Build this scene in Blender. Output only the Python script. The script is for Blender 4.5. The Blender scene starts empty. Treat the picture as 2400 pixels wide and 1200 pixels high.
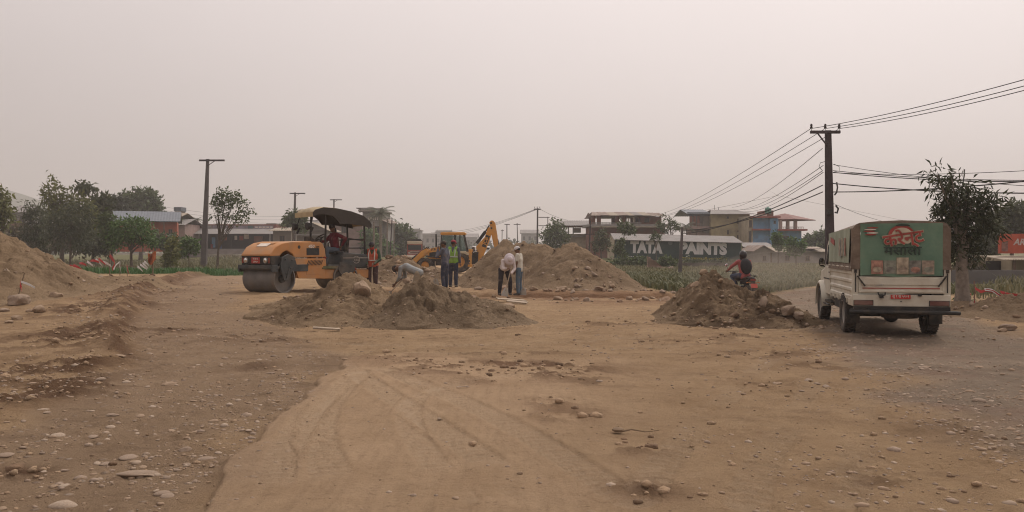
import bpy, bmesh, math, random
import numpy as np
from mathutils import Vector, Matrix, Euler
R = math.radians
random.seed(7)
rng = np.random.default_rng(7)
scene = bpy.context.scene
COL = scene.collection

# ------------------------------------------------------------------ camera
CAM_H, FPX, HOR = 1.53, 1950.0, 588.0
cam_data = bpy.data.cameras.new('camera')
cam_data.lens = FPX / 2400 * 36
cam_data.sensor_width = 36
cam_data.clip_start, cam_data.clip_end = 0.1, 6000
cam = bpy.data.objects.new('camera', cam_data)
cam.location = (0, 0, CAM_H)
cam.rotation_euler = (R(90 - 0.353), 0, 0)
COL.objects.link(cam)
scene.camera = cam

# ------------------------------------------------------------------ sky, sun, exposure
SUN_EL, SUN_AZ = R(52), R(38)            # azimuth measured from +Y towards +X
sun_dir = Vector((math.sin(SUN_AZ) * math.cos(SUN_EL), math.cos(SUN_AZ) * math.cos(SUN_EL), math.sin(SUN_EL)))
world = bpy.data.worlds.new('World')
scene.world = world
world.use_nodes = True
wn, wl = world.node_tree.nodes, world.node_tree.links
wn.clear()
w_out = wn.new('ShaderNodeOutputWorld')
w_bg = wn.new('ShaderNodeBackground')
w_bg.inputs['Strength'].default_value = 0.1
wl.new(w_bg.outputs[0], w_out.inputs[0])
w_sky = wn.new('ShaderNodeTexSky')
w_sky.sky_type = 'NISHITA'
w_sky.sun_disc = False
w_sky.sun_elevation, w_sky.sun_rotation = SUN_EL, SUN_AZ
w_sky.dust_density, w_sky.air_density = 6.0, 1.5
w_hsv = wn.new('ShaderNodeHueSaturation')
w_hsv.inputs['Saturation'].default_value = 0.15
wl.new(w_sky.outputs[0], w_hsv.inputs['Color'])
# smog: a warm grey veil, slightly lighter towards the veiled sun and overhead
w_tc = wn.new('ShaderNodeTexCoord')
w_dot = wn.new('ShaderNodeVectorMath'); w_dot.operation = 'DOT_PRODUCT'
w_dot.inputs[1].default_value = sun_dir
wl.new(w_tc.outputs['Generated'], w_dot.inputs[0])
w_map = wn.new('ShaderNodeMapRange'); w_map.interpolation_type = 'SMOOTHSTEP'
w_map.inputs['From Min'].default_value, w_map.inputs['From Max'].default_value = 0.0, 1.1
wl.new(w_dot.outputs['Value'], w_map.inputs['Value'])
w_cl = wn.new('ShaderNodeTexNoise')
w_cl.inputs['Scale'].default_value = 1.7; w_cl.inputs['Detail'].default_value = 3
wl.new(w_tc.outputs['Generated'], w_cl.inputs['Vector'])
w_add = wn.new('ShaderNodeMath'); w_add.operation = 'MULTIPLY_ADD'
w_add.inputs[1].default_value = 0.30
wl.new(w_cl.outputs['Fac'], w_add.inputs[0]); wl.new(w_map.outputs[0], w_add.inputs[2])
w_ramp = wn.new('ShaderNodeMix'); w_ramp.data_type = 'RGBA'
w_ramp.inputs['A'].default_value = (3.28, 2.90, 2.86, 1)
w_ramp.inputs['B'].default_value = (7.8, 6.95, 6.8, 1)
w_sep = wn.new('ShaderNodeSeparateXYZ'); wl.new(w_tc.outputs['Generated'], w_sep.inputs[0])
w_el = wn.new('ShaderNodeMapRange'); w_el.inputs['From Max'].default_value = 1.0; w_el.inputs['To Max'].default_value = 0.95
wl.new(w_sep.outputs['Z'], w_el.inputs['Value'])
w_add2 = wn.new('ShaderNodeMath'); wl.new(w_add.outputs[0], w_add2.inputs[0]); wl.new(w_el.outputs[0], w_add2.inputs[1])
w_ramp.clamp_factor = False
wl.new(w_add2.outputs[0], w_ramp.inputs['Factor'])
w_mix = wn.new('ShaderNodeMix'); w_mix.data_type = 'RGBA'
w_mix.inputs['Factor'].default_value = 0.88
wl.new(w_hsv.outputs[0], w_mix.inputs['A']); wl.new(w_ramp.outputs['Result'], w_mix.inputs['B'])
wl.new(w_mix.outputs['Result'], w_bg.inputs['Color'])

sun_data = bpy.data.lights.new('sun', 'SUN')
sun_data.energy, sun_data.angle, sun_data.color = 1.5, R(10), (1.0, 0.93, 0.84)
sun = bpy.data.objects.new('sun', sun_data)
sun.rotation_euler = (-sun_dir).to_track_quat('-Z', 'Y').to_euler()
sun.location = (0, 0, 50)
COL.objects.link(sun)

vs = scene.view_settings
scene.display_settings.display_device = 'sRGB'
vs.view_transform, vs.look, vs.exposure, vs.gamma = 'Standard', 'None', 0.20, 1.0
vs.use_curve_mapping = False
scene.render.engine = 'CYCLES'
scene.cycles.use_denoising = True
scene.cycles.use_adaptive_sampling = False
scene.cycles.filter_width = 1.1
scene.cycles.max_bounces, scene.cycles.diffuse_bounces, scene.cycles.volume_bounces = 6, 3, 1
scene.cycles.transparent_max_bounces = 6

# ------------------------------------------------------------------ helpers
def P(px, py, d):                         # a point of the place seen at a photo pixel, d metres ahead
    return Vector(((px - 1200) / FPX * d, d, CAM_H - (py - HOR) / FPX * d))
def gd(py): return CAM_H * FPX / (py - HOR)
def gp(px, py):
    d = gd(py); return ((px - 1200) / FPX * d, d)
def zpx(py, d): return CAM_H - (py - HOR) / FPX * d
def xpx(px, d): return (px - 1200) / FPX * d

def tag(o, label=None, cat=None, group=None, kind=None):
    if label: o['label'] = label
    if cat: o['category'] = cat
    if group: o['group'] = group
    if kind: o['kind'] = kind
    return o
def thing(name, label, cat, loc=(0, 0, 0), rz=0.0, group=None, rot=None):
    o = bpy.data.objects.new(name, None)
    o.empty_display_size = 0.2
    COL.objects.link(o)
    o.location = loc
    o.rotation_euler = rot if rot else (0, 0, rz)
    return tag(o, label, cat, group)
def obj(name, me, parent=None, loc=None, rot=None, scale=None):
    o = bpy.data.objects.new(name, me)
    COL.objects.link(o)
    if parent: o.parent = parent
    if loc is not None: o.location = loc
    if rot is not None: o.rotation_euler = rot
    if scale is not None: o.scale = scale
    return o
def copy_tree(src, parent=None):
    c = src.copy(); COL.objects.link(c)
    if parent: c.parent = parent
    for ch in src.children: copy_tree(ch, c)
    return c

class MB:
    """collects polygons for one mesh object"""
    def __init__(s): s.v, s.f, s.m, s.mi = [], [], [], 0
    def mat(s, i): s.mi = i; return s
    def add(s, vs, fs):
        b = len(s.v); s.v.extend([tuple(p) for p in vs])
        s.f.extend([tuple(i + b for i in f) for f in fs]); s.m.extend([s.mi] * len(fs)); return s
    def box(s, c, d, rot=None, taper=None):
        x, y, z = d[0] / 2, d[1] / 2, d[2] / 2
        t = taper or 1.0
        vs = [Vector(p) for p in ((-x,-y,-z),(x,-y,-z),(x,y,-z),(-x,y,-z),(-x*t,-y*t,z),(x*t,-y*t,z),(x*t,y*t,z),(-x*t,y*t,z))]
        if rot is not None:
            M = rot if isinstance(rot, Matrix) else Euler(rot).to_matrix()
            vs = [M @ p for p in vs]
        c = Vector(c)
        return s.add([p + c for p in vs], [(0,3,2,1),(4,5,6,7),(0,1,5,4),(1,2,6,5),(2,3,7,6),(3,0,4,7)])
    def b2(s, lo, hi):
        lo, hi = Vector(lo), Vector(hi)
        return s.box((lo + hi) / 2, (abs(hi.x-lo.x), abs(hi.y-lo.y), abs(hi.z-lo.z)))
    def prism(s, poly, a, b, axis='x'):    # closed 2-D polygon swept between two offsets along an axis
        n = len(poly)
        def q(p, t):
            return {'x': (t, p[0], p[1]), 'y': (p[0], t, p[1]), 'z': (p[0], p[1], t)}[axis]
        vs = [q(p, a) for p in poly] + [q(p, b) for p in poly]
        fs = [tuple(range(n)), tuple(range(2 * n - 1, n - 1, -1))]
        fs += [(i, i + n, (i + 1) % n + n, (i + 1) % n) for i in range(n)]
        return s.add(vs, fs)
    def tube(s, pts, r, n=8, caps=True):
        pts = [Vector(p) for p in pts]
        rs = r if isinstance(r, (list, tuple)) else [r] * len(pts)
        vs, fs, prev = [], [], None
        for i, p in enumerate(pts):
            t = (pts[min(i + 1, len(pts) - 1)] - pts[max(i - 1, 0)])
            t = t.normalized() if t.length > 1e-9 else Vector((0, 0, 1))
            if prev is None:
                u = t.orthogonal().normalized()
            else:
                u = prev - t * prev.dot(t)
                u = u.normalized() if u.length > 1e-6 else t.orthogonal().normalized()
            prev = u; w = t.cross(u)
            for k in range(n):
                a = 2 * math.pi * k / n
                vs.append(p + (u * math.cos(a) + w * math.sin(a)) * rs[i])
        for i in range(len(pts) - 1):
            for k in range(n):
                fs.append((i*n+k, i*n+(k+1) % n, (i+1)*n+(k+1) % n, (i+1)*n+k))
        if caps:
            fs.append(tuple(range(n - 1, -1, -1))); L = (len(pts) - 1) * n
            fs.append(tuple(range(L, L + n)))
        return s.add(vs, fs)
    def ell(s, c, r, n=12, m=8, rot=None, squash=None):
        c = Vector(c); vs, fs = [], []
        M = (rot if isinstance(rot, Matrix) else Euler(rot).to_matrix()) if rot is not None else None
        for j in range(m + 1):
            th = math.pi * j / m
            for k in range(n):
                a = 2 * math.pi * k / n
                p = Vector((r[0]*math.sin(th)*math.cos(a), r[1]*math.sin(th)*math.sin(a), r[2]*math.cos(th)))
                vs.append((M @ p if M else p) + c)
        for j in range(m):
            for k in range(n):
                fs.append((j*n+k, (j+1)*n+k, (j+1)*n+(k+1) % n, j*n+(k+1) % n))
        return s.add(vs, fs)
    def lathe(s, prof, c=(0,0,0), axis='x', n=24):  # prof: (radius, offset along axis)
        vs, fs, m = [], [], len(prof)
        for (r, t) in prof:
            for k in range(n):
                a = 2 * math.pi * k / n
                u, w = r * math.cos(a), r * math.sin(a)
                p = {'x': (t, u, w), 'y': (u, t, w), 'z': (u, w, t)}[axis]
                vs.append((p[0]+c[0], p[1]+c[1], p[2]+c[2]))
        for j in range(m - 1):
            for k in range(n):
                fs.append((j*n+k, j*n+(k+1) % n, (j+1)*n+(k+1) % n, (j+1)*n+k))
        return s.add(vs, fs)
    def sheet(s, rows, thick=0.0, up=(0,0,1)):   # a grid of points; thick>0 closes it into a slab
        nr, nc = len(rows), len(rows[0]); up = Vector(up)
        top = [Vector(p) for r in rows for p in r]
        fs = [(i*nc+j, i*nc+j+1, (i+1)*nc+j+1, (i+1)*nc+j) for i in range(nr-1) for j in range(nc-1)]
        if not thick: return s.add(top, fs)
        N = nr * nc
        bot = [p - up * thick for p in top]
        f2 = [tuple(N + k for k in reversed(f)) for f in fs]
        ring = [j for j in range(nc)] + [i*nc+nc-1 for i in range(1, nr)] + [(nr-1)*nc+j for j in range(nc-2, -1, -1)] + [i*nc for i in range(nr-2, 0, -1)]
        f3 = [(ring[k], ring[k]+N, ring[(k+1) % len(ring)]+N, ring[(k+1) % len(ring)]) for k in range(len(ring))]
        return s.add(top + bot, fs + f2 + f3)
    def build(s, name, mats, parent=None, smooth=35, bevel=0, loc=None, rot=None, fix=True):
        me = bpy.data.meshes.new(name)
        me.from_pydata(s.v, [], s.f)
        for mm in (mats if isinstance(mats, (list, tuple)) else [mats]): me.materials.append(mm)
        if any(s.m): me.polygons.foreach_set('material_index', s.m)
        if fix:
            bm = bmesh.new(); bm.from_mesh(me)
            bmesh.ops.recalc_face_normals(bm, faces=bm.faces)
            bm.to_mesh(me); bm.free()
        if smooth:
            me.polygons.foreach_set('use_smooth', [True] * len(me.polygons))
            me.set_sharp_from_angle(angle=R(smooth))
        me.update()
        o = obj(name, me, parent, loc, rot)
        if bevel:
            b = o.modifiers.new('bevel', 'BEVEL'); b.width = bevel; b.segments = 2; b.limit_method = 'ANGLE'; b.angle_limit = R(40)
        return o

def np_mesh(name, verts, faces4, mats, smooth=False, tri=False):
    k = 3 if tri else 4
    me = bpy.data.meshes.new(name)
    nv, nf = len(verts), len(faces4)
    me.vertices.add(nv); me.vertices.foreach_set('co', np.ascontiguousarray(verts, dtype=np.float32).ravel())
    me.loops.add(nf * k); me.loops.foreach_set('vertex_index', np.ascontiguousarray(faces4, dtype=np.int32).ravel())
    me.polygons.add(nf)
    me.polygons.foreach_set('loop_start', np.arange(0, nf * k, k, dtype=np.int32))
    me.polygons.foreach_set('loop_total', np.full(nf, k, dtype=np.int32))
    if smooth: me.polygons.foreach_set('use_smooth', np.ones(nf, dtype=bool))
    for m in (mats if isinstance(mats, (list, tuple)) else [mats]): me.materials.append(m)
    me.update(calc_edges=True); me.validate()
    return me
def set_attr(me, name, arr):
    a = me.attributes.new(name, 'FLOAT', 'POINT')
    a.data.foreach_set('value', np.ascontiguousarray(arr, dtype=np.float32))

# vectorised value noise
def _h(ix, iy, s):
    n = (ix.astype(np.int64) * 374761393 + iy.astype(np.int64) * 668265263 + s * 1442695041) & 0x7fffffff
    n = ((n ^ (n >> 13)) * 1274126177) & 0x7fffffff
    n = n ^ (n >> 16)
    return (n & 0xffff) / 65535.0
def vnoise(x, y, s=0):
    ix, iy = np.floor(x), np.floor(y)
    fx, fy = x - ix, y - iy
    fx, fy = fx*fx*fx*(fx*(fx*6-15)+10), fy*fy*fy*(fy*(fy*6-15)+10)
    a, b, c, d = _h(ix, iy, s), _h(ix+1, iy, s), _h(ix, iy+1, s), _h(ix+1, iy+1, s)
    return (a*(1-fx)+b*fx)*(1-fy) + (c*(1-fx)+d*fx)*fy
def fbm(x, y, sc, octv=4, s=0, gain=0.5):
    t, a, tot = 0, 1.0, 0
    for o in range(octv):
        t = t + a * (vnoise(x*sc*2**o + 17.3*o, y*sc*2**o - 9.1*o, s+o) * 2 - 1); tot += a; a *= gain
    return t / tot
def sstep(x, a, b):
    t = np.clip((x - a) / (b - a), 0, 1); return t*t*(3-2*t)

# ------------------------------------------------------------------ materials
def new_mat(name):
    m = bpy.data.materials.new(name); m.use_nodes = True
    nt = m.node_tree; b = nt.nodes['Principled BSDF']
    return m, nt.nodes, nt.links, b
def mat(name, col, rough=0.8, var=0.18, scale=3.0, bump=0.0, bscale=30.0, metal=0.0, dirt=None, dirt_amt=0.0, dirt_scale=2.0, spec=0.3, detail=5):
    """base colour with uneven wear; dirt = second colour in blotches of its own"""
    m, n, l, b = new_mat(name)
    b.inputs['Roughness'].default_value = rough; b.inputs['Metallic'].default_value = metal
    b.inputs['Specular IOR Level'].default_value = spec
    tc = n.new('ShaderNodeTexCoord')
    no = n.new('ShaderNodeTexNoise'); no.inputs['Scale'].default_value = scale; no.inputs['Detail'].default_value = detail
    l.new(tc.outputs['Object'], no.inputs['Vector'])
    mr = n.new('ShaderNodeMapRange'); mr.inputs['From Min'].default_value, mr.inputs['From Max'].default_value = 0.3, 0.7
    mr.inputs['To Min'].default_value, mr.inputs['To Max'].default_value = 1 - var, 1 + var
    l.new(no.outputs['Fac'], mr.inputs['Value'])
    mx = n.new('ShaderNodeMix'); mx.data_type = 'RGBA'; mx.blend_type = 'MULTIPLY'; mx.inputs['Factor'].default_value = 1
    mx.inputs['A'].default_value = (*col, 1); l.new(mr.outputs[0], mx.inputs['B'])
    out = mx.outputs['Result']
    if dirt:
        d = n.new('ShaderNodeTexNoise'); d.inputs['Scale'].default_value = dirt_scale; d.inputs['Detail'].default_value = 8; d.inputs['Roughness'].default_value = 0.65
        l.new(tc.outputs['Object'], d.inputs['Vector'])
        dm = n.new('ShaderNodeMapRange'); dm.inputs['From Min'].default_value, dm.inputs['From Max'].default_value = 0.62 - 0.3*dirt_amt, 0.72
        dm.inputs['To Max'].default_value = min(1, 0.45 + dirt_amt * 0.5)
        l.new(d.outputs['Fac'], dm.inputs['Value'])
        m2 = n.new('ShaderNodeMix'); m2.data_type = 'RGBA'; m2.inputs['B'].default_value = (*dirt, 1)
        l.new(out, m2.inputs['A']); l.new(dm.outputs[0], m2.inputs['Factor']); out = m2.outputs['Result']
    l.new(out, b.inputs['Base Color'])
    if bump:
        bn = n.new('ShaderNodeTexNoise'); bn.inputs['Scale'].default_value = bscale; bn.inputs['Detail'].default_value = 6
        l.new(tc.outputs['Object'], bn.inputs['Vector'])
        bp = n.new('ShaderNodeBump'); bp.inputs['Strength'].default_value = bump; bp.inputs['Distance'].default_value = 0.05
        l.new(bn.outputs['Fac'], bp.inputs['Height']); l.new(bp.outputs[0], b.inputs['Normal'])
    return m
def leaf_mat(name, c0, c1, trans=0.25):
    m, n, l, b = new_mat(name)
    b.inputs['Roughness'].default_value = 0.6; b.inputs['Specular IOR Level'].default_value = 0.25
    oi = n.new('ShaderNodeNewGeometry')
    mx = n.new('ShaderNodeMix'); mx.data_type = 'RGBA'
    mx.inputs['A'].default_value = (*c0, 1); mx.inputs['B'].default_value = (*c1, 1)
    l.new(oi.outputs['Random Per Island'], mx.inputs['Factor']); l.new(mx.outputs['Result'], b.inputs['Base Color'])
    if trans:
        tr = n.new('ShaderNodeBsdfTranslucent'); l.new(mx.outputs['Result'], tr.inputs['Color'])
        ms = n.new('ShaderNodeMixShader'); ms.inputs[0].default_value = trans
        l.new(b.outputs[0], ms.inputs[1]); l.new(tr.outputs[0], ms.inputs[2])
        l.new(ms.outputs[0], n['Material Output'].inputs['Surface'])
    return m
DUST = (0.30, 0.215, 0.145)
# ------------------------------------------------------------------ ground
def blob(x, y, cx, cy, rx, ry):
    return np.exp(-(((x - cx) / rx) ** 2 + ((y - cy) / ry) ** 2))
EDGE_Y = np.array([0.0, 4.9, 5.5, 6.0, 6.6, 7.5, 9.1, 9.8, 10.6, 11.6, 12.4])
EDGE_X = np.array([-1.5, -1.85, -1.94, -2.02, -2.02, -2.17, -2.14, -2.27, -2.19, -2.29, -1.5])
LR_Y = np.array([0, 5, 8, 11.4, 17.3, 22.6, 34, 44, 60])          # left edge of the stony left lane
LR_X = np.array([-3.9, -4.3, -4.7, -5.35, -8.1, -10.1, -13.7, -16.6, -20])
LI_Y = np.array([0, 11.5, 13, 18, 26, 34, 60])                    # its inner edge
LI_X = np.array([-1.8, -2.3, -2.9, -5.6, -8.6, -10.8, -16])
RR_Y = np.array([0, 5, 7.2, 8.5, 11, 14.8, 20, 28, 45, 70])
RR_L = np.array([4.0, 3.9, 4.2, 4.3, 4.7, 5.4, 6.6, 8.2, 19.0, 45])
RR_R = np.array([7.2, 7.2, 7.4, 7.6, 8.2, 9.1, 10.7, 13.2, 25.0, 52])
RD0, RDV = np.array([-33.0, 107.0]), np.array([-27.0, 44.0])      # far road on its low bank
def road_t(x, y):
    L = math.hypot(*RDV); ux, uy = RDV / L
    return (x - RD0[0]) * ux + (y - RD0[1]) * uy, -((x - RD0[0]) * uy - (y - RD0[1]) * ux)   # along, and offset (towards camera > 0)
TR_Y0, TR_SL = 29.2, -0.05                                        # trench centre line y = TR_Y0 + TR_SL*x
def H(x, y, fine=True):
    x = np.asarray(x, dtype=float); y = np.asarray(y, dtype=float)
    r = np.hypot(x, y)
    z = 0.10 * fbm(x, y, 0.07, 3, 3) * sstep(r, 14, 40)
    z = z + 0.32 * sstep(-x, 3.0, 7.0) * sstep(y, 15, 24) * (1 - sstep(y, 38, 55))
    along, off = road_t(x, y)
    bank = sstep(-off, -9, -1.5) * sstep(along, -52, -22)
    z = z + 0.6 * bank
    z = z - 1.2 * sstep(x - np.interp(y, RR_Y, RR_R), 4.2, 8.0) * sstep(y, 6, 14) * (1 - sstep(y, 60, 110))
    # trench across the road
    ty = y - (TR_Y0 + TR_SL * x)
    tm = sstep(x, -5.5, -4.2) * (1 - sstep(x, 5.2, 6.2))
    z = z - 0.50 * tm * (1 - sstep(np.abs(ty + 0.15 * fbm(x, y, 1.1, 2, 55)), 0.45, 0.80))
    z = z + 0.12 * tm * np.exp(-((ty - 1.4) / 0.45) ** 2) - 0.08 * tm * np.exp(-((ty + 1.6) / 0.9) ** 2)
    # stony left lane: sunken with a bank along its outer edge
    le, li = np.interp(y, LR_Y, LR_X), np.interp(y, LI_Y, LI_X)
    g = fbm(x, y, 0.8, 3, 11)
    lane = sstep(x, le - 0.15 + 0.14 * g, le + 0.35 + 0.14 * g)
    z = z + (0.13 * (1 - lane)) * sstep(y, 9, 15) * (1 - sstep(y, 45, 60))
    rid = np.exp(-((x - le + 0.28 + 0.12 * g) / 0.24) ** 2) * sstep(y, 9.5, 13) * (1 - sstep(y, 45, 60))
    z = z + rid * (0.10 + 0.05 * fbm(x, y, 3.6, 4, 12))
    if fine:
        near = 1 - sstep(r, 60, 110)
        xe = np.interp(y, EDGE_Y, EDGE_X) + 0.11 * fbm(x*0.4, y, 1.9, 4, 21)
        sand = sstep(x, xe - 0.015, xe + 0.05) * (1 - sstep(y, 12.0, 13.2))
        z = z + 0.045 * sand * (1 - sstep(x, 0.5, 3.0))
        lump = fbm(x, y, 1.3, 5, 31, 0.55)
        z = z + near * (0.028 * lump) * (1 - 0.55 * sand * (1 - sstep(x, 0, 3)))
        clod = np.maximum(0, fbm(x, y, 5.0, 4, 41, 0.6) - 0.10)
        z = z + near * 0.055 * clod * (1 - 0.8 * sand * (1 - sstep(x, 0, 3)))
        D = dark_mask(x, y)
        z = z + D * near * 0.10 * np.maximum(0, fbm(x, y, 4.0, 4, 47, 0.6) + 0.15)
        z = z + near * track_height(x, y)
    return z
DARKS = [(200,800,140,26,1.2),(120,870,140,28,1.2),(240,745,95,18,1.2),(330,715,60,12,1),(60,930,130,28,1.1),(400,690,60,8,.9),(190,905,90,16,.6),
         (1180,870,220,16,1.2),(1320,885,110,12,.7),(900,845,110,12,.5),(1000,855,70,8,.5),(1130,905,60,8,.4),(1390,905,90,8,.5),
         (1330,985,90,22,.5),(1290,955,60,16,.5),(1480,1060,80,22,.6),(1520,1170,90,26,.7),(1800,830,140,10,.6),(1910,860,70,12,.5),
         (1600,800,120,8,.35),(560,790,60,14,.6),(600,860,50,14,.6),(430,775,60,6,.5),(60,1110,70,16,.8),(1240,835,140,6,.4),(1780,905,70,8,.5),
         (660,800,70,8,.5),(1700,790,130,7,.5),(1450,760,110,6,.5),(1050,790,150,5,.3),(2120,1130,160,40,.4),(2230,1010,140,30,.4)]
DB = []
for (px, py, rx, ry, s) in DARKS:
    cx, cy = gp(px, py); DB.append((cx, cy, rx * cy / FPX, (gd(py - ry) - gd(py + ry)) / 2, s))
def dark_mask(x, y):
    m = 0
    for (cx, cy, rx, ry, s) in DB: m = m + s * blob(x, y, cx, cy, rx, ry)
    le = np.interp(y, LR_Y, LR_X) + .12 * fbm(x, y, 0.8, 3, 11)
    rut = np.exp(-((x - le + .02) / (.20 + .008 * y)) ** 2) * sstep(y, 9.5, 12) * (1 - sstep(y, 42, 52))
    n = fbm(x, y, 2.2, 5, 61, 0.6)
    return np.maximum(np.clip(m * 1.25, 0, 1) * sstep(n, -0.14, 0.06), rut * (.45 + .55 * sstep(n, -.3, .0)))
# tyre tracks: centre lines on the ground
def arc(pts):
    q = np.array([gp(*p) for p in pts]); t = np.linspace(0, 1, len(q)); tt = np.linspace(0, 1, 140)
    # smooth by repeated corner cutting
    for _ in range(3):
        a = q[:-1] * .75 + q[1:] * .25; b = q[:-1] * .25 + q[1:] * .75
        q = np.vstack([q[:1], np.stack([a, b], 1).reshape(-1, 2), q[-1:]])
    return q
TRACKS = [(arc([(1080,1190),(1000,1080),(950,1000),(960,950),(1040,912),(1200,885),(1500,862)]), .20, .7),
          (arc([(1250,1195),(1160,1110),(1040,1020),(900,930),(800,860)]), .24, 1.0),
          (arc([(1480,1195),(1330,1090),(1200,1010),(1060,940),(900,875)]), .24, 1.0),
          (arc([(820,1195),(760,1100),(740,1030),(760,960),(840,880)]), .26, .8),
          (arc([(640,1195),(650,1100),(690,1020),(760,940)]), .22, .7),
          (arc([(1500,1190),(1560,1080),(1680,960),(1760,880),(1820,830)]), .24, .7),
          (arc([(1750,1195),(1790,1080),(1870,960),(1930,870)]), .24, .6),
          (arc([(1990,1190),(2010,1080),(2030,960),(2010,900)]), .22, .6),
          (arc([(700,800),(1000,815),(1400,800),(1750,770)]), .26, .7),
          (arc([(760,830),(1100,835),(1500,815),(1900,790)]), .26, .7),
          (arc([(1160,760),(1260,770),(1330,755),(1500,735)]), .24, 1.0)]
def track_dist(x, y):
    """nearest track: offset across, distance along, half-width, strength"""
    sh = x.shape; xf, yf = x.ravel(), y.ravel()
    out = np.zeros(len(xf)); al = np.zeros(len(xf))
    for (q, w, s) in TRACKS:
        lo, hi = q.min(0) - 1, q.max(0) + 1
        idx = np.nonzero((xf > lo[0]) & (xf < hi[0]) & (yf > lo[1]) & (yf < hi[1]))[0]
        if not len(idx): continue
        best = np.full(len(idx), 9.0); ba = np.zeros(len(idx)); acc = 0
        for a, b in zip(q[:-1], q[1:]):
            d = b - a; L = np.hypot(*d) + 1e-9
            t = np.clip(((xf[idx] - a[0]) * d[0] + (yf[idx] - a[1]) * d[1]) / L**2, 0, 1)
            dd = np.hypot(xf[idx] - a[0] - t * d[0], yf[idx] - a[1] - t * d[1])
            m = dd < best; best[m] = dd[m]; ba[m] = acc + t[m] * L; acc += L
        prof = s * (1 - sstep(best, w * .5, w * .62))
        rimv = s * np.exp(-((best - w * .72) / (w * .14)) ** 2)
        tread = 0.6 + 0.4 * np.sign(np.sin(ba * 2 * math.pi / 0.115 + best * 16))
        v = -0.020 * prof * tread + 0.008 * rimv
        out[idx] = np.where(np.abs(v) > np.abs(out[idx]), v, out[idx])
    return out.reshape(sh)
def track_height(x, y):
    return track_dist(x, y) * sstep(fbm(x, y, 0.8, 3, 77), -0.45, 0.1) if x.ndim else np.zeros(())
def hz(x, y):
    return float(H(np.array([x]), np.array([y]))[0])

ang = np.concatenate([np.linspace(-0.80, 0.80, 620), np.linspace(0.80, 2 * math.pi - 0.80, 70)[1:-1]])
rad = [0.6]
while rad[-1] < 2500: rad.append(rad[-1] + max(0.02, rad[-1] * (0.0065 if rad[-1] < 45 else 0.03 if rad[-1] < 220 else 0.15)))
rad = np.array(rad)
A, RR = np.meshgrid(ang, rad)
GX, GY = RR * np.sin(A), RR * np.cos(A)
GZ = H(GX, GY)
nA, nR = len(ang), len(rad)
gi = np.arange(nA * nR).reshape(nR, nA)
nxt = np.roll(gi, -1, axis=1)
gf = np.stack([gi[:-1], nxt[:-1], nxt[1:], gi[1:]], -1).reshape(-1, 4)[:, ::-1]
gv = np.stack([GX, GY, GZ], -1).reshape(-1, 3)
gv = np.vstack([gv, [[0, 0, float(GZ[0].mean())]]])

def ground_masks(x, y):
    xe = np.interp(y, EDGE_Y, EDGE_X) + 0.11 * fbm(x*0.4, y, 1.9, 4, 21)
    sand = sstep(x, xe - 0.015, xe + 0.04) * (1 - sstep(y + fbm(x, y, .5, 3, 5) * 1.5, 11.2, 13.2))
    sand = sand * (1 - 0.85 * sstep(x + 0.8 * fbm(x, y, .6, 3, 6), -0.2, 2.6))
    le, li = np.interp(y, LR_Y, LR_X), np.interp(y, LI_Y, LI_X)
    n = fbm(x, y, 0.7, 4, 8)
    gl = sstep(x, le - .1 + .5 * n, le + .4 + .5 * n) * (1 - sstep(x, li - .4 + .9 * n, li + .4 + .9 * n)) * (1 - sstep(y, 50, 70))
    rl, rr = np.interp(y, RR_Y, RR_L), np.interp(y, RR_Y, RR_R)
    gr = sstep(x, rl - .5 + .9 * n, rl + .5 + .9 * n) * (1 - sstep(x, rr - .4 + .6 * n, rr + .4 + .6 * n)) * (1 - sstep(y, 60, 90))
    dk = dark_mask(x, y)
    ty = y - (TR_Y0 + TR_SL * x)
    red = sstep(x, -6, -4) * (1 - sstep(x, 5.5, 7.5)) * (np.exp(-(ty / 1.6) ** 2) * .75 + .5 * np.exp(-((ty + 3) / 2.2) ** 2) * sstep(x, 0, 2))
    red = red * sstep(fbm(x, y, .9, 4, 15), -.5, .2)
    gs = sstep(y, 34, 40) * (1 - sstep(np.abs(x + 3), 11, 15)) * 0
    # green: fields either side beyond the works
    left = sstep(-x - np.interp(y, [30, 44, 60, 90], [13.5, 15.5, 14, 10]), 0, 3) * sstep(y, 36, 44)
    right = sstep(x - np.interp(y, [25, 32, 40, 60], [6.6, 5.8, 4.8, 4]), -.3, .8) * sstep(y, 28.5, 31.5) * (1 - sstep(x - rl, -.9, .2) * (1 - sstep(x - rr, -.3, .8)))
    far = sstep(np.hypot(x, y), 75, 110)
    gs = np.clip(np.maximum(np.maximum(left, right), far), 0, 1)
    return sand, gl, gr, dk, red, gs
gx, gy = gv[:, 0], gv[:, 1]
masks = ground_masks(gx, gy)
def hz(x, y):                              # ground height read off the finished sheet
    a, r = math.atan2(x, y), math.hypot(x, y)
    if abs(a) > 0.79 or r < 0.7: return float(H(np.array([x]), np.array([y]))[0])
    i = min(max(int(np.searchsorted(rad, r)) - 1, 0), nR - 2); u = (r - rad[i]) / (rad[i+1] - rad[i])
    jf = (a + 0.80) / 1.60 * 619; j = int(jf); w = jf - j
    return float((GZ[i, j]*(1-w) + GZ[i, j+1]*w)*(1-u) + (GZ[i+1, j]*(1-w) + GZ[i+1, j+1]*w)*u)

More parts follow.
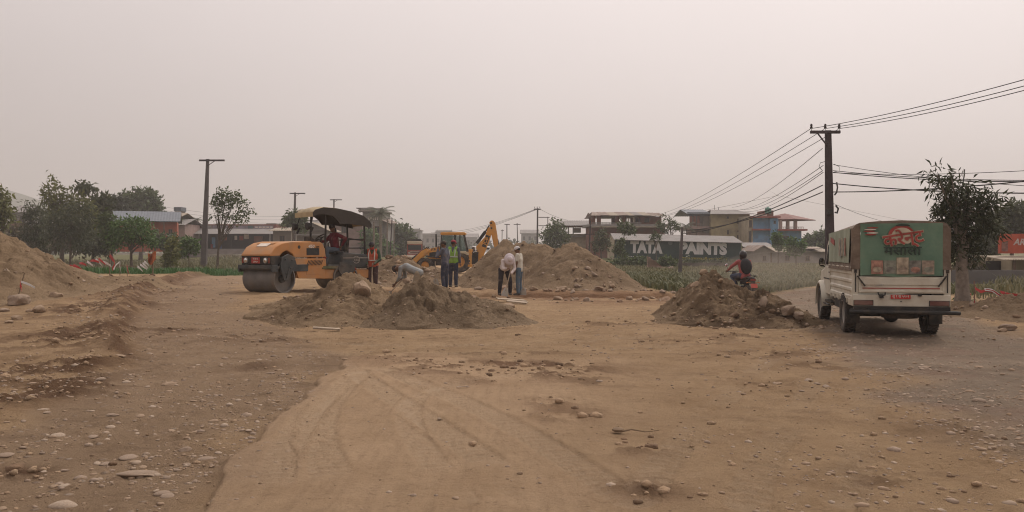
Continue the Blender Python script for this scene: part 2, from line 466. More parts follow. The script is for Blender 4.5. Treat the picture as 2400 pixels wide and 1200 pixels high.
m_ground, n, l, b = new_mat('site_soil')
b.inputs['Roughness'].default_value = 0.95; b.inputs['Specular IOR Level'].default_value = 0.1
tc = n.new('ShaderNodeTexCoord')
def attr(nm):
    a = n.new('ShaderNodeAttribute'); a.attribute_name = nm; return a.outputs['Fac']
def nz(scale, det=6, rough=0.6, lo=0.3, hi=0.7, a=0.0, b_=1.0, stretch=None):
    t = n.new('ShaderNodeTexNoise'); t.inputs['Scale'].default_value = scale; t.inputs['Detail'].default_value = det; t.inputs['Roughness'].default_value = rough
    if stretch:
        mp = n.new('ShaderNodeMapping'); mp.inputs['Scale'].default_value = stretch; l.new(tc.outputs['Object'], mp.inputs['Vector']); l.new(mp.outputs[0], t.inputs['Vector'])
    else: l.new(tc.outputs['Object'], t.inputs['Vector'])
    r = n.new('ShaderNodeMapRange'); r.inputs['From Min'].default_value, r.inputs['From Max'].default_value = lo, hi
    r.inputs['To Min'].default_value, r.inputs['To Max'].default_value = a, b_
    l.new(t.outputs['Fac'], r.inputs['Value']); return r.outputs[0]
def mixc(a, b_, f, mode='MIX'):
    x = n.new('ShaderNodeMix'); x.data_type = 'RGBA'; x.blend_type = mode
    for k, v in (('A', a), ('B', b_)):
        if isinstance(v, tuple): x.inputs[k].default_value = (*v, 1)
        else: l.new(v, x.inputs[k])
    if isinstance(f, (int, float)): x.inputs['Factor'].default_value = f
    else: l.new(f, x.inputs['Factor'])
    return x.outputs['Result']
def mul(a, b_):
    x = n.new('ShaderNodeMath'); x.operation = 'MULTIPLY'; x.use_clamp = True
    for k, v in ((0, a), (1, b_)):
        if isinstance(v, (int, float)): x.inputs[k].default_value = v
        else: l.new(v, x.inputs[k])
    return x.outputs[0]
def sinv_():
    q_ = n.new('ShaderNodeMath'); q_.operation = 'MULTIPLY_ADD'; q_.inputs[1].default_value = -0.75; q_.inputs[2].default_value = 1.0; l.new(attr('sand'), q_.inputs[0]); return q_.outputs[0]
base = mixc((0.335, 0.218, 0.120), (0.465, 0.320, 0.188), nz(0.9, 6, .65))
base = mixc(base, (0.25, 0.160, 0.092), mul(nz(2.7, 8, .7, .5, .72), 0.75))
base = mixc(base, (0.46, 0.335, 0.215), mul(nz(5.0, 8, .7, .52, .75), 0.6))
sandc = mixc((0.335, 0.226, 0.134), (0.420, 0.292, 0.182), nz(1.6, 8, .7))
sandc = mixc(sandc, (0.245, 0.165, 0.100), mul(nz(3.0, 6, .7, .45, .75, 0, 1, (4.5, 0.5, 1)), 0.6))
base = mixc(base, sandc, attr('sand'))
grav = mixc((0.255, 0.174, 0.110), (0.380, 0.268, 0.174), nz(1.5, 8, .7))
grav = mixc(grav, (0.20, 0.135, 0.098), mul(nz(6, 8, .75, .52, .7), 0.7))
base = mixc(base, grav, mul(attr('gravel_left'), 0.85))
grr = mixc((0.205, 0.162, 0.122), (0.335, 0.258, 0.190), nz(1.1, 8, .7))
grr = mixc(grr, (0.26, 0.160, 0.118), mul(nz(0.6, 4, .6, .5, .65), 0.55))
base = mixc(base, grr, mul(attr('gravel_right'), 0.95))
base = mixc(base, (0.16, 0.105, 0.064), mul(nz(13, 6, .8, .56, .70), 0.55))
base = mixc(base, (0.50, 0.39, 0.275), mul(nz(19, 5, .8, .60, .74), 0.45))
base = mixc(base, (0.17, 0.110, 0.066), mul(nz(1.0, 8, .75, .53, .68, 0, 1, (1.0, 2.6, 1)), mul(sinv_(), 0.60)))
# pebbles set flush in the two lanes
vo = n.new('ShaderNodeTexVoronoi'); vo.feature = 'F1'; vo.inputs['Scale'].default_value = 9.0; vo.inputs['Randomness'].default_value = 1.0
l.new(tc.outputs['Object'], vo.inputs['Vector'])
pr = n.new('ShaderNodeMapRange'); pr.inputs['From Min'].default_value, pr.inputs['From Max'].default_value = 0.30, 0.16
l.new(vo.outputs['Distance'], pr.inputs['Value'])
sp = n.new('ShaderNodeSeparateColor'); l.new(vo.outputs['Color'], sp.inputs[0])
th = n.new('ShaderNodeMath'); th.operation = 'GREATER_THAN'; th.inputs[1].default_value = 0.62; l.new(sp.outputs[0], th.inputs[0])
gsum = n.new('ShaderNodeMath'); gsum.operation = 'ADD'; gsum.use_clamp = True
l.new(attr('gravel_left'), gsum.inputs[0]); l.new(attr('gravel_right'), gsum.inputs[1])
peb = mul(mul(pr.outputs[0], th.outputs[0]), gsum.outputs[0])
pebc = mixc((0.27, 0.20, 0.15), (0.46, 0.37, 0.30), sp.outputs[1])
base = mixc(base, pebc, mul(peb, 0.75))
base = mixc(base, (0.43, 0.32, 0.215), mul(attr('track'), 0.6))
base = mixc(base, mixc((0.085, 0.045, 0.026), (0.165, 0.092, 0.052), nz(5, 6, .7)), mul(attr('dark'), 0.88))
base = mixc(base, mixc((0.105, 0.042, 0.024), (0.20, 0.090, 0.048), nz(2.5, 6, .7)), attr('red'))
grs = mixc((0.075, 0.085, 0.030), (0.155, 0.135, 0.060), nz(0.35, 8, .7))
base = mixc(base, grs, attr('green'))
l.new(base, b.inputs['Base Color'])
def bumpn(h, dist, prev=None, st=1.0):
    bp = n.new('ShaderNodeBump'); bp.inputs['Strength'].default_value = st; bp.inputs['Distance'].default_value = dist
    l.new(h, bp.inputs['Height'])
    if prev is not None: l.new(prev, bp.inputs['Normal'])
    return bp.outputs[0]
sinv = n.new('ShaderNodeMath'); sinv.operation = 'MULTIPLY_ADD'; sinv.inputs[1].default_value = -0.5; sinv.inputs[2].default_value = 1.0; l.new(attr('sand'), sinv.inputs[0])
bb = bumpn(mul(nz(14, 8, .75, .25, .75), sinv.outputs[0]), 0.045)
bb = bumpn(mul(nz(60, 5, .7, .25, .75), sinv.outputs[0]), 0.012, bb)
bb = bumpn(peb, 0.02, bb)
l.new(bb, b.inputs['Normal'])

fan = np.stack([np.full(nA, nA * nR), np.roll(gi[0], -1), gi[0]], -1)
g_me = np_mesh('ground', gv[:-1], gf, m_ground, smooth=True)
set_attr(g_me, 'track', (np.clip(-track_height(gx, gy) / 0.018, 0, 1))[:-1])
for nm, a in zip(('sand', 'gravel_left', 'gravel_right', 'dark', 'red', 'green'), masks): set_attr(g_me, nm, a[:-1])
ground = obj('ground', g_me)
tag(ground, 'dusty tan earth of the road works with tyre tracks and bare patches', None, None, 'structure')

# ------------------------------------------------------------------ dirt heaps
m_heap = None
def heap_mat(name, c0, c1, c2):
    m, n, l, b = new_mat(name)
    b.inputs['Roughness'].default_value = 0.97; b.inputs['Specular IOR Level'].default_value = 0.08
    tc = n.new('ShaderNodeTexCoord')
    def nz(sc, lo, hi, det=8, ro=.7):
        t = n.new('ShaderNodeTexNoise'); t.inputs['Scale'].default_value = sc; t.inputs['Detail'].default_value = det; t.inputs['Roughness'].default_value = ro
        l.new(tc.outputs['Object'], t.inputs['Vector'])
        r = n.new('ShaderNodeMapRange'); r.inputs['From Min'].default_value, r.inputs['From Max'].default_value = lo, hi
        l.new(t.outputs['Fac'], r.inputs['Value']); return r.outputs[0]
    def mx(a, b_, f):
        x = n.new('ShaderNodeMix'); x.data_type = 'RGBA'
        for k, v in (('A', a), ('B', b_)):
            if isinstance(v, tuple): x.inputs[k].default_value = (*v, 1)
            else: l.new(v, x.inputs[k])
        l.new(f, x.inputs['Factor']); return x.outputs['Result']
    c = mx(c0, c1, nz(1.1, .35, .65))
    at = n.new('ShaderNodeAttribute'); at.attribute_name = 'damp'
    c = mx(c, c2, at.outputs['Fac'])
    c = mx(c, tuple(v * 1.25 for v in c1), nz(9, .58, .78))
    c = mx(c, tuple(v * 0.75 for v in c2), nz(6, .56, .74))
    c = mx(c, tuple(v * 1.3 for v in c1), nz(26, .60, .76, 5, .8))
    c = mx(c, tuple(v * 0.7 for v in c2), nz(17, .58, .74, 5, .8))
    l.new(c, b.inputs['Base Color'])
    b1 = n.new('ShaderNodeBump'); b1.inputs['Distance'].default_value = 0.09; l.new(nz(11, .2, .8), b1.inputs['Height'])
    b2 = n.new('ShaderNodeBump'); b2.inputs['Distance'].default_value = 0.022; l.new(nz(55, .2, .8), b2.inputs['Height']); l.new(b1.outputs[0], b2.inputs['Normal'])
    l.new(b2.outputs[0], b.inputs['Normal'])
    return m
HEAPS = []
def make_heap(name, label, mats, peaks, res, seed, damp=(), lumps=0.22, rill=0.20):
    """peaks: (x, y, height, radius_x, radius_y); the loose slopes lie at their angle of repose"""
    pk = np.array([p[:5] for p in peaks])
    lo = (pk[:, 0] - pk[:, 3] * 1.2).min(), (pk[:, 1] - pk[:, 4] * 1.2).min()
    hi = (pk[:, 0] + pk[:, 3] * 1.2).max(), (pk[:, 1] + pk[:, 4] * 1.2).max()
    nx, ny = int((hi[0]-lo[0]) / res) + 1, int((hi[1]-lo[1]) / res) + 1
    X, Y = np.meshgrid(np.linspace(lo[0], hi[0], nx), np.linspace(lo[1], hi[1], ny))
    def hf(X, Y):
        wx = X + 0.22 * fbm(X, Y, 0.9, 3, seed + 1); wy = Y + 0.22 * fbm(X, Y, 0.9, 3, seed + 9)
        h = np.full(X.shape, -1.0)
        for (cx, cy, hh, rx, ry) in pk:
            dd = np.hypot((wx - cx) / rx, (wy - cy) / ry)
            c = hh * (1.06 - np.sqrt(dd**2 + 0.012) * (1.0)) * 1.0
            tail = hh * 0.14 * np.exp(-np.maximum(0, dd - .8) * 5)
            c = np.where(dd > .8, np.maximum(c, tail - 0.05 - .12 * np.maximum(0, dd - 1.1)), c)
            k = 0.06
            h = np.where(h > -0.9, np.log(np.exp(np.clip(h, -1, 9) / k) + np.exp(np.clip(c, -1, 9) / k)) * k - 0.6 * k * (np.abs(h - c) < .1), c)
        env = np.clip(h / 0.5, 0, 1)
        h = h + env * lumps * .75 * fbm(X, Y, 1.5, 3, seed + 20, .5)
        cr = np.abs(fbm(X, Y, 1.9, 3, seed + 25, .55)); h = h - env * rill * .9 * (1 - np.clip(cr / .16, 0, 1)) ** 2
        cl = fbm(X, Y, 5.5, 3, seed + 30, .6); h = h + env * .055 * np.clip((cl - .12) / .12, 0, 1) + env * .05 * fbm(X, Y, 11.0, 2, seed + 35)
        return h
    h = hf(X, Y)
    g0 = H(X, Y, False)
    Z = g0 + h
    me_v = np.stack([X, Y, Z], -1).reshape(-1, 3)
    idx = np.arange(nx * ny).reshape(ny, nx)
    keep = (h > -0.05)
    kq = keep[:-1, :-1] | keep[1:, :-1] | keep[:-1, 1:] | keep[1:, 1:]
    q = np.stack([idx[:-1, :-1], idx[:-1, 1:], idx[1:, 1:], idx[1:, :-1]], -1)[kq]
    used = np.unique(q); rem = np.full(nx * ny, -1); rem[used] = np.arange(len(used))
    me_v = me_v[used]; q = rem[q]
    cx, cy = pk[0, 0], pk[0, 1]; cz = hz(cx, cy)
    dm = np.zeros(len(me_v))
    for (dx, dy, rx, ry, s) in damp: dm = dm + s * blob(me_v[:, 0], me_v[:, 1], dx, dy, rx, ry)
    dm = np.clip(dm, 0, 1) * sstep(fbm(me_v[:, 0], me_v[:, 1], 2.0, 4, seed + 3), -.45, .25)
    me = np_mesh(name, me_v - np.array([cx, cy, cz]), q, mats, smooth=True)
    set_attr(me, 'damp', dm)
    o = obj(name, me, None, (cx, cy, cz))
    tag(o, label, 'dirt heap', 'heaps of spoil on the site')
    f = lambda x, y: hz(x, y) + float(hf(np.array([x]), np.array([y]))[0])
    o['_i'] = len(HEAPS); HEAPS.append((o, f, pk)); del o['_i']
    return o, f
C_TAN = ((0.30, 0.210, 0.127), (0.40, 0.285, 0.178), (0.175, 0.118, 0.072))
C_GRY = ((0.25, 0.180, 0.115), (0.325, 0.238, 0.155), (0.155, 0.108, 0.068))
C_BRN = ((0.25, 0.176, 0.108), (0.33, 0.235, 0.150), (0.105, 0.068, 0.042))
mh_t, mh_g, mh_b = heap_mat('heap_tan', *C_TAN), heap_mat('heap_grey', *C_GRY), heap_mat('heap_brown', *C_BRN)
heapA, fA = make_heap('dirt_heap', 'tan dirt heap with a large half-buried boulder in front of the road roller', mh_t,
    [(-3.6, 18.9, 1.05, 1.45, 2.4), (-4.6, 19.2, 0.58, 1.3, 2.0), (-5.4, 20.4, 0.22, .9, 1.4), (-3.9, 17.6, .35, 1.2, 1.2)], .036, 100,
    [(-4.6, 17.8, .9, 1.3, .9), (-3.0, 17.2, .9, .5, .6)])
heapB, fB = make_heap('dirt_heap', 'low greyish dirt heap in front of the bending grey-shirted worker', mh_g,
    [(-1.9, 18.2, 0.92, 1.35, 2.1), (-0.95, 18.1, 0.58, 1.35, 1.8), (-2.4, 17.5, .40, .9, 1.2), (-0.35, 17.6, .18, .7, 1.1)], .036, 140,
    [(-1.2, 16.9, 1.6, .8, .8), (-2.4, 17.6, .6, .6, .6)])
heapC, fC = make_heap('dirt_heap', 'brown dirt heap with dark damp clods between motorcycle and white pickup', mh_b,
    [(4.55, 18.8, 1.10, 1.35, 2.2), (5.45, 18.2, 0.66, 1.2, 1.9), (3.85, 18.2, .40, .8, 1.5), (5.0, 17.4, .40, 1.2, 1.1), (6.0, 17.8, .28, .8, 1.1)], .036, 180,
    [(5.2, 17.6, .95, 1.4, 1.0), (4.2, 17.2, .9, .5, .8), (4.8, 16.6, 1.4, .5, .9)])
heapD, fD = make_heap('dirt_heap', 'tallest broad spoil heap with rubble slopes behind the two white-topped workers', mh_b,
    [(-0.25, 39.5, 2.15, 2.5, 5.0), (2.55, 36.0, 2.02, 2.9, 4.6), (1.3, 38.0, 1.98, 2.9, 4.4), (0.95, 38.8, 2.05, 2.0, 4.2), (0.6, 39.2, 2.1, 2.4, 4.6), (3.9, 34.2, .6, 1.4, 2.2), (-1.9, 39.0, .5, 1.2, 2.0)], .10, 220,
    [(-.8, 36, 2.0, 2.0, .5), (2.5, 33.5, 2.4, 1.2, .5)], .26, .16)
heapE, fE = make_heap('dirt_heap', 'steep tan earth bank with red and white flags along its foot', mh_t,
    [(-15.8, 22.2, 2.42, 4.3, 5.0), (-12.9, 23.0, .42, 2.0, 2.6), (-12.4, 26.5, .30, 1.6, 2.6), (-16.5, 27.5, .9, 3.0, 4.0)], .08, 260,
    [(-12.4, 23, 1.2, 2.5, .5)])
heapF, fF = make_heap('dirt_heap', 'long dark brown spoil ridge behind the orange-vested worker', mh_b,
    [(-5.6, 41, 1.15, 2.4, 3.4), (-7.4, 43, .9, 2.4, 3.4), (-3.9, 41, .75, 2.0, 3.0)], .10, 300, [(-5, 40, 3, 2, .7)], .22, .12)
heapG, fG = make_heap('dirt_heap', 'low brown earth bank under the red and white tape by the shop', mh_b,
    [(12.6, 19.8, 0.62, 2.2, 2.2), (14.8, 20.0, .85, 2.6, 2.6), (11.6, 21.3, .3, 1.3, 1.5)], .06, 340, [(12, 19, 1, 1, .5)])
heapH, fH = make_heap('dirt_heap', 'small rubbly mound between the bending worker and the loader wheels', mh_b,
    [(-5.0, 33.5, .60, 1.4, 1.8), (-4.0, 34.5, .25, 1.2, 1.6), (-6.0, 34, .4, 1.2, 1.4)], .07, 380, [(-4, 33, 1.5, 1, .5)], .2, .14)
# ------------------------------------------------------------------ stones and clods
m_stone = [mat('stone_grey', (0.255, 0.195, 0.148), .9, .25, 6, .35, 18, dirt=(0.29, .205, .14), dirt_amt=.95, dirt_scale=4),
           mat('stone_tan', (0.28, 0.20, 0.135), .9, .22, 6, .35, 18, dirt=(0.29, .205, .135), dirt_amt=.95, dirt_scale=4),
           mat('stone_pale', (0.36, 0.285, 0.22), .9, .2, 6, .3, 18, dirt=(0.30, .215, .145), dirt_amt=.85, dirt_scale=5),
           mat('stone_red', (0.25, 0.165, 0.11), .9, .25, 6, .35, 18, dirt=(0.24, .155, .10), dirt_amt=.7, dirt_scale=4)]
m_clod = mat('clod', (0.165, 0.105, 0.064), .97, .3, 9, .5, 30)
m_clod2 = mat('clod_tan', (0.29, 0.20, 0.125), .97, .3, 9, .5, 30)
def stone_mesh(name, sub, m, seed, rough=.22, angular=0.0):
    bm = bmesh.new(); bmesh.ops.create_icosphere(bm, subdivisions=sub, radius=1)
    rr = random.Random(seed); off = Vector((rr.uniform(0, 50), rr.uniform(0, 50), rr.uniform(0, 50)))
    from mathutils import noise as mn
    planes = [(Vector((rr.gauss(0,1), rr.gauss(0,1), rr.gauss(0,1))).normalized(), rr.uniform(.55, .85)) for _ in range(int(13 * angular))]
    for v in bm.verts:
        p = v.co.copy()
        k = 1 + rough * mn.noise(p * 1.1 + off) + rough * .4 * mn.noise(p * 2.7 + off)
        p = p * k
        for (nn, dd) in planes:
            e = p.dot(nn) - dd
            if e > 0: p = p - nn * e * .9
        v.co = p
    me = bpy.data.meshes.new(name); bm.to_mesh(me); bm.free()
    me.polygons.foreach_set('use_smooth', [True] * len(me.polygons))
    if angular: me.set_sharp_from_angle(angle=R(32))
    me.materials.append(m); return me
ST_LO = [stone_mesh('stone', 2, m_stone[i % 3], 10 + i) for i in range(9)]
ST_HI = [stone_mesh('stone', 3, m_stone[i % 2], 40 + i, .38, .12) for i in range(6)]
ST_ANG = [stone_mesh('stone', 3, m_stone[(1, 0, 1, 3)[i % 4]], 70 + i, .3, 1.0) for i in range(8)]
CLOD_LO = [stone_mesh('clod', 2, m_clod, 90 + i, .55) for i in range(4)] + [stone_mesh('clod', 2, m_clod2, 95 + i, .55) for i in range(2)]
def put_stone(me, x, y, s, flat=.5, sink=.35, z0=None, parent=None, name='stone', tilt=.2):
    if parent is ground: tilt = .12
    z = (hz(x, y) if z0 is None else z0)
    sx, sy, sz = s * random.uniform(.8, 1.5), s * random.uniform(.75, 1.15), s * flat * random.uniform(.8, 1.25)
    o = obj(name, me, None, (x, y, z + sz * (1 - 2 * sink)), (random.uniform(-tilt, tilt), random.uniform(-tilt, tilt), random.uniform(0, 6.3)), (sx, sy, sz))
    if parent:
        o.parent = parent; o.location = Vector(o.location) - parent.location
    return o
# cobbles the photo lets one pick out, pressed into the lanes: pieces of the ground
for (px, py, w) in [(322,1122,85),(436,1056,52),(455,1133,26),(395,902,50),(448,863,32),(262,978,36),(130,870,14),(110,972,24),(250,1036,20),(365,1160,20),(250,1083,24),(122,1142,34),
        (150,1104,28),(30,1118,26),(245,1088,30),(310,1083,34),(280,848,30),(400,1010,30),(500,1075,20),(540,1070,24),(350,832,18),(900,1018,12),(110,903,16),(215,966,18),(150,1180,30),(320,1020,20),
        (1820,904,26),(1938,906,28),(1895,893,30),(1915,900,22),(1880,917,18),(1930,918,18),(1850,858,18),(1890,857,14),(1796,852,14),(1760,822,10),(1715,1023,16),(1780,1066,14),(1853,1086,14),(1820,1060,10),
        (1405,902,22),(1330,920,10),(2172,866,30),(2003,817,16),(1945,818,14),(2170,865,24),(2210,906,14),(2290,1002,10),(1952,870,12),(1660,853,12),(1993,1158,14),(1895,1098,12)]:
    x, y = gp(px, py); s = w / FPX * y / 2
    put_stone(random.choice(ST_HI) if w > 22 else random.choice(ST_LO), x, y, s * .72, .40, .50, parent=ground)
cnt = 0
while cnt < 150:
    if random.random() < .62:
        px, py = random.uniform(0, 760), random.uniform(760, 1199)
        x, y = gp(px, py); lo, hi = np.interp(y, LR_Y, LR_X), np.interp(y, LI_Y, LI_X)
        if not (lo - 1.2 < x < hi - .1): continue
    else:
        px, py = random.uniform(1800, 2399), random.uniform(755, 1080)
        x, y = gp(px, py)
        if not (np.interp(y, RR_Y, RR_L) - .4 < x < np.interp(y, RR_Y, RR_R)): continue
    s = min(.11, max(.018, random.lognormvariate(-3.55, .5)))
    put_stone(random.choice(ST_LO), x, y, s * .9, .40, .50, parent=ground); cnt += 1
def scatter(name, meshes, spots, mats, parent=None):
    """many small lumps joined into one piece of real geometry"""
    vs, fs, mi, base = [], [], [], 0
    data = []
    for me in meshes:
        v = np.empty(len(me.vertices) * 3, dtype=np.float32); me.vertices.foreach_get('co', v)
        f = np.empty(len(me.polygons) * 3, dtype=np.int32); me.loops.foreach_get('vertex_index', f)
        data.append((v.reshape(-1, 3), f.reshape(-1, 3)))
    for (k, x, y, z, s, fl) in spots:
        v, f = data[k]
        a = random.uniform(0, 6.28); c, sn = math.cos(a), math.sin(a)
        q = v * np.array([s * random.uniform(.8, 1.3), s, s * fl])
        q = np.stack([q[:, 0]*c - q[:, 1]*sn + x, q[:, 0]*sn + q[:, 1]*c + y, q[:, 2] + z], -1)
        vs.append(q); fs.append(f + base); mi.append(np.full(len(f), k)); base += len(v)
    me = np_mesh(name, np.vstack(vs), np.vstack(fs), mats, smooth=True, tri=True)
    me.polygons.foreach_set('material_index', np.concatenate(mi).astype(np.int32))
    return tag(obj(name, me, parent), kind='stuff')
XS = [stone_mesh('s', 1, m_stone[i % 3], 200 + i, .3) for i in range(5)]
XC = [stone_mesh('s', 1, (m_clod, m_clod2)[i % 2], 220 + i, .5) for i in range(4)]
sp_ = []
N = 0
xs, ys = rng.uniform(-0.72, 0.72, 60000), 4.0 * (9.0 ** rng.uniform(0, 1, 60000))
xs = xs * ys
lo, hi = np.interp(ys, LR_Y, LR_X), np.interp(ys, LI_Y, LI_X); rl, rr = np.interp(ys, RR_Y, RR_L), np.interp(ys, RR_Y, RR_R)
cl = fbm(xs, ys, 0.9, 3, 500)
pl = np.where((xs > lo - 1.5) & (xs < hi), .34, .0) + np.where((xs > rl - .6) & (xs < rr), .42, 0.0) + np.where((xs > 1.0) & (xs < rl), .10, 0) + .012
keep = rng.uniform(0, 1, 60000) < pl * np.clip(.6 + 1.6 * cl, .05, 1.5)
xk, yk = xs[keep][:9500], ys[keep][:9500]
zk = H(xk, yk)
sizes = np.clip(rng.lognormal(-4.5, .5, len(xk)) * (0.8 + yk / 22), .006, .06)
scatter('gravel', XS, [(int(rng.integers(0, 5)), a, b_, c, s, .5) for a, b_, c, s in zip(xk, yk, zk, sizes)], [m_stone[i % 3] for i in range(5)], ground)
sp_ = []
for (cx, cy, rx, ry, s) in DB:
    k = int(38 * s * max(.4, min(3, rx * ry * 3)))
    xx, yy = rng.normal(cx, rx * .55, k), rng.normal(cy, ry * .55, k)
    zz = H(xx, yy)
    for a, b_, c in zip(xx, yy, zz): sp_.append((int(rng.choice([0, 1, 1, 2, 3])), a, b_, c, float(np.clip(rng.lognormal(-3.95, .55), .007, .07)), .75))
xx = rng.uniform(-.62, .62, 1300); yy = 4.4 * 5 ** rng.uniform(0, 1, 1300); xx = xx * yy; zz = H(xx, yy)
sd_ = ground_masks(xx, yy)[0]
for a, b_, c, sd in zip(xx, yy, zz, sd_):
    if rng.uniform() > sd * .9: sp_.append((1 if rng.uniform() < .7 else int(rng.integers(0, 4)), a, b_, c, float(np.clip(rng.lognormal(-4.55, .55), .005, .045)), .65))
scatter('soil_clods', XC, sp_, [(m_clod, m_clod2)[i % 2] for i in range(4)], ground)
# rubble lying on the heaps: pieces of the heap they are buried in
def heap_rubble(o, f, pk, n_big, smin, smax, n_small, mesh_list, clods=True):
    par = o; base = Vector(o.location)
    k = 0; tries = 0
    while k < n_big and tries < 4000:
        tries += 1
        p = pk[random.randrange(len(pk))]
        a, r = random.uniform(0, 6.28), random.uniform(.15, 1.15)
        x, y = p[0] + p[3] * r * math.cos(a), p[1] - abs(p[4] * r * math.sin(a)) * (1 if random.random() < .8 else -1)
        z = f(x, y)
        if z < hz(x, y) + .02: continue
        put_stone(random.choice(mesh_list), x, y, random.uniform(smin, smax), .7, .38, z0=z, parent=par, tilt=.5); k += 1
    sp = []
    for _ in range(n_small):
        p = pk[random.randrange(len(pk))]
        a, r = random.uniform(0, 6.28), math.sqrt(random.uniform(.02, 1.5))
        x, y = p[0] + p[3] * r * math.cos(a), p[1] - abs(p[4] * r * math.sin(a)) * (1 if random.random() < .8 else -1)
        z = max(f(x, y), hz(x, y))
        sp.append((random.randrange(4), x - base.x, y - base.y, z - base.z, min(smax * .7, max(.012, random.lognormvariate(math.log(smin * .55), .5))), .75))
    scatter('rubble', [XC[0], XC[1], XS[0], XS[1]], sp, [m_clod, m_clod2, m_stone[0], m_stone[1]], par)
heap_rubble(heapA, fA, HEAPS[0][2], 4, .03, .06, 200, ST_LO)
heap_rubble(heapB, fB, HEAPS[1][2], 3, .03, .05, 170, ST_LO)
heap_rubble(heapC, fC, HEAPS[2][2], 9, .04, .08, 320, ST_ANG + CLOD_LO)
heap_rubble(heapD, fD, HEAPS[3][2], 12, .05, .12, 260, ST_ANG + CLOD_LO)
heap_rubble(heapE, fE, HEAPS[4][2], 7, .05, .09, 200, ST_LO)
heap_rubble(heapF, fF, HEAPS[5][2], 8, .12, .26, 300, ST_LO + CLOD_LO)
heap_rubble(heapG, fG, HEAPS[6][2], 6, .06, .12, 250, ST_LO)
heap_rubble(heapH, fH, HEAPS[7][2], 14, .08, .2, 250, ST_ANG)
# rocks that stand out
def rock(px, py, d, w, label, me=None, flat=.6, group=None, h=None, sink=.3, tilt=.15):
    x = xpx(px, d); s = w / FPX * d / 2
    z = zpx(py, d) if h else None
    o = put_stone(me or random.choice(ST_HI), x, d, s, flat, sink, z0=z, name='rock', tilt=tilt)
    return tag(o, label, 'rock', group)
def hrock(px, d, f, w, label, me, flat=.8, sink=.35, tilt=.3):
    x = xpx(px, d); s = w / FPX * d / 2
    return tag(put_stone(me, x, d, s, flat, sink, z0=f(x, d), name='rock', tilt=tilt), label, 'rock')
hrock(848, 18.1, fA, 36, 'large tan boulder half buried near the top of the front dirt heap', ST_HI[1], 1.1, .42)
hrock(1630, 18.4, fC, 20, 'pale slab of rock on the left slope of the brown heap by the motorcycle', ST_ANG[2], 1.0)
hrock(1650, 18.9, fC, 20, 'flat pale rock near the top of the heap by the motorcycle', ST_ANG[0], .7)
hrock(1790, 17.4, fC, 34, 'angular brown block on the right slope of the heap beside the pickup', ST_ANG[1], .8)
hrock(1848, 16.9, fC, 30, 'left one of two pale rocks at the foot of the heap beside the pickup', ST_HI[0], .8)
hrock(1872, 16.8, fC, 26, 'right one of two pale rocks at the foot of the heap beside the pickup', ST_HI[2], .7)
rock(978, 755, 17.0, 34, 'flat grey slab at the foot of the low greyish heap', ST_ANG[1], .55)
rock(1000, 760, 16.8, 26, 'tilted grey rock leaning on the slab at the heap foot', ST_ANG[4], .8)
rock(1010, 763, 16.6, 18, 'small round stone beside the slab at the heap foot', ST_HI[4], .9)
rock(1190, 722, 22.5, 30, 'low brown boulder between the greyish heap and the trench', ST_HI[3], .55)
for i, (px, py, w, lb) in enumerate([(45, 718, 54, 'flat boulder at the foot of the ribbon stake'), (40, 738, 22, 'dark upright stone in front of the ribbon stake'), (70, 728, 16, 'small pale stone right of the ribbon stake'),
        (92, 730, 30, 'brown rounded rock in the row below the earth bank'), (130, 708, 34, 'big oval boulder lying below the earth bank'), (190, 672, 46, 'largest flat boulder at the bank foot near the flags'),
        (150, 680, 22, 'dark rock left of the flat boulder at the bank foot'), (170, 684, 26, 'grey rock touching the flat boulder at the bank foot'), (258, 668, 26, 'squat brown rock behind the thin bare stake'),
        (275, 672, 22, 'long low rock right of the thin bare stake'), (322, 671, 20, 'pale flat rock near the end of the flag line'), (212, 680, 20, 'brown rock between the flat boulder and the bare stake'),
        (75, 700, 14, 'small tan stone on the bank foot beside the ribbon'), (10, 728, 20, 'grey rock cut by the left edge of the photo'), (20, 745, 16, 'pale stone low at the left edge of the photo')]):
    d = min(gd(py) * .84, 30); rock(px, py, d, w, lb, None, .6)
rock(2362, 768, 16.2, 34, 'flat pale boulder at the foot of the right earth bank', ST_HI[0], .5)
rock(2350, 775, 15.8, 20, 'smaller flat stone in front of the pale boulder by the right bank', ST_HI[3], .5)
for k in range(95):                                     # broken rock thrown up along both sides of the trench
    x = random.uniform(-3.8, 6.0) if k % 3 else random.uniform(.5, 6)
    side = random.choice((1, 1, -1))
    y = TR_Y0 + TR_SL * x + side * random.gauss(1.35, .28)
    if k > 70: x = random.uniform(1.2, 6.2); y = TR_Y0 + TR_SL * x - random.uniform(2.0, 4.5)
    big = random.random()
    o = put_stone(random.choice(ST_ANG), x, y, .05 + .13 * big * big, .62, .3, name='rock', tilt=.5)
    tag(o, 'broken rock heaped along the edge of the dug trench', 'rock', 'rocks along the trench')
for k in range(22):                                     # pale rubble where the big heap meets the trench
    x, y = random.uniform(1.0, 5.2), random.uniform(31.0, 33.2)
    o = put_stone(random.choice(ST_ANG + ST_HI), x, y, random.uniform(.05, .15), .6, .35, z0=max(hz(x, y), fD(x, y)), name='rock', tilt=.6)
    tag(o, 'pale rock at the foot of the tallest spoil heap', 'rock', 'rocks below the tallest heap')
m_board = mat('old_board', (0.34, .27, .2), .9, .25, 8, .3, 40)
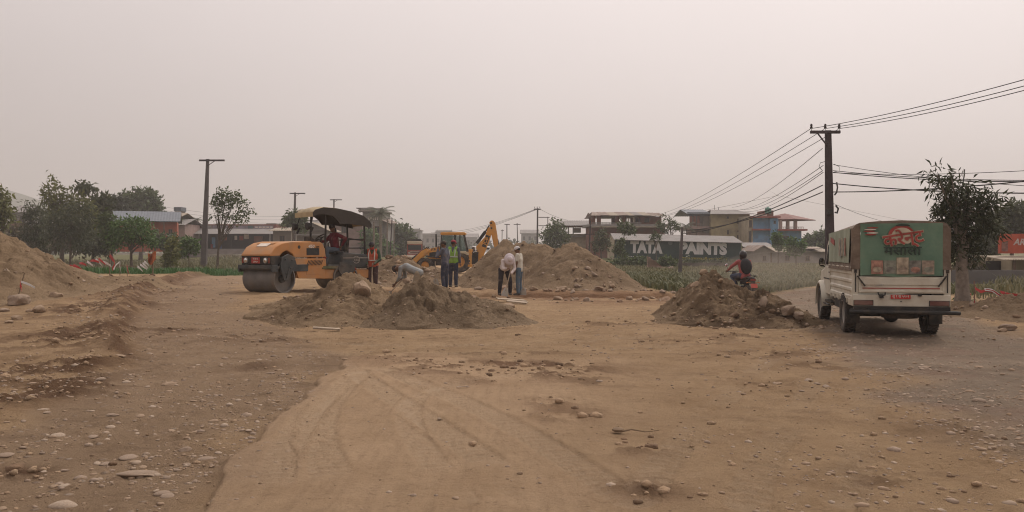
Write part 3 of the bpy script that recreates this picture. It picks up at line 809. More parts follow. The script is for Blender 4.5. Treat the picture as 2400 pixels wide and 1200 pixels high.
for (px, py, w, ln, a, lb) in [(1198, 706, .35, .9, .3, 'flat broken board lying in front of the two white-topped workers'), (1212, 712, .28, .6, -.2, 'short pale board lying below the first board by the trench'),
        (1172, 692, .12, .8, 1.9, 'narrow grey plank beside the hatted worker'), (765, 778, .12, .5, .2, 'thin flat board lying in front of the boulder heap')]:
    x, y = gp(px, py); mb = MB(); mb.box((0, 0, 0), (ln, w, .035))
    o = mb.build('board', m_board, bevel=.006, loc=(x, y, hz(x, y) + .06), rot=(.06, .08, a)); tag(o, lb, 'board')
m_twig = mat('twig', (.2, .14, .09), .9)
x, y = gp(1455, 1030); mb = MB()
mb.tube([(0, 0, .02), (.09, .01, .035), (.2, -.01, .02), (.31, .0, .03)], [.009, .006, .005, .003], 6)
mb.tube([(0, 0, .02), (-.05, .05, .04)], [.008, .004], 5); mb.ell((-.02, .02, .03), (.05, .04, .02), 8, 5)
tag(mb.build('twig', m_twig, loc=(x, y, hz(x, y))), 'dry twig with a torn root lying on the bare soil', 'twig')
x, y = gp(1083, 920); mb = MB(); mb.box((0, 0, .02), (.14, .02, .006), (0, 0, .6))
tag(mb.build('wood_chip', m_stone[2], loc=(x, y, hz(x, y))), 'thin white splinter lying on the tyre-marked sand', 'splinter')
# ------------------------------------------------------------------ lettering
def text_mesh(body, size, m, extrude=0.003, bold=0.0, shear=0.0, sx=1.0, name='lettering', space=1.0, cap=None):
    c = bpy.data.curves.new(name, 'FONT'); c.body = body; c.size = size; c.extrude = extrude; c.offset = bold * size
    c.shear = shear; c.align_x = 'CENTER'; c.align_y = 'CENTER'; c.resolution_u = 3; c.space_character = space
    o = bpy.data.objects.new(name, c); COL.objects.link(o)
    dg = bpy.context.evaluated_depsgraph_get()
    me = bpy.data.meshes.new_from_object(o.evaluated_get(dg))
    bpy.data.objects.remove(o); bpy.data.curves.remove(c)
    v = np.empty(len(me.vertices) * 3, dtype=np.float32); me.vertices.foreach_get('co', v); v = v.reshape(-1, 3)
    mid = (v.max(0) + v.min(0)) / 2; v -= mid; v[:, 0] *= sx
    if cap: v[:, :2] *= cap / (v[:, 1].max() - v[:, 1].min()) * np.array([1, 1])
    me.vertices.foreach_set('co', v.ravel()); me.name = name
    me.materials.clear(); me.materials.append(m); me.update()
    return me
def letter(body, size, m, parent, loc, rot, **k):
    return obj('lettering', text_mesh(body, size, m, **k), parent, loc, rot)
def wheel(parent, c, r, w, m_t, m_r, axis='x', lugs=28, lug_h=.012, hub=.58, cone=.6, rimcol=None, side=1):
    """a wheel: tyre with lugs, dished rim with hub"""
    t = MB(); h = w / 2
    t.lathe([(r*hub, -h*.7), (r*.74, -h), (r*.92, -h*.97), (r*.985, -h*.72), (r, -h*.3), (r, h*.3), (r*.985, h*.72), (r*.92, h*.97), (r*.74, h), (r*hub, h*.7)], (0, 0, 0), 'x', 32)
    for k in range(lugs):
        a = 2 * math.pi * k / lugs
        for sd in (-1, 1):
            M = Matrix.Rotation(a + sd * .06, 3, 'X') @ Matrix.Rotation(sd * .35, 3, 'Z')
            p = Matrix.Rotation(a + sd * .06, 3, 'X') @ Vector((sd * h * .5, 0, r + lug_h * .3))
            t.box(p, (h * .82, r * 2 * math.pi / lugs * .5, lug_h * 1.6), M)
    root = obj('wheel', None, parent, c); root.empty_display_size = .1
    t.build('tyre', m_t, root)
    q = MB()
    for sd in (-1, 1):
        q.lathe([(0.001, sd*h*.30), (r*.16, sd*h*.30), (r*.18, sd*h*.12), (r*hub*.75, sd*h*.02), (r*hub*.86, sd*h*.35), (r*hub*.98, sd*h*.62), (r*hub*1.03, sd*h*.70)], (0, 0, 0), 'x', 28)
        for k in range(6):
            a = k * math.pi / 3; q.tube([(sd*h*.03, r*.3*math.cos(a), r*.3*math.sin(a)), (sd*h*.22, r*.3*math.cos(a), r*.3*math.sin(a))], r*.035, 6)
    q.build('rim', m_r, root)
    return root

# ------------------------------------------------------------------ white pickup with a tarpaulin canopy
m_white = mat('pickup_white', (0.54, 0.505, 0.42), .5, .07, 3, dirt=(.38, .31, .23), dirt_amt=.7, dirt_scale=2.5, spec=.4)
m_blk = mat('black_rubber', (0.028, 0.026, 0.024), .75, .3, 6, dirt=(.16, .12, .085), dirt_amt=.55, dirt_scale=3)
m_tyre = mat('dusty_tyre', (0.035, 0.032, 0.03), .9, .25, 9, .2, 40, dirt=(.15, .115, .085), dirt_amt=.75, dirt_scale=4)
m_dark = mat('chassis_black', (0.022, 0.021, 0.02), .65, .3, 6, dirt=(.12, .09, .065), dirt_amt=.4)
m_rim = mat('rim_grey', (.28, .26, .235), .55, .15, 6, dirt=(.2, .15, .11), dirt_amt=.6)
m_tarp = mat('tarp_brown', (.150, .112, .085), .85, .18, 4, .35, 9, dirt=(.24, .19, .145), dirt_amt=.4)
m_bgreen = mat('banner_green', (.105, .190, .135), .6, .25, 1.6, .12, 5, dirt=(.19, .26, .18), dirt_amt=.75, dirt_scale=1.5)
m_red = mat('print_red', (.30, .055, .045), .6, .3, 6)
m_redlamp = mat('tail_lamp', (.20, .030, .022), .25, .15, 9, dirt=(.22, .15, .11), dirt_amt=.6)
m_pwhite = mat('print_white', (.62, .55, .48), .6, .12, 5)
m_pdark = mat('print_dark', (.028, .045, .035), .6, .2, 6)
m_glass, n, l, b = new_mat('dark_glass')
b.inputs['Base Color'].default_value = (.015, .018, .02, 1); b.inputs['Roughness'].default_value = .08
m_mir, n, l, b = new_mat('mirror_glass')
b.inputs['Base Color'].default_value = (.8, .8, .8, 1); b.inputs['Metallic'].default_value = 1; b.inputs['Roughness'].default_value = .05
m_chrome = mat('steel', (.36, .34, .31), .4, .15, 8, metal=.6)

VX, VY = 7.0, 15.48
van = thing('pickup', 'white pickup with brown tarpaulin canopy and green printed banners driving away', 'pickup', (VX, VY, 0), R(-12.8))
van.location.z = hz(VX, VY) + .01
Wd = .79
mb = MB()                                                   # chassis
for sx in (-.42, .42): mb.b2((sx-.05, -.95, .42), (sx+.05, 3.6, .56))
for yy in (-.9, -.2, .9, 2.0, 3.0): mb.b2((-.42, yy-.05, .43), (.42, yy+.05, .54))
mb.tube([(-.6, 0, .36), (.6, 0, .36)], .055, 10); mb.ell((.05, 0, .36), (.15, .17, .16), 12, 8)
mb.tube([(-.6, 3.1, .36), (.6, 3.1, .36)], .05, 8)
for sx in (-.5, .5):
    mb.sheet([[(sx-.035, -.75 + 1.5*t, .50 - .14*math.sin(math.pi*t)), (sx+.035, -.75 + 1.5*t, .50 - .14*math.sin(math.pi*t))] for t in np.linspace(0, 1, 9)], .03)
mb.b2((-.72, .5, .40), (-.45, 1.5, .58)); mb.b2((-.40, 1.0, .35), (.3, 1.6, .52))
mb.build('chassis', m_dark, van, bevel=.008)
mb = MB(); mb.tube([(.3, 1.2, .34), (.35, .3, .30), (.38, -.3, .46), (.38, -1.0, .36)], .028, 8); mb.ell((.32, .9, .33), (.1, .3, .08), 12, 8)
mb.build('exhaust', m_dark, van)
mb = MB(); mb.tube([(-.62, -.62, .40), (-.3, -.62, .40)], .02, 6)
mb.lathe([(.12, -.09), (.30, -.09), (.32, -.04), (.32, .04), (.30, .09), (.12, .09)], (.08, -.55, .42), 'z', 24); mb.build('spare_wheel', m_tyre, van)
# load bed: floor and ribbed sides
mb = MB(); mb.b2((-Wd+.02, -.97, .60), (Wd-.02, 1.64, .68))
for sx in (-1, 1):
    prof = [(.66, .000), (.66, .028), (.72, .028), (.735, .012), (.80, .012), (.815, .030), (.86, .030), (.875, .012), (.95, .012), (.965, .030), (1.01, .030), (1.025, .012), (1.10, .012), (1.115, .032), (1.21, .032), (1.21, -.03), (.66, -.03)]
    mb.prism([(sx*(Wd-.032+p[1]) , p[0]) for p in prof], -1.0, 1.66, 'y')
    for yy in np.linspace(-.85, 1.5, 6): mb.b2((sx*(Wd-.03), yy-.02, .58), (sx*(Wd+.006), yy+.02, .70))
    mb.b2((sx*(Wd-.10), -1.01, .66), (sx*(Wd+.008), -.95, 1.25))
mb.b2((-Wd, 1.62, .62), (Wd, 1.68, 1.22))
mb.build('load_bed', m_white, van, bevel=.006)
mb = MB(); mb.b2((-Wd, -1.02, .555), (Wd, -.93, .76)); mb.b2((-Wd, -1.0, .553), (-Wd+.03, -.5, .67)); mb.b2((Wd-.03, -1.0, .553), (Wd, -.5, .67))
mb.build('rear_sill', m_white, van, bevel=.01)
mb = MB()                                                   # tailgate, pressed panel
mb.b2((-.69, -1.025, .785), (.69, -.985, 1.075))
mb.prism([(-.64, .93), (.64, .93), (.64, .965), (.58, 1.055), (-.58, 1.055), (-.64, .965)], -1.040, -1.02, 'y')
mb.b2((-.66, -1.037, .80), (.66, -1.02, .835))
for sx in (-1, 1): mb.b2((sx*.69, -1.033, .79), (sx*.655, -1.02, 1.07))
tg = mb.build('tailgate', m_white, van, bevel=.008)
mb = MB(); mb.b2((-.63, -1.030, .865), (.62, -1.024, .882)); mb.build('stripe', m_red, tg)
for sx in (-1, 1):
    mb = MB(); mb.box((sx*.655, -1.05, 1.00), (.022, .03, .22), (0, sx*.62, 0)); mb.build('tailgate_stay', m_dark, tg)
    mb = MB(); mb.b2((sx*.72, -1.045, 1.14), (sx*.765, -1.02, 1.20)); mb.build('corner_hook', m_dark, tg)
    mb = MB(); mb.b2((sx*.735, -1.03, .80), (sx*.75, -1.015, 1.135)); mb.build('corner_rod', m_dark, tg)
mb = MB(); mb.tube([(-.38, -1.06, .80), (-.37, -1.07, .76), (-.32, -1.075, .74), (-.27, -1.07, .76), (-.26, -1.06, .80)], .012, 6); mb.b2((-.35, -1.07, .70), (-.29, -1.02, .77)); mb.build('tailgate_latch', m_dark, tg)
mb = MB(); mb.b2((.27, -1.045, .74), (.33, -1.02, .775)); mb.build('tailgate_catch', m_dark, tg)
mb = MB(); mb.tube([(0, -1.035, .645), (0, -1.02, .645)], .011, 8); mb.build('keyhole', m_dark, tg)
mb = MB()
for (x0, y0) in ((-.40, .92), (-.37, .925), (-.34, .935), (-.31, .93)): mb.box((x0, -1.045, y0), (.05, .004, .012), (0, -.3, 0))
mb.build('emblem', m_chrome, tg)
for sx in (-1, 1):
    lm = MB(); lm.b2((sx*.46, -1.035, .578), (sx*.765, -1.015, .655)); ol = lm.build('tail_light', mat('lamp_dusty', (.15, .062, .05), .45, .2, 12, dirt=(.24, .17, .13), dirt_amt=.6), van, bevel=.006)
    q = MB(); q.b2((sx*.45, -1.03, .568), (sx*.775, -1.012, .665)); q.build('lamp_surround', m_dark, ol)
mb = MB(); mb.b2((-.17, -1.045, .69), (.15, -1.035, .762)); pl = mb.build('number_plate', mat('plate_red', (.42, .035, .03), .5, .1, 6), van)
letter('लु १ ख ५२०१', .062, m_pwhite, pl, (-.01, -1.047, .726), (R(90), 0, 0), bold=.012, sx=.86)
mb = MB(); mb.tube([(-.80, -1.06, .50), (-.86, -1.10, .46), (.86, -1.10, .46), (.92, -1.08, .455)], .034, 10); mb.b2((-.78, -1.06, .43), (.78, -1.0, .555))
for sx in (-.5, .5): mb.b2((sx-.04, -1.08, .44), (sx+.04, -.8, .52))
mb.build('rear_bumper', m_dark, van)
# canopy: hoops, tarpaulin, printed banners
def arch(x):                                               # roof section
    return 2.06 - .055 * (abs(x) / Wd) ** 2 - .085 * max(0, (abs(x) / Wd - .86) / .14) ** 2
xs_ = [-Wd, -Wd*.97, -Wd*.92, -Wd*.85, -.4, 0, .4, Wd*.85, Wd*.92, Wd*.97, Wd]
mb = MB()
rows = []
for t in np.linspace(0, 1, 22):
    yy = -1.0 + 2.66 * t; sag = .012 * math.sin(t * 6 * math.pi) ** 2
    rows.append([(x, yy, arch(x) - sag - .09 * t) for x in xs_])
mb.sheet(rows, .012)
for sx in (-1, 1):
    rows = []
    for t in np.linspace(0, 1, 34):
        yy = -1.0 + 2.66 * t; top = arch(Wd) - .09 * t
        rows.append([(sx * (Wd + .004 + .012 * math.sin(t * 31 + k) * (k > 0) * (1 if k < 6 else .4) + (.02 if k > 5 else 0)), yy, top + (1.17 - top) * k / 7) for k in range(8)])
    mb.sheet(rows, .008, (sx, 0, 0))
for sx in (-1, 1):
    mb.sheet([[(sx*(Wd+.006), -1.012 - .006*math.sin(k*1.7), 1.20 + (arch(Wd)-1.2)*k/9), (sx*(Wd-.13 + .01*math.sin(k*2.1)), -1.016, 1.20 + (arch(.65)-1.2)*k/9)] for k in range(10)], .01, (0, -1, 0))
mb.sheet([[(x, -1.01, arch(x)), (x, -1.02, arch(x)-.05)] for x in xs_], .01, (0, -1, 0))
for t in (.0, .26, .52): mb.tube([(-Wd-.012, -1+2.66*t, 1.2), (-Wd-.012, -1+2.66*t, arch(Wd)-.09*t)], .012, 6)
can = mb.build('canopy', m_tarp, van, smooth=60)
mb = MB()
mb.tube([(-Wd-.016, 1.66, 1.24), (-Wd-.016, -1.0, 1.24)], .012, 6); mb.tube([(Wd+.016, 1.66, 1.24), (Wd+.016, -1.0, 1.24)], .012, 6)
mb.build('tie_rope', m_white, can)
mb = MB()
mb.sheet([[(x*1.0, -1.030 - .012*math.sin(x*9 + z*3) * (0.3 + .7*(2-z)), z - .012*math.cos(x*6)*(z < 1.2)) for x in np.linspace(-.665, .665, 25)] for z in np.linspace(2.005, 1.085, 16)], .006, (0, -1, 0))
ban = mb.build('rear_banner', m_bgreen, can, smooth=60)
BY = -1.052
prc_cream = mat('print_halo', (.34, .27, .20), .6, .2, 5)
# printed dish, chillies, product pictures: flat ink on the banner
mb = MB().mat(0)
mb.prism([(.0 + .215*math.cos(a), 1.79 + .185*math.sin(a)) for a in np.linspace(0.1, math.pi + .6, 30)], BY, BY+.004, 'y')
mb.mat(1).prism([(.01 + .175*math.cos(a), 1.775 + .155*math.sin(a)) for a in np.linspace(-.9, math.pi + .9, 30)], BY-.003, BY, 'y')
mb.mat(2).prism([(.02 + .12*math.cos(a), 1.955 + .04*math.sin(a)) for a in np.linspace(0, math.pi, 12)], BY-.004, BY, 'y')
for k in range(5): mb.mat(3 if k % 2 else 0).prism([(-.50 + .10*math.cos(a) + .03*math.sin(k*2), 1.87 + .012*math.sin(a) + .03*(k-2)) for a in np.linspace(0, 6.28, 10)[:-1]], BY-.002-.001*k, BY+.004, 'y')
mb.build('print_emblem', [m_red, mat('print_cream', (.42, .36, .27), .6, .2, 5), m_pdark, m_pwhite], ban)
prc = [mat('photo_print', c, .6, .45, 14) for c in ((.30, .16, .12), (.20, .20, .16), (.33, .27, .20), (.16, .15, .13), (.28, .22, .17))]
for k in range(5):
    q = MB(); x0 = -.49 + k*.205; q.b2((x0, BY, 1.12 + .01*(k % 2)), (x0+.195, BY+.005, 1.36 + .05*(k % 3 == 2)))
    q.mat(1).prism([(x0+.1+.075*math.cos(a), 1.20+.05*math.sin(a)) for a in np.linspace(0, 6.28, 14)[:-1]], BY-.003, BY, 'y')
    q.build('product_picture', [prc[k], prc[(k+2) % 5]], ban)
letter('करेन्ट', .29, prc_cream, ban, (.03, BY-.005, 1.735), (R(90), R(-9), 0), bold=.05, sx=1.0)
letter('करेन्ट', .29, m_red, ban, (.03, BY-.009, 1.735), (R(90), R(-9), 0), bold=.016, sx=1.0)
letter('मसाला', .215, m_pdark, ban, (.02, BY-.006, 1.525), (R(90), 0, 0), bold=.016, sx=1.12)
mb = MB()
mb.sheet([[(-Wd-.034 - .01*math.sin(y*11 + z*4), y, z - .04*(y+.8)*(z > 1.5)/2) for y in np.linspace(-.86, 1.58, 25)] for z in np.linspace(1.93, 1.31, 9)], .005, (-1, 0, 0))
sb = mb.build('side_banner', mat('banner_faded', (.27, .30, .225), .6, .25, 1.5, .12, 5, dirt=(.24, .27, .21), dirt_amt=.6, dirt_scale=1.4), can, smooth=60)
for k in range(5): mb = MB(); mb.box((-Wd-.048, -.5+.16*k, 1.60 - .03*(k % 2)), (.004, .13, .33)); mb.build('product_picture', prc[k], sb)
mb = MB(); mb.box((-Wd-.05, .95, 1.72), (.004, .5, .1), (.15, 0, 0)); mb.build('print_title', m_red, sb)
# cab
mb = MB()
cabp = [(1.72, .58), (1.72, 1.22), (1.78, 1.74), (1.95, 1.80), (2.45, 1.78), (2.62, 1.70), (2.90, 1.18), (3.62, 1.08), (3.72, .95), (3.72, .55)]
for sx in (-1, 1): pass
mb.prism(cabp, -.70, .70, 'x')
cab = mb.build('cab', m_white, van, bevel=.03)
for sx in (-1, 1):
    q = MB(); q.prism([(1.80, .60), (1.80, 1.20), (2.82, 1.20), (2.86, .78), (2.70, .60)], sx*.70, sx*.735, 'x'); dr = q.build('door', m_white, van, bevel=.012)
    q = MB(); q.b2((sx*.735, 1.9, 1.06), (sx*.757, 2.05, 1.09)); q.build('handle', m_blk, dr)
    q = MB(); q.b2((sx*.733, 1.78, .92), (sx*.745, 2.86, .945)); q.build('rub_strip', m_blk, dr)
    q = MB(); q.prism([(1.86, 1.23), (1.9, 1.66), (2.42, 1.66), (2.76, 1.23)], sx*.690, sx*.712, 'x'); q.build('window_pane', m_glass, dr)
    q = MB()                                               # flared front wing
    pts = [(3.10 + .50*math.cos(a), .42 + .46*math.sin(a)) for a in np.linspace(-.15, math.pi + .15, 18)]
    q.sheet([[(sx*.58, p[0], p[1]) for p in pts], [(sx*.80, p[0], p[1]-.01) for p in pts], [(sx*.825, p[0], p[1]-.045) for p in pts]], .02, (0, 0, 1))
    q.build('front_wing', m_white, van, smooth=60)
    q = MB(); q.ell((sx*.80, 2.75, 1.28), (.065, .035, .10), 10, 8); q.tube([(sx*.72, 2.72, 1.18), (sx*.80, 2.74, 1.20)], .014, 6)
    mi = q.build('side_mirror', m_blk, van)
    q = MB(); q.b2((sx*.80-.043, 2.712, 1.22), (sx*.80+.043, 2.718, 1.34)); q.build('mirror_glass', m_mir, mi)
    q = MB(); q.tube([(sx*.55, 3.70, .82), (sx*.55, 3.75, .82)], .09, 14); q.build('headlight', m_chrome, van)
    q = MB(); q.b2((sx*.58, -.50, .22), (sx*.80, -.485, .60)); q.build('mudflap', m_blk, van)
mb = MB(); mb.box((0, 2.765, 1.46), (1.24, .015, .56), (R(29), 0, 0)); mb.build('windscreen', m_glass, van)
mb = MB(); mb.b2((-.62, 1.70, 1.28), (.62, 1.715, 1.68)); mb.build('rear_window', m_glass, van)
mb = MB(); mb.b2((-.78, 3.75, .45), (.78, 3.83, .62)); mb.build('front_bumper', m_dark, van, bevel=.02)
mb = MB(); mb.b2((-.75, 1.75, .44), (-.62, 2.6, .47)); mb.tube([(-.78, 1.8, .40), (-.78, 2.55, .40)], .02, 6); mb.build('side_step', m_dark, van)
for (x, y) in ((-.70, 0), (.70, 0), (-.70, 3.1), (.70, 3.1)):
    wheel(van, (x, y, .365), .36, .21, m_tyre, m_rim, lugs=30)

# ------------------------------------------------------------------ yellow tandem roller
m_yel = mat('roller_yellow', (.45, .205, .068), .55, .1, 3, dirt=(.34, .22, .13), dirt_amt=.65, dirt_scale=2.5, spec=.35)
m_slate = mat('roller_slate', (.045, .050, .052), .6, .2, 5, dirt=(.14, .115, .09), dirt_amt=.5)
m_steel = mat('drum_steel', (.165, .152, .14), .6, .2, 4, .1, 20, metal=.15, dirt=(.2, .155, .115), dirt_amt=.45, dirt_scale=3)
m_can = mat('canopy_cream', (.40, .315, .185), .6, .15, 3, dirt=(.28, .21, .14), dirt_amt=.5)
m_can_in = mat('canopy_dark', (.055, .048, .042), .8, .2, 4)
RX, RY = -6.42, 25.9
roller = thing('road_roller', 'yellow tandem road roller with canopy and a wide steel drum in front', 'road roller', (RX, RY, 0), 0)
roller.location.z = hz(RX - .5, RY - .8) - .02
roller.rotation_euler = (0, 0, R(180 - 32)); roller.scale = (1.04,) * 3
LW = .60                                                   # half width of body; forward +Y, left side -X
def drum(yc):
    q = MB()
    r, h = .40, .64
    q.lathe([(r-.035, -h+.16), (r-.035, -h), (r, -h), (r, h), (r-.035, h), (r-.035, h-.16)], (0, yc, r), 'x', 48)
    q.lathe([(.001, -h+.13), (r-.036, -h+.13)], (0, yc, r), 'x', 48); q.lathe([(.001, h-.13), (r-.036, h-.13)], (0, yc, r), 'x', 48)
    d = q.build('drum', m_steel, roller)
    for sd in (-1, 1):
        q = MB()
        q.lathe([(.001, sd*(h-.06)), (.10, sd*(h-.06)), (.12, sd*(h-.12)), (.12, sd*(h-.14))], (0, yc, r), 'x', 20)
        for k in range(6):
            a = k*math.pi/3; q.tube([(sd*(h-.05), yc+.075*math.cos(a), r+.075*math.sin(a)), (sd*(h-.07), yc+.075*math.cos(a), r+.075*math.sin(a))], .012, 6)
        q.build('hub', m_slate, d)
drum(1.42); drum(-1.05)
mb = MB()                                                  # front fork: side plates and bumper beam
for sd in (-1, 1):
    mb.prism([(1.10, 1.02), (1.35, 1.10), (1.55, 1.02), (1.62, .78), (1.50, .36), (1.34, .36), (1.18, .62), (1.02, .80)], sd*.655, sd*.70, 'x')
    for (yy, zz) in ((1.2, .92), (1.45, .95), (1.42, .55), (1.25, .70)): mb.tube([(sd*.70, yy, zz), (sd*.725, yy, zz)], .026, 8)
    mb.tube([(sd*.71, 1.42, .42), (sd*.72, 1.30, .75)], .02, 6)
mb.b2((-.68, 1.80, .69), (.68, 1.93, .79)); mb.b2((-.70, 1.72, .60), (-.64, 1.93, .80)); mb.b2((.64, 1.72, .60), (.70, 1.93, .80))
mb.b2((-.62, .5, .60), (.62, 1.1, .80)); mb.b2((-.62, 1.83, .655), (.62, 1.875, .70))
mb.build('front_fork', m_slate, roller, bevel=.008)
mb = MB()                                                  # hood
pr_ = [(1.90, 1.04), (1.90, 1.09), (1.72, 1.30), (1.48, 1.41), (1.15, 1.46), (.0, 1.46), (-.10, 1.41), (-.20, 1.25), (-.24, 1.00), (1.02, 1.00), (1.10, 1.10), (1.30, 1.20), (1.45, 1.14), (1.56, 1.04)]
mb.prism([(y, z) for (y, z) in pr_], -LW, LW, 'x')
hood = mb.build('hood', m_yel, roller, bevel=.045)
mb = MB(); mb.prism([(1.58, 1.385), (1.50, 1.435), (.15, 1.485), (.05, 1.44)], -.36, .36, 'x'); mb.build('hood_bulge', m_yel, hood, bevel=.02)
mb = MB(); mb.box((-.02, 1.62, 1.362), (.42, .2, .012), (R(-27), 0, 0)); mb.build('faded_sticker', m_pwhite, hood)
mb = MB(); mb.prism([(1.0, .97), (-.24, .97), (-.25, .36), (.86, .40), (.92, .55), (1.0, .72)], -LW, -LW+.05, 'x'); mb.prism([(1.0, .97), (-.24, .97), (-.25, .36), (.86, .40), (.92, .55), (1.0, .72)], LW-.05, LW, 'x')
mb.b2((-LW+.05, -.2, .42), (LW-.05, .9, .96))
side = mb.build('side_panel', m_yel, roller, bevel=.015)
mb = MB(); mb.b2((-LW-.006, .48, .50), (-LW, .02, .55)); mb.box((-LW-.004, .28, .60), (.008, .55, .2)); mb.build('access_cover', m_yel, side, bevel=.004)
for k in range(11):
    q = MB(); q.box((-LW-.005, .50-.055*k, .84), (.012, .018, .16), (R(28), 0, 0)); q.build('vent_slot', m_dark, side)
mb = MB(); mb.b2((-LW-.008, .55, 1.07), (-LW+.01, .05, 1.27))
gr = mb.build('side_grille', m_slate, hood)
q = MB()
for k in range(7): q.b2((-LW-.014, .55, 1.085+.027*k), (-LW-.006, .05, 1.092+.027*k))
q.build('grille_bars', m_dark, gr)
mb = MB(); mb.tube([(-LW-.006, .84, 1.30), (-LW+.01, .84, 1.30)], .05, 16); mb.build('filler_cap', m_dark, hood)
letter('450', .125, m_pwhite, hood, (-LW-.006, .36, 1.325), (R(90), 0, R(-90)), bold=.03, shear=.25, sx=1.25)
letter('DX', .07, m_dark, hood, (-LW-.006, .10, 1.31), (R(90), 0, R(-90)), bold=.02, shear=.25, sx=1.2)
mb = MB(); mb.b2((-.60, 1.55, .80), (.60, 1.885, 1.05)); mb.b2((-.60, 1.45, .82), (.60, 1.6, 1.02))
fp = mb.build('front_grille', m_dark, roller, bevel=.012)
for sx in (-1, 1):
    q = MB(); q.tube([(sx*.40, 1.885, .925), (sx*.40, 1.915, .925)], [.085, .08], 18); hl = q.build('headlight', m_chrome, roller)
    q = MB(); q.ell((sx*.40, 1.912, .925), (.062, .02, .062), 14, 6); q.build('lens', m_mir, hl)
    q = MB(); q.b2((sx*.50, 1.885, .85), (sx*.57, 1.90, 1.0)); q.build('indicator', m_redlamp, roller)
mb = MB(); mb.b2((-.17, 1.89, .84), (.17, 1.90, 1.01)); pl = mb.build('number_plate', mat('plate_worn', (.36, .06, .05), .6, .25, 12), roller)
letter('बा १ क', .075, m_pwhite, pl, (0, 1.904, .965), (R(90), 0, R(180)), bold=.01)
letter('८७५०', .085, m_pwhite, pl, (0, 1.904, .885), (R(90), 0, R(180)), bold=.01)
# operator station and rear body
mb = MB(); mb.b2((-LW, -.28, .66), (LW, -.95, .74)); mb.b2((-LW-.03, -.28, .655), (-LW, -.95, .70)); mb.build('platform', mat('platform_olive', (.11, .11, .055), .8, .2, 5, dirt=DUST, dirt_amt=.6), roller, bevel=.01)
mb = MB(); mb.prism([(-.28, .65), (-1.85, .62), (-1.85, .36), (-1.42, .36), (-1.30, .60), (-.80, .60), (-.66, .36), (-.28, .36)], -LW+.03, LW-.03, 'x')
mb.build('rear_frame', m_yel, roller, bevel=.015)
for sd in (-1, 1):
    mb = MB(); mb.prism([(-.82, .86), (-.78, .62), (-.95, .34), (-1.15, .34), (-1.32, .62), (-1.30, .86)], sd*.65, sd*.70, 'x')
    for (yy, zz) in ((-.9, .75), (-1.2, .75), (-1.0, .48), (-1.12, .48)): mb.tube([(sd*.695, yy, zz), (sd*.722, yy, zz)], .024, 8)
    mb.build('rear_fork', m_slate, roller, bevel=.006)
mb = MB(); mb.prism([(-.92, .74), (-.92, 1.02), (-1.0, 1.15), (-1.80, 1.08), (-1.84, .66), (-.95, .66)], -LW-.02, LW+.02, 'x')
pod = mb.build('rear_tank', m_slate, roller, bevel=.04)
mb = MB(); mb.b2((-LW-.03, -.97, .99), (-LW-.018, -1.80, .965)); mb.build('trim_line', m_rim, pod)
mb = MB()
mb.tube([(-LW-.028, -1.40+.105*math.cos(a), .92+.105*math.sin(a)) for a in np.linspace(.5, 5.8, 26)], .011, 5); mb.build('emblem', m_rim, pod)
letter('CASE', .085, m_rim, pod, (-LW-.028, -1.42, .91), (R(90), 0, R(-90)), bold=.02)
mb = MB(); mb.ell((-LW-.02, -1.36, .64), (.03, .05, .05), 10, 8); mb.build('reflector', m_redlamp, roller)
mb = MB(); mb.box((.0, -1.08, 1.14), (.48, .46, .10)); mb.box((.0, -1.32, 1.38), (.46, .10, .42), (R(8), 0, 0)); mb.build('seat', m_blk, roller, bevel=.03)
mb = MB(); mb.b2((-.16, -.30, .72), (.16, -.14, 1.42)); mb.prism([(-.40, 1.42), (-.10, 1.62), (-.08, 1.40)], -.22, .22, 'x')
mb.tube([(.1, -.30, 1.40), (.1, -.50, 1.56)], .025, 8)
mb.tube([(.02+.18*math.cos(a), -.52+.18*math.sin(a)*.8, 1.60-.10*math.sin(a)) for a in np.linspace(0, 6.28, 20)], .016, 6, False)
mb.tube([(.02-.18, -.52, 1.6), (.02+.18, -.52, 1.6)], .012, 6)
mb.tube([(-.30, -.25, .9), (-.34, -.38, 1.52)], .016, 6); mb.ell((-.34, -.38, 1.55), (.03, .03, .04), 8, 6)
mb.build('steering_console', m_blk, roller)
post = MB()
for (x, y, z0, y2) in ((-.52, -.42, 1.10, -.46), (.52, -.42, 1.10, -.46), (-.57, -1.72, 1.05, -1.70), (.57, -1.72, 1.05, -1.70)):
    q = MB(); q.tube([(x, y, z0), (x, y2, 2.36 if y > -1 else 2.12)], .032, 8); q.build('canopy_post', m_dark, roller)
for x in (-.57, .57):
    q = MB(); q.tube([(x, -1.72, 1.50), (x, -1.20, 1.56), (x, -1.05, 1.42), (x, -1.05, 1.1)], .020, 6); q.build('guard_rail', m_dark, roller)
for zz in (1.55, 1.28):
    q = MB(); q.tube([(-.57, -1.72, zz), (.57, -1.72, zz)], .019, 6); q.build('cross_bar', m_dark, roller)
q = MB(); q.tube([(-.5, -.46, 2.0), (-.5, -.47, 2.2), (-.40, -.47, 2.2), (-.40, -.46, 2.0), (-.5, -.46, 2.0)], .012, 6); q.build('grab_loop', m_dark, roller)
def cy(y): return y if y < -.8 else -.8 + (y + .8) * .66
prf = [(.42, 2.33), (.30, 2.44), (-.10, 2.52), (-.75, 2.50), (-1.25, 2.42), (-1.65, 2.30), (-1.86, 2.14), (-1.92, 2.00)]
mb = MB(); nx_ = 9
rows = [[(x, cy(y), z - .035*(abs(x)/.61)**3*1.0) for x in np.linspace(-.61, .61, nx_)] for (y, z) in prf]
mb.sheet(rows, .03)
cn = mb.build('canopy', m_can, roller, smooth=50)
mb = MB()
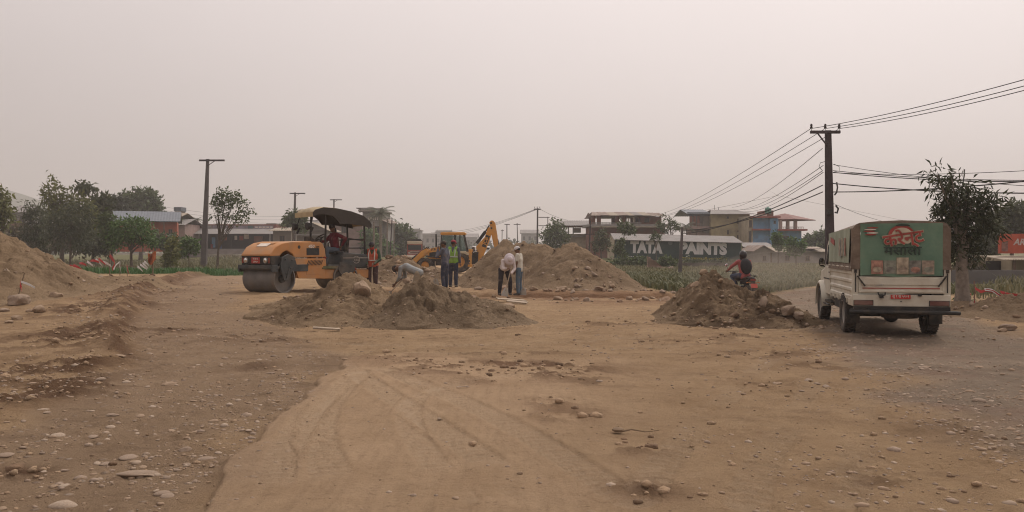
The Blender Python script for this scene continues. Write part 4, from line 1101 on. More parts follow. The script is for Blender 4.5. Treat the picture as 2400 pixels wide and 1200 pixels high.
for sd in (-1, 1):
    mb.prism([(cy(y), z) for (y, z) in [(.44, 2.31), (.42, 2.22), (.0, 2.28), (-.5, 2.24), (-.72, 2.14), (-.86, 2.00), (-1.2, 2.00), (-1.6, 1.96), (-1.92, 1.90), (-1.93, 2.0)] + [(y, z-.035) for (y, z) in prf[::-1][1:-1]]], sd*.60, sd*.63, 'x')
mb.build('canopy_skirt', m_can_in, cn, smooth=0)
mb = MB(); mb.prism([(.025, 2.20), (.03, 2.34), (-.01, 2.345), (-.01, 2.20)], -.625, .625, 'x'); mb.build('canopy_front_edge', m_can, cn)
for sx in (-1, 1):
    q = MB(); q.tube([(sx*.48, -.06, 2.22), (sx*.48, -.02, 2.05), (sx*.48, .04, 1.96)], .016, 6); q.lathe([(.02, -.08), (.09, -.06), (.115, .04), (.105, .07), (.001, .07)], (sx*.48, .08, 1.92), 'y', 16)
    q.box((sx*.48, -.02, 1.80), (.02, .05, .2), (.5, 0, 0)); q.build('work_lamp', m_dark, roller)
mb = MB(); mb.tube([(-.5, -.35, .75), (-.52, -.38, .95), (-.55, -.42, 1.02)], .05, 8); mb.build('red_rag', m_red, roller)

# the machine is steered: its rear frame is turned about the centre joint
PIV = Matrix.Translation((0, -.22, 0)) @ Matrix.Rotation(R(-20), 4, 'Z') @ Matrix.Translation((0, .22, 0))
REAR = ('platform', 'rear_frame', 'rear_fork', 'rear_tank', 'reflector', 'seat', 'steering_console', 'canopy_post', 'guard_rail', 'cross_bar', 'grab_loop', 'canopy', 'work_lamp', 'red_rag')
for ch in list(roller.children):
    nm = ch.name.split('.')[0]
    if nm in REAR: ch.matrix_basis = PIV
    if nm == 'drum' and sum(v.co.y for v in ch.data.vertices) < 0: ch.matrix_basis = PIV
# ------------------------------------------------------------------ yellow backhoe loader (seen from its left side, nose to the left)
m_jyel = mat('loader_yellow', (.50, .235, .045), .5, .1, 3, dirt=(.33, .22, .12), dirt_amt=.5, dirt_scale=2)
m_cabglass, n, l, b = new_mat('cab_glass')
b.inputs['Base Color'].default_value = (.10, .17, .15, 1); b.inputs['Roughness'].default_value = .1; b.inputs['Alpha'].default_value = .45
JD = 56.0
jcb = thing('backhoe_loader', 'yellow backhoe loader with raised rear boom parked beyond the trench', 'backhoe loader', (xpx(1078, JD), JD, 0), 0)
jcb.location.z = zpx(637, JD)
hsc = 1.0
# local: +X = rearwards (right in the photo), Y away, Z up; rear axle at x=0
K = JD / FPX
def j(px, py): return ((px - 1078) * K, (637 - py) * K)     # photo outline to side-view metres
def jp(mb, pts, y0, y1): return mb.prism([j(*p) for p in pts], y0, y1, 'y')
mb = MB(); jp(mb, [(978, 622), (1100, 622), (1100, 604), (1060, 598), (978, 606)], -.42, .42); mb.build('chassis', m_dark, jcb, bevel=.02)
mb = MB(); jp(mb, [(1003, 607), (1003, 590), (1010, 582), (1036, 578), (1036, 607)], -.48, .48); hd = mb.build('hood', m_jyel, jcb, bevel=.05)
mb = MB(); jp(mb, [(1008, 602), (1008, 592), (1030, 589), (1030, 602)], -.492, -.48); mb.build('side_grille', m_dark, hd)
mb = MB(); mb.tube([(j(1023, 580)[0], -.25, j(0, 580)[1]), (j(1023, 0)[0], -.25, j(0, 549)[1])], .05, 8); mb.build('exhaust', m_dark, jcb)
mb = MB(); jp(mb, [(1033, 547.5), (1036, 544.5), (1090, 544.5), (1093, 547.5), (1091, 551), (1035, 551)], -.62, .62); mb.build('cab_roof', m_jyel, jcb, bevel=.03)
for sd in (-1, 1):
    for (a, b2_, w) in (((1037, 551), (1033, 590), 2.2), ((1067, 551), (1068, 596), 2.4), ((1078, 551), (1080, 588), 1.4), ((1088, 551), (1096, 590), 2.4)):
        q = MB(); (x0, z0), (x1, z1) = j(*a), j(*b2_); q.tube([(x0, sd*.58, z0), (x1, sd*.60, z1)], w*K/1.6, 6); q.build('cab_post', m_dark, jcb)
    q = MB(); jp(q, [(1037, 552), (1066, 552), (1067, 592), (1034, 592)], sd*.585, sd*.575); q.build('cab_window', m_cabglass, jcb)
    q = MB(); jp(q, [(1069, 552), (1087, 552), (1094, 588), (1070, 588)], sd*.585, sd*.575); q.build('cab_window', m_cabglass, jcb)
    q = MB(); pts = [(1050, 600), (1056, 592), (1066, 588), (1092, 589), (1100, 594), (1101, 598), (1096, 598), (1090, 594), (1068, 593), (1058, 600)]
    jp(q, pts, sd*.62, sd*1.02); q.build('rear_fender', m_jyel if sd > 0 else mat('fender_pale', (.42, .36, .25), .6), jcb, bevel=.015)
    for (px_, r_, w_, nm) in ((1078, .68, .42, 'r'), (999.5, .455, .32, 'f')):
        root = wheel(jcb, ((px_-1078)*K, sd*(.80 if nm == 'r' else .72), r_), r_, w_, m_tyre, m_jyel, lugs=20, lug_h=.045, hub=.55)
        root.rotation_euler = (0, 0, R(90))
mb = MB(); jp(mb, [(1036, 606), (1066, 606), (1066, 592), (1036, 592)], -.56, .56); mb.build('cab_base', m_dark, jcb, bevel=.02)
mb = MB(); mb.b2((j(1056, 0)[0], -.25, j(0, 592)[1]), (j(1068, 0)[0], .25, j(0, 586)[1])); mb.b2((j(1066, 0)[0], -.25, j(0, 592)[1]), (j(1070, 0)[0], .25, j(0, 568)[1])); mb.build('seat', m_blk, jcb, bevel=.03)
for sd in (-1, 1):
    q = MB(); jp(q, [(1002, 582), (1006, 590), (975, 618), (958, 632), (954, 624), (990, 588)], sd*.52, sd*.66); q.build('loader_arm', m_jyel, jcb, bevel=.02)
    q = MB(); (x0, z0), (x1, z1) = j(1003, 584), j(966, 612); q.tube([(x0, sd*.60, z0+.12), (x1, sd*.60, z1+.12)], .05, 8); (x0, z0), (x1, z1) = j(1036, 604), j(1000, 600); q.tube([(x0, sd*.62, z0), (x1, sd*.62, z1)], .05, 8); q.build('loader_ram', m_dark, jcb)
mb = MB(); jp(mb, [(962, 620), (962, 640), (946, 642), (943, 636), (955, 634), (957, 622)], -1.1, 1.1); mb.build('front_bucket', m_dark, jcb, bevel=.02)
mb = MB(); jp(mb, [(1100, 622), (1107, 622), (1107, 584), (1100, 584)], -.95, -.75); jp(mb, [(1100, 622), (1107, 622), (1107, 584), (1100, 584)], .75, .95); jp(mb, [(1098, 625), (1108, 625), (1108, 619), (1098, 619)], -1.0, 1.0)
mb.build('stabiliser_frame', m_jyel, jcb, bevel=.02)
mb = MB(); jp(mb, [(1104, 620), (1120, 620), (1122, 590), (1108, 592)], -.35, .35)
for k in range(6):
    (x0, z0), (x1, z1) = j(1106+k*2.5, 594+k*3), j(1120, 588+k*5); mb.tube([(x0, -.36-.03*k, z0), ((x0+x1)/2, -.42, (z0+z1)/2+.15), (x1, -.36, z1)], .022, 6)
mb.build('swing_post', m_dark, jcb)
mb = MB(); jp(mb, [(1119, 613), (1128, 613), (1146, 568), (1153, 546), (1149, 532), (1144, 534), (1136, 556), (1116, 578)], -.20, .20)
boom = mb.build('boom', m_jyel, jcb, bevel=.02)
mb = MB(); (x0, z0), (x1, z1), (x2, z2) = j(1117, 574), j(1138, 546), j(1147, 528)
mb.tube([(x0, -.02, z0+.1), (x1, -.02, z1+.1)], .11, 8); mb.tube([(x1, -.02, z1+.1), (x2, -.02, z2)], .05, 8); mb.build('boom_ram', m_dark, boom)
mb = MB(); jp(mb, [(1147, 521), (1151, 517), (1156, 517), (1161, 523), (1166, 552), (1168, 578), (1164, 592), (1160, 590), (1150, 540)], -.15, .15)
dip = mb.build('dipper', m_jyel, jcb, bevel=.02)
mb = MB(); (x0, z0), (x1, z1) = j(1164, 560), j(1168, 590); mb.tube([(x0+.05, 0, z0), (x1+.03, 0, z1)], .06, 8)
for p in ((1151, 523), (1152, 535)): x0, z0 = j(*p); mb.tube([(x0, -.17, z0), (x0, .17, z0)], .07, 10)
mb.build('dipper_ram', m_dark, dip)
mb = MB(); jp(mb, [(1160, 590), (1172, 588), (1178, 600), (1170, 612), (1160, 606)], -.3, .3); mb.build('rear_bucket', m_dark, jcb, bevel=.02)
# lettering along the boom
x0, z0 = j(1134.5, 579); x1, z1 = j(1145, 552)
aa = math.atan2(z1 - z0, x1 - x0)
q = MB(); q.box(((x0+x1)/2-.02, -.204, (z0+z1)/2), (.84, .008, .27), (0, -aa, 0)); bd = q.build('name_plate', mat('plate_black', (.03, .028, .022), .6), boom)
letter('JCB', .30, m_jyel, bd, ((x0+x1)/2-.02, -.213, (z0+z1)/2), Matrix.Rotation(-aa, 3, 'Y').to_4x4().to_euler() if False else (Matrix.Rotation(-aa, 3, 'Y') @ Matrix.Rotation(R(90), 3, 'X')).to_euler(), bold=.03, sx=1.15)
x0, z0 = j(1017, 585); letter('JCB', .20, m_dark, hd, (x0, -.495, z0), (R(90), 0, 0), bold=.02)

# ------------------------------------------------------------------ people
m_skin = mat('skin_brown', (.145, .075, .045), .6, .12, 8)
m_hair = mat('hair_black', (.012, .010, .009), .7, .2, 30)
def cloth(name, c, v=.14): return mat(name, c, .9, v, 7, .25, 25, dirt=(.27, .20, .14), dirt_amt=.28, dirt_scale=5)
m_eye = mat('eye_dark', (.02, .015, .012), .3)
def capsule(mb, a, b_, ra, rb, n=10):
    a, b_ = Vector(a), Vector(b_); t = (b_ - a); L = t.length
    if L < 1e-6: mb.ell(a, (ra, ra, ra), n, 8); return
    t.normalize(); pts, rs = [], []
    for k in range(4):
        s = math.sin(k / 4 * math.pi / 2); pts.append(a - t * ra * (1 - s)); rs.append(max(1e-3, ra * math.sqrt(max(0, 1 - (1 - s) ** 2))))
    pts.append(a); rs.append(ra); pts.append(b_); rs.append(rb)
    for k in range(1, 5):
        s = k / 4; pts.append(b_ + t * rb * s); rs.append(max(1e-3, rb * math.sqrt(max(0, 1 - s * s))))
    mb.tube(pts, rs, n)
def remesh(mb, voxel, smooth_it, name, m, extra=None):
    me = bpy.data.meshes.new(name); me.from_pydata(mb.v, [], mb.f)
    o = bpy.data.objects.new(name, me); COL.objects.link(o)
    r = o.modifiers.new('r', 'REMESH'); r.mode = 'VOXEL'; r.voxel_size = voxel
    s = o.modifiers.new('s', 'SMOOTH'); s.iterations = smooth_it; s.factor = .5
    dg = bpy.context.evaluated_depsgraph_get()
    res = bpy.data.meshes.new_from_object(o.evaluated_get(dg))
    bpy.data.objects.remove(o); bpy.data.meshes.remove(me)
    res.name = name
    res.materials.clear()
    for q in (m if isinstance(m, (list, tuple)) else [m]): res.materials.append(q)
    res.polygons.foreach_set('use_smooth', [True] * len(res.polygons))
    res.polygons.foreach_set('material_index', [0] * len(res.polygons))
    if extra:
        bm = bmesh.new(); bm.from_mesh(res)
        for (v, f, mi) in extra:
            vs = [bm.verts.new(p) for p in v]
            for q in f:
                try: fc = bm.faces.new([vs[i] for i in q]); fc.material_index = mi; fc.smooth = True
                except ValueError: pass
        bm.to_mesh(res); bm.free()
    res.update(); return res
def person(label, loc, rz, J, top, legs, shoes=(.06, .05, .045), sleeves='long', hat=None, vest=None, rolled=False, stripe=None, skirt=False, scale=1.0, mask=None):
    """J: joints in metres, figure faces +Y: pelvis, chest, neck, head, (sh, el, ha) and (hip, kn, an) for l and r, gaze"""
    V = {k: Vector(v) for k, v in J.items()}
    gaze = V.get('gaze', Vector((0, 1, 0))).normalized()
    root_z = loc[2]
    body = MB()
    up = (V['neck'] - V['pelvis']).normalized()
    side = (V['sh_r'] - V['sh_l']).normalized()
    head_up = (V['head'] - V['neck']).normalized()
    gaze = (gaze - head_up * gaze.dot(head_up)).normalized()
    hs = gaze.cross(head_up).normalized()
    Mh = Matrix((hs, gaze, head_up)).transposed()
    hp = lambda x, y, z: V['head'] + Mh @ Vector((x, y, z))
    mid = (V['pelvis'] + V['chest']) / 2
    for s in (-1, 1):
        capsule(body, V['pelvis'] + side * .07 * s, mid + side * .06 * s, .095, .088)
        capsule(body, mid + side * .06 * s, V['chest'] + side * .075 * s, .088, .10)
        k = 'l' if s < 0 else 'r'
        capsule(body, V['chest'] + side * .06 * s, V['sh_' + k] - side * .02 * s, .09, .055)
        capsule(body, V['sh_' + k], V['el_' + k], .047, .037); capsule(body, V['el_' + k], V['ha_' + k], .036, .025)
        capsule(body, V['hip_' + k], V['kn_' + k], .078, .053); capsule(body, V['kn_' + k], V['an_' + k], .052, .035)
        f = V.get('toe_' + k, V['an_' + k] + Vector((0, .15, -.045)))
        capsule(body, V['an_' + k] + Vector((0, -.03, -.035)), f, .036, .028)
    capsule(body, V['chest'], V['neck'], .09, .06); capsule(body, V['neck'], V['head'] - head_up * .04, .052, .055)
    body.ell(V['head'], (.074, .092, .112), 14, 10, Mh); body.ell(hp(0, .035, -.065), (.05, .055, .05), 10, 8, Mh)
    body.ell(hp(0, .096, -.015), (.014, .020, .024), 8, 6, Mh); body.ell(hp(0, .088, -.062), (.026, .012, .010), 8, 6, Mh)
    for s in (-1, 1): body.ell(hp(s*.076, -.005, -.01), (.012, .022, .032), 8, 6, Mh)
    extra = []
    for k, s in (('l', -1), ('r', 1)):                       # palm, four fingers and thumb, curled as on a tool
        w = V['ha_' + k]; d = (w - V['el_' + k]).normalized()
        g = V.get('grip_' + k, Vector((0, 1, 0))); g = (g - d * g.dot(d)); g = g.normalized() if g.length > .05 else d.orthogonal().normalized()
        nrm = d.cross(g).normalized()
        hm = MB(); M = Matrix((g, nrm, d)).transposed()
        hm.ell(w + d * .045, (.041, .017, .052), 10, 8, M)
        for i, (L1, o_) in enumerate(((.034, .027), (.040, .010), (.037, -.008), (.029, -.026))):
            b0 = w + d * .085 + g * o_; b1 = b0 + d * L1 * .75 + nrm * .018 * s; b2_ = b1 + d * .008 + nrm * .032 * s
            hm.tube([b0 - d * .02, b0, b1, b2_], [.0095, .0095, .0088, .0065], 6)
        t0 = w + d * .03 + g * .035; hm.tube([t0 - g * .015, t0 + g * .02 + d * .02, t0 + g * .022 + d * .05 + nrm * .015 * s], [.011, .0105, .008], 6)
        extra.append((hm.v, hm.f, 0))
    for s in (-1, 1):
        em = MB(); em.ell(hp(s*.031, .083, .008), (.013, .008, .008), 8, 6, Mh); extra.append((em.v, em.f, 1))
        em = MB(); em.ell(hp(s*.032, .085, .030), (.020, .007, .005), 8, 4, Mh); extra.append((em.v, em.f, 2))
    bme = remesh(body, .014, 3, 'person', [m_skin, m_eye, m_hair], extra)
    o = obj('person', bme, None, loc, (0, 0, rz), (scale,) * 3)
    tag(o, label, 'person', None)
    # shirt
    sh = MB()
    for s in (-1, 1):
        k = 'l' if s < 0 else 'r'
        capsule(sh, V['pelvis'] + side * .065 * s - up * .05, mid + side * .065 * s, .118, .112)
        capsule(sh, mid + side * .065 * s, V['chest'] + side * .08 * s, .112, .118)
        capsule(sh, V['chest'] + side * .06 * s, V['sh_' + k] - side * .015 * s, .108, .072)
        if sleeves:
            capsule(sh, V['sh_' + k], V['sh_' + k].lerp(V['el_' + k], 1 if sleeves == 'long' else .62), .066, .056)
            if sleeves == 'long': capsule(sh, V['el_' + k], V['el_' + k].lerp(V['ha_' + k], .5 if rolled else .88), .055, .042)
    capsule(sh, V['chest'], V['neck'] - up * .02, .11, .066)
    obj('shirt', remesh(sh, .015, 3, 'shirt', top), o)
    tr = MB()
    hipc = (V['hip_l'] + V['hip_r']) / 2
    for k, s in (('l', -1), ('r', 1)):
        capsule(tr, V['pelvis'] + side * .07 * s, V['hip_' + k], .112, .112)
        capsule(tr, V['hip_' + k], V['kn_' + k], .105, .078); capsule(tr, V['kn_' + k], V['an_' + k] + (V['kn_' + k] - V['an_' + k]).normalized() * .03, .076, .064)
    if skirt:
        capsule(tr, hipc, (V['kn_l'] + V['kn_r']) / 2, .17, .16); capsule(tr, (V['kn_l'] + V['kn_r']) / 2, (V['an_l'] + V['an_r']) / 2 + Vector((0, 0, .15)), .16, .15)
    obj('trousers' if not skirt else 'wrap', remesh(tr, .016, 3, 'trousers', legs), o)
    if stripe:
        q = MB()
        q.tube([V['hip_r'] + Vector((.108, .0, 0)), V['kn_r'] + Vector((.082, 0, 0)), V['an_r'] + Vector((.068, 0, .06))], .016, 5); q.build('stripe', stripe, o)
    for k in 'lr':
        q = MB(); f = V.get('toe_' + k, V['an_' + k] + Vector((0, .15, -.045)))
        capsule(q, V['an_' + k] + Vector((0, -.035, -.035)), f, .045, .036)
        obj('shoe', remesh(q, .012, 2, 'shoe', mat_shoe), o)
    if vest:
        mv, mt = vest; q = MB()
        for s in (-1, 1):
            k = 'l' if s < 0 else 'r'
            capsule(q, V['pelvis'] + side * .07 * s - up * .02, mid + side * .07 * s, .128, .124); capsule(q, mid + side * .07 * s, V['chest'] + side * .085 * s, .124, .130)
            capsule(q, V['chest'] + side * .06 * s, V['sh_' + k] - side * .05 * s, .122, .082)
        vo_ = obj('vest', remesh(q, .015, 3, 'vest', mv), o)
        fwd = side.cross(up).normalized() * -1
        for sg in (-1, 1):
            for s in (-1, 1):
                t = MB(); pts = [V['neck'] - up*.01 + side*.085*s + fwd*sg*.03, V['chest'] + up*.06 + side*.10*s + fwd*sg*.118, V['chest'] - up*.05 + side*.095*s + fwd*sg*.135, mid + up*.02 + side*.09*s + fwd*sg*.130]
                t.tube(pts, .019, 6); t.build('reflective_strip', mt, vo_)
        t = MB(); t.tube([mid + up*.0 + (side*math.cos(a)*.20 + fwd*math.sin(a)*.132) for a in np.linspace(0, 6.28, 24)], .018, 6, False); t.build('reflective_strip', mt, vo_)
    # hair and headgear
    q = MB()
    q.ell(hp(0, -.012, .022), (.080, .094, .102), 14, 10, Mh)
    obj('hair', remesh_cut(q, hp(0, 0, 0), Mh), o)
    if hat:
        kind, mh = hat; q = MB()
        if kind == 'cap':
            q.ell(hp(0, -.004, .050), (.090, .105, .075), 16, 10, Mh)
            q.prism2 = None
            q.add([hp(x, y, .048 - .02*(y-.08)*8 - .25*x*x) for (x, y) in ((-.07, .075), (-.035, .1), (.035, .1), (.07, .075), (.055, .16), (.02, .178), (-.02, .178), (-.055, .16))] + [hp(x, y, .038 - .02*(y-.08)*8 - .25*x*x) for (x, y) in ((-.07, .075), (-.035, .1), (.035, .1), (.07, .075), (.055, .16), (.02, .178), (-.02, .178), (-.055, .16))],
                  [(0, 1, 2, 3, 4, 5, 6, 7), (15, 14, 13, 12, 11, 10, 9, 8)] + [(i, (i+1) % 8, (i+1) % 8 + 8, i + 8) for i in range(8)])
        elif kind == 'brim':
            q.ell(hp(0, -.004, .055), (.092, .105, .085), 16, 10, Mh)
            ring = [(.085, .045), (.13, .034), (.185, .012), (.187, .004), (.13, .022), (.08, .03)]
            vs = [hp(r*math.cos(a), r*1.05*math.sin(a), z) for (r, z) in ring for a in np.linspace(0, 2*math.pi, 24, endpoint=False)]
            q.add(vs, [(i*24+k, i*24+(k+1) % 24, (i+1)*24+(k+1) % 24, (i+1)*24+k) for i in range(5) for k in range(24)])
        elif kind == 'wrap':
            q.ell(hp(0, -.006, .042), (.088, .102, .082), 16, 10, Mh); q.ell(hp(0, -.06, -.08), (.07, .05, .09), 10, 8, Mh)
        elif kind == 'helmet':
            q.ell(hp(0, -.008, .020), (.125, .145, .150), 20, 14, Mh); q.ell(hp(0, .05, -.06), (.105, .09, .075), 14, 10, Mh)
        q.build('cap' if kind == 'cap' else 'hat' if kind == 'brim' else 'head_wrap' if kind == 'wrap' else 'helmet', mh, o, smooth=60)
    if mask:
        q = MB(); q.ell(hp(0, .030, -.060), (.072, .075, .062), 12, 8, Mh); q.build('face_cloth', mask, o, smooth=60)
    return o
def remesh_cut(mb, c, M):
    me = bpy.data.meshes.new('hair'); me.from_pydata(mb.v, [], mb.f)
    bm = bmesh.new(); bm.from_mesh(me)
    nrm = (M @ Vector((0, .55, -.84))).normalized()
    bmesh.ops.bisect_plane(bm, geom=bm.verts[:] + bm.edges[:] + bm.faces[:], plane_co=c + M @ Vector((0, .05, .035)), plane_no=nrm, clear_outer=True)
    bm.to_mesh(me); bm.free(); me.materials.append(m_hair); me.polygons.foreach_set('use_smooth', [True] * len(me.polygons)); return me
mat_shoe = mat('shoe_dusty', (.07, .06, .052), .85, .2, 8, dirt=DUST, dirt_amt=.6)
def stand(lean=0.0, knee=0.0, stance=.10):
    J = dict(pelvis=(0, 0, .93), chest=(0, .02, 1.22), neck=(0, .02, 1.42), head=(0, .05, 1.56))
    for k, s in (('l', -1), ('r', 1)):
        J['sh_' + k] = (s*.175, .01, 1.37); J['el_' + k] = (s*.23, -.01, 1.10); J['ha_' + k] = (s*.235, .06, .86)
        J['hip_' + k] = (s*.09, 0, .88); J['kn_' + k] = (s*stance, .02, .48); J['an_' + k] = (s*stance*1.05, 0, .09)
    return J
def shovel(label, a, b_, blade=.28, mm=None):
    """a tool with a wooden handle from a (top) to b_ (blade end)"""
    a, b_ = Vector(a), Vector(b_)
    t = thing('shovel', label, 'shovel', tuple(b_))
    q = MB(); q.tube([a - b_, (b_ - b_) + (a - b_).normalized() * blade * .6], [.017, .019], 8); q.build('handle', mm or m_board, t)
    d = (a - b_).normalized(); sd = d.cross(Vector((0, 1, 0))); sd = sd.normalized() if sd.length > .1 else Vector((1, 0, 0)); nn = sd.cross(d).normalized()
    rows = []
    for i, w in ((0, .02), (.25, .07), (.6, .105), (.9, .11), (1, .10)):
        rows.append([d * blade * (1 - i) + sd * w * x + nn * (.02 * (x*x) * (1 if i < .95 else .6) + .02*i) for x in np.linspace(-1, 1, 7)])
    q = MB(); q.sheet(rows, .006, nn); q.build('blade', m_chrome, t, smooth=50)
    return t
# 1 - bending worker in a grey shirt digging (faces left)
def ground_at(px, d): x = xpx(px, d); return (x, d, hz(x, d))
J = stand(); J.update(pelvis=(0, -.10, .86), chest=(0, .27, 1.02), neck=(0, .46, 1.02), head=(0, .60, .97), gaze=(0, .5, -1),
    sh_l=(-.17, .40, .99), sh_r=(.17, .40, .99), el_l=(-.20, .42, .70), el_r=(.19, .36, .72), ha_l=(-.08, .60, .50), ha_r=(.08, .52, .60),
    hip_l=(-.09, -.12, .83), hip_r=(.09, -.12, .83), kn_l=(-.12, -.02, .46), kn_r=(.12, -.06, .46), an_l=(-.13, -.06, .09), an_r=(.13, -.16, .09))
c_grey = cloth('shirt_grey', (.235, .245, .245)); c_khaki = cloth('cloth_khaki', (.27, .225, .165)); c_navy = cloth('cloth_navy', (.035, .042, .068)); c_navy2 = cloth('shirt_slate', (.085, .09, .115))
x, y, z = ground_at(972, 27.5)
person('person bent double digging in the trench, wearing a grey shirt and pale trousers', (x, y, z - .02), R(80), J, c_grey, c_khaki, sleeves='long', rolled=True, hat=('cap', cloth('cap_dark', (.05, .035, .03))), scale=1.08)
shovel('shovel with its blade in the trench held by the bent grey-shirted worker', (x - .35, y - .02, z + .72), (x - .95, y - .1, z + .08))
# 2 - worker with orange vest beside the roller, face to the camera
J = stand(); J.update(head=(0, .09, 1.54), gaze=(0, 1, -.55), el_l=(-.25, .06, 1.10), el_r=(.25, .06, 1.10), ha_l=(-.10, .30, .95), ha_r=(.10, .28, .92))
x, y, z = ground_at(873, 26.8); z = zpx(688, 26.8)
person('person in orange vest with pale strips looking down beside the road roller', (x, y, z), R(178), J, cloth('shirt_green', (.035, .065, .04)), cloth('trousers_maroon', (.055, .03, .03)), vest=(cloth('vest_orange', (.40, .085, .045)), mat('strip_pale', (.50, .47, .42), .5)),
    hat=('wrap', cloth('wrap_dark', (.03, .026, .03))), mask=cloth('scarf_red', (.38, .05, .04)), sleeves='long')
shovel('shovel held upright by the worker in the orange vest', (x + .05, y - .30, z + 1.0), (x + .02, y - .34, z + .05))
# 3 - worker in navy with red trouser stripe, hand at the mouth (faces left)
J = stand(); J.update(gaze=(-.15, 1, 0), el_l=(-.24, .20, 1.12), ha_l=(-.10, .22, 1.40), el_r=(.24, -.03, 1.10), ha_r=(.22, .06, .86), kn_l=(-.08, .05, .48), kn_r=(.09, .0, .48))
x, y, z = ground_at(1043, 28.4); z = zpx(678, 28.4)
person('person in navy track trousers with a red stripe, hand raised to the face', (x, y, z), R(70), J, c_navy2, c_navy, hat=('cap', cloth('cap_grey', (.05, .042, .038))), stripe=mat('stripe_red', (.40, .05, .05), .7), scale=.985)
shovel('shovel standing upright left of the person in navy', (x - .34, y + .05, z + .95), (x - .32, y + .03, z + .10))
# 4 - worker with green vest behind, back to the camera
J = stand(); J.update(gaze=(.3, 1, 0))
x, y, z = ground_at(1062, 29.3); z = zpx(674, 29.3)
person('person with a bright green vest and red cap seen from behind', (x, y, z), R(-12), J, c_navy2, c_navy, hat=('cap', cloth('cap_red', (.26, .035, .05))), vest=(cloth('vest_green', (.20, .35, .06)), mat('strip_grey', (.45, .47, .45), .5)))
# 5 - bending worker with white sun hat, shovel
J = stand(); J.update(pelvis=(0, -.08, .90), chest=(0, .18, 1.13), neck=(0, .33, 1.22), head=(0, .43, 1.23), gaze=(0, .5, -1), sh_l=(-.18, .27, 1.17), sh_r=(.18, .27, 1.17),
    el_l=(-.22, .32, .90), el_r=(.21, .38, .90), ha_l=(-.02, .48, .74), ha_r=(.12, .50, .92), hip_l=(-.10, -.1, .87), hip_r=(.10, -.1, .87), kn_l=(-.17, .02, .47), kn_r=(.17, .02, .47), an_l=(-.19, -.05, .09), an_r=(.19, -.05, .09))
x, y, z = ground_at(1184, 27.9); z = zpx(693, 27.9)
person('person in white shirt and round white sun hat bending over a shovel', (x, y, z), R(200), J, cloth('shirt_white', (.53, .46, .44), .1), cloth('trousers_dark', (.028, .024, .028)), hat=('brim', cloth('hat_white', (.56, .50, .52), .08)))
shovel('shovel in the hands of the person with the round sun hat', (x + .22, y - .50, z + 1.02), (x - .02, y - .62, z + .02), .3)
# 6 - standing worker with white cap (faces left)
J = stand(); J.update(gaze=(0, 1, -.35), head=(0, .07, 1.55), el_l=(-.22, .02, 1.09), ha_l=(-.21, .09, .84), el_r=(.22, -.04, 1.09), ha_r=(.20, .06, .83))
x, y, z = ground_at(1217, 28.1); z = zpx(693, 28.1)
person('person in white cap, loose white T-shirt and blue jeans standing by the trench', (x, y, z), R(72), J, cloth('tshirt_white', (.50, .47, .40), .1), cloth('jeans_blue', (.085, .125, .17)), hat=('cap', cloth('cap_white', (.55, .53, .53), .1)), sleeves='short', scale=1.0)
shovel('long shovel standing upright behind the person in blue jeans', (x + .17, y - .02, z + 1.05), (x + .13, y - .05, z + .02))
# 7 - roller driver: local frame of the machine, seated and leaning back
J = dict(pelvis=(0, 0, .12), chest=(0, .06, .42), neck=(0, .05, .62), head=(0, .11, .76), gaze=(-.25, 1, -.2), sh_l=(-.18, .04, .56), sh_r=(.18, .04, .56), el_l=(-.36, -.16, .44), ha_l=(-.22, -.10, .22), el_r=(.22, .22, .36), ha_r=(.10, .44, .34),
    hip_l=(-.09, .02, .08), hip_r=(.09, .02, .08), kn_l=(-.22, .40, .10), kn_r=(.14, .42, .14), an_l=(-.22, .42, -.32), an_r=(.14, .46, -.30), toe_l=(-.22, .58, -.37), toe_r=(.14, .62, -.35))
mw = Matrix.Translation(roller.location) @ Euler(roller.rotation_euler).to_matrix().to_4x4() @ Matrix.Scale(roller.scale[0], 4)
w = mw @ PIV @ Vector((0, -1.02, 1.13))
person('person in dark red shirt and jeans sitting at the controls of the road roller', tuple(w), R(180 - 32 - 20), J, cloth('shirt_maroon', (.135, .020, .030)), cloth('jeans_slate', (.085, .105, .13)), hat=('wrap', cloth('hood_black', (.02, .018, .02))), scale=1.04)

# ------------------------------------------------------------------ motorcycle with rider, seen from behind
MD = 27.5
bx = xpx(1752, MD)
bike = thing('motorcycle', 'dark motorcycle with a red plate ridden away past the brown heap', 'motorcycle', (bx, MD, hz(bx, MD) - .17), R(7))
for (yy, rr_) in ((0, .30), (1.28, .31)):
    q = MB(); pr2 = [(rr_-.09, -.035), (rr_-.03, -.05), (rr_, -.025), (rr_, .025), (rr_-.03, .05), (rr_-.09, .035)]
    q.lathe(pr2 + pr2[:1], (0, yy, rr_), 'x', 28); tw = q.build('wheel', m_tyre, bike)
    q = MB(); q.lathe([(.02, -.06), (.03, -.02), (.03, .02), (.02, .06)], (0, yy, rr_), 'x', 12)
    for k in range(5):
        a = k*1.2566; q.tube([(0, yy+.03*math.cos(a), rr_+.03*math.sin(a)), (0, yy+(rr_-.085)*math.cos(a), rr_+(rr_-.085)*math.sin(a))], .014, 6)
    q.build('rim', m_chrome, tw)
mb = MB(); mb.tube([(0, 0, .3), (0, .35, .36), (0, .8, .45), (0, 1.05, .88)], .03, 6); mb.box((0, .62, .40), (.22, .38, .30)); mb.tube([(.12, .5, .35), (.14, 0, .36), (.15, -.35, .42)], .045, 8)
for s in (-1, 1): mb.tube([(s*.07, 0, .3), (s*.07, .1, .62)], .03, 6); mb.tube([(s*.07, 1.28, .31), (s*.07, 1.06, .92)], .022, 6)
mb.build('frame', m_dark, bike)
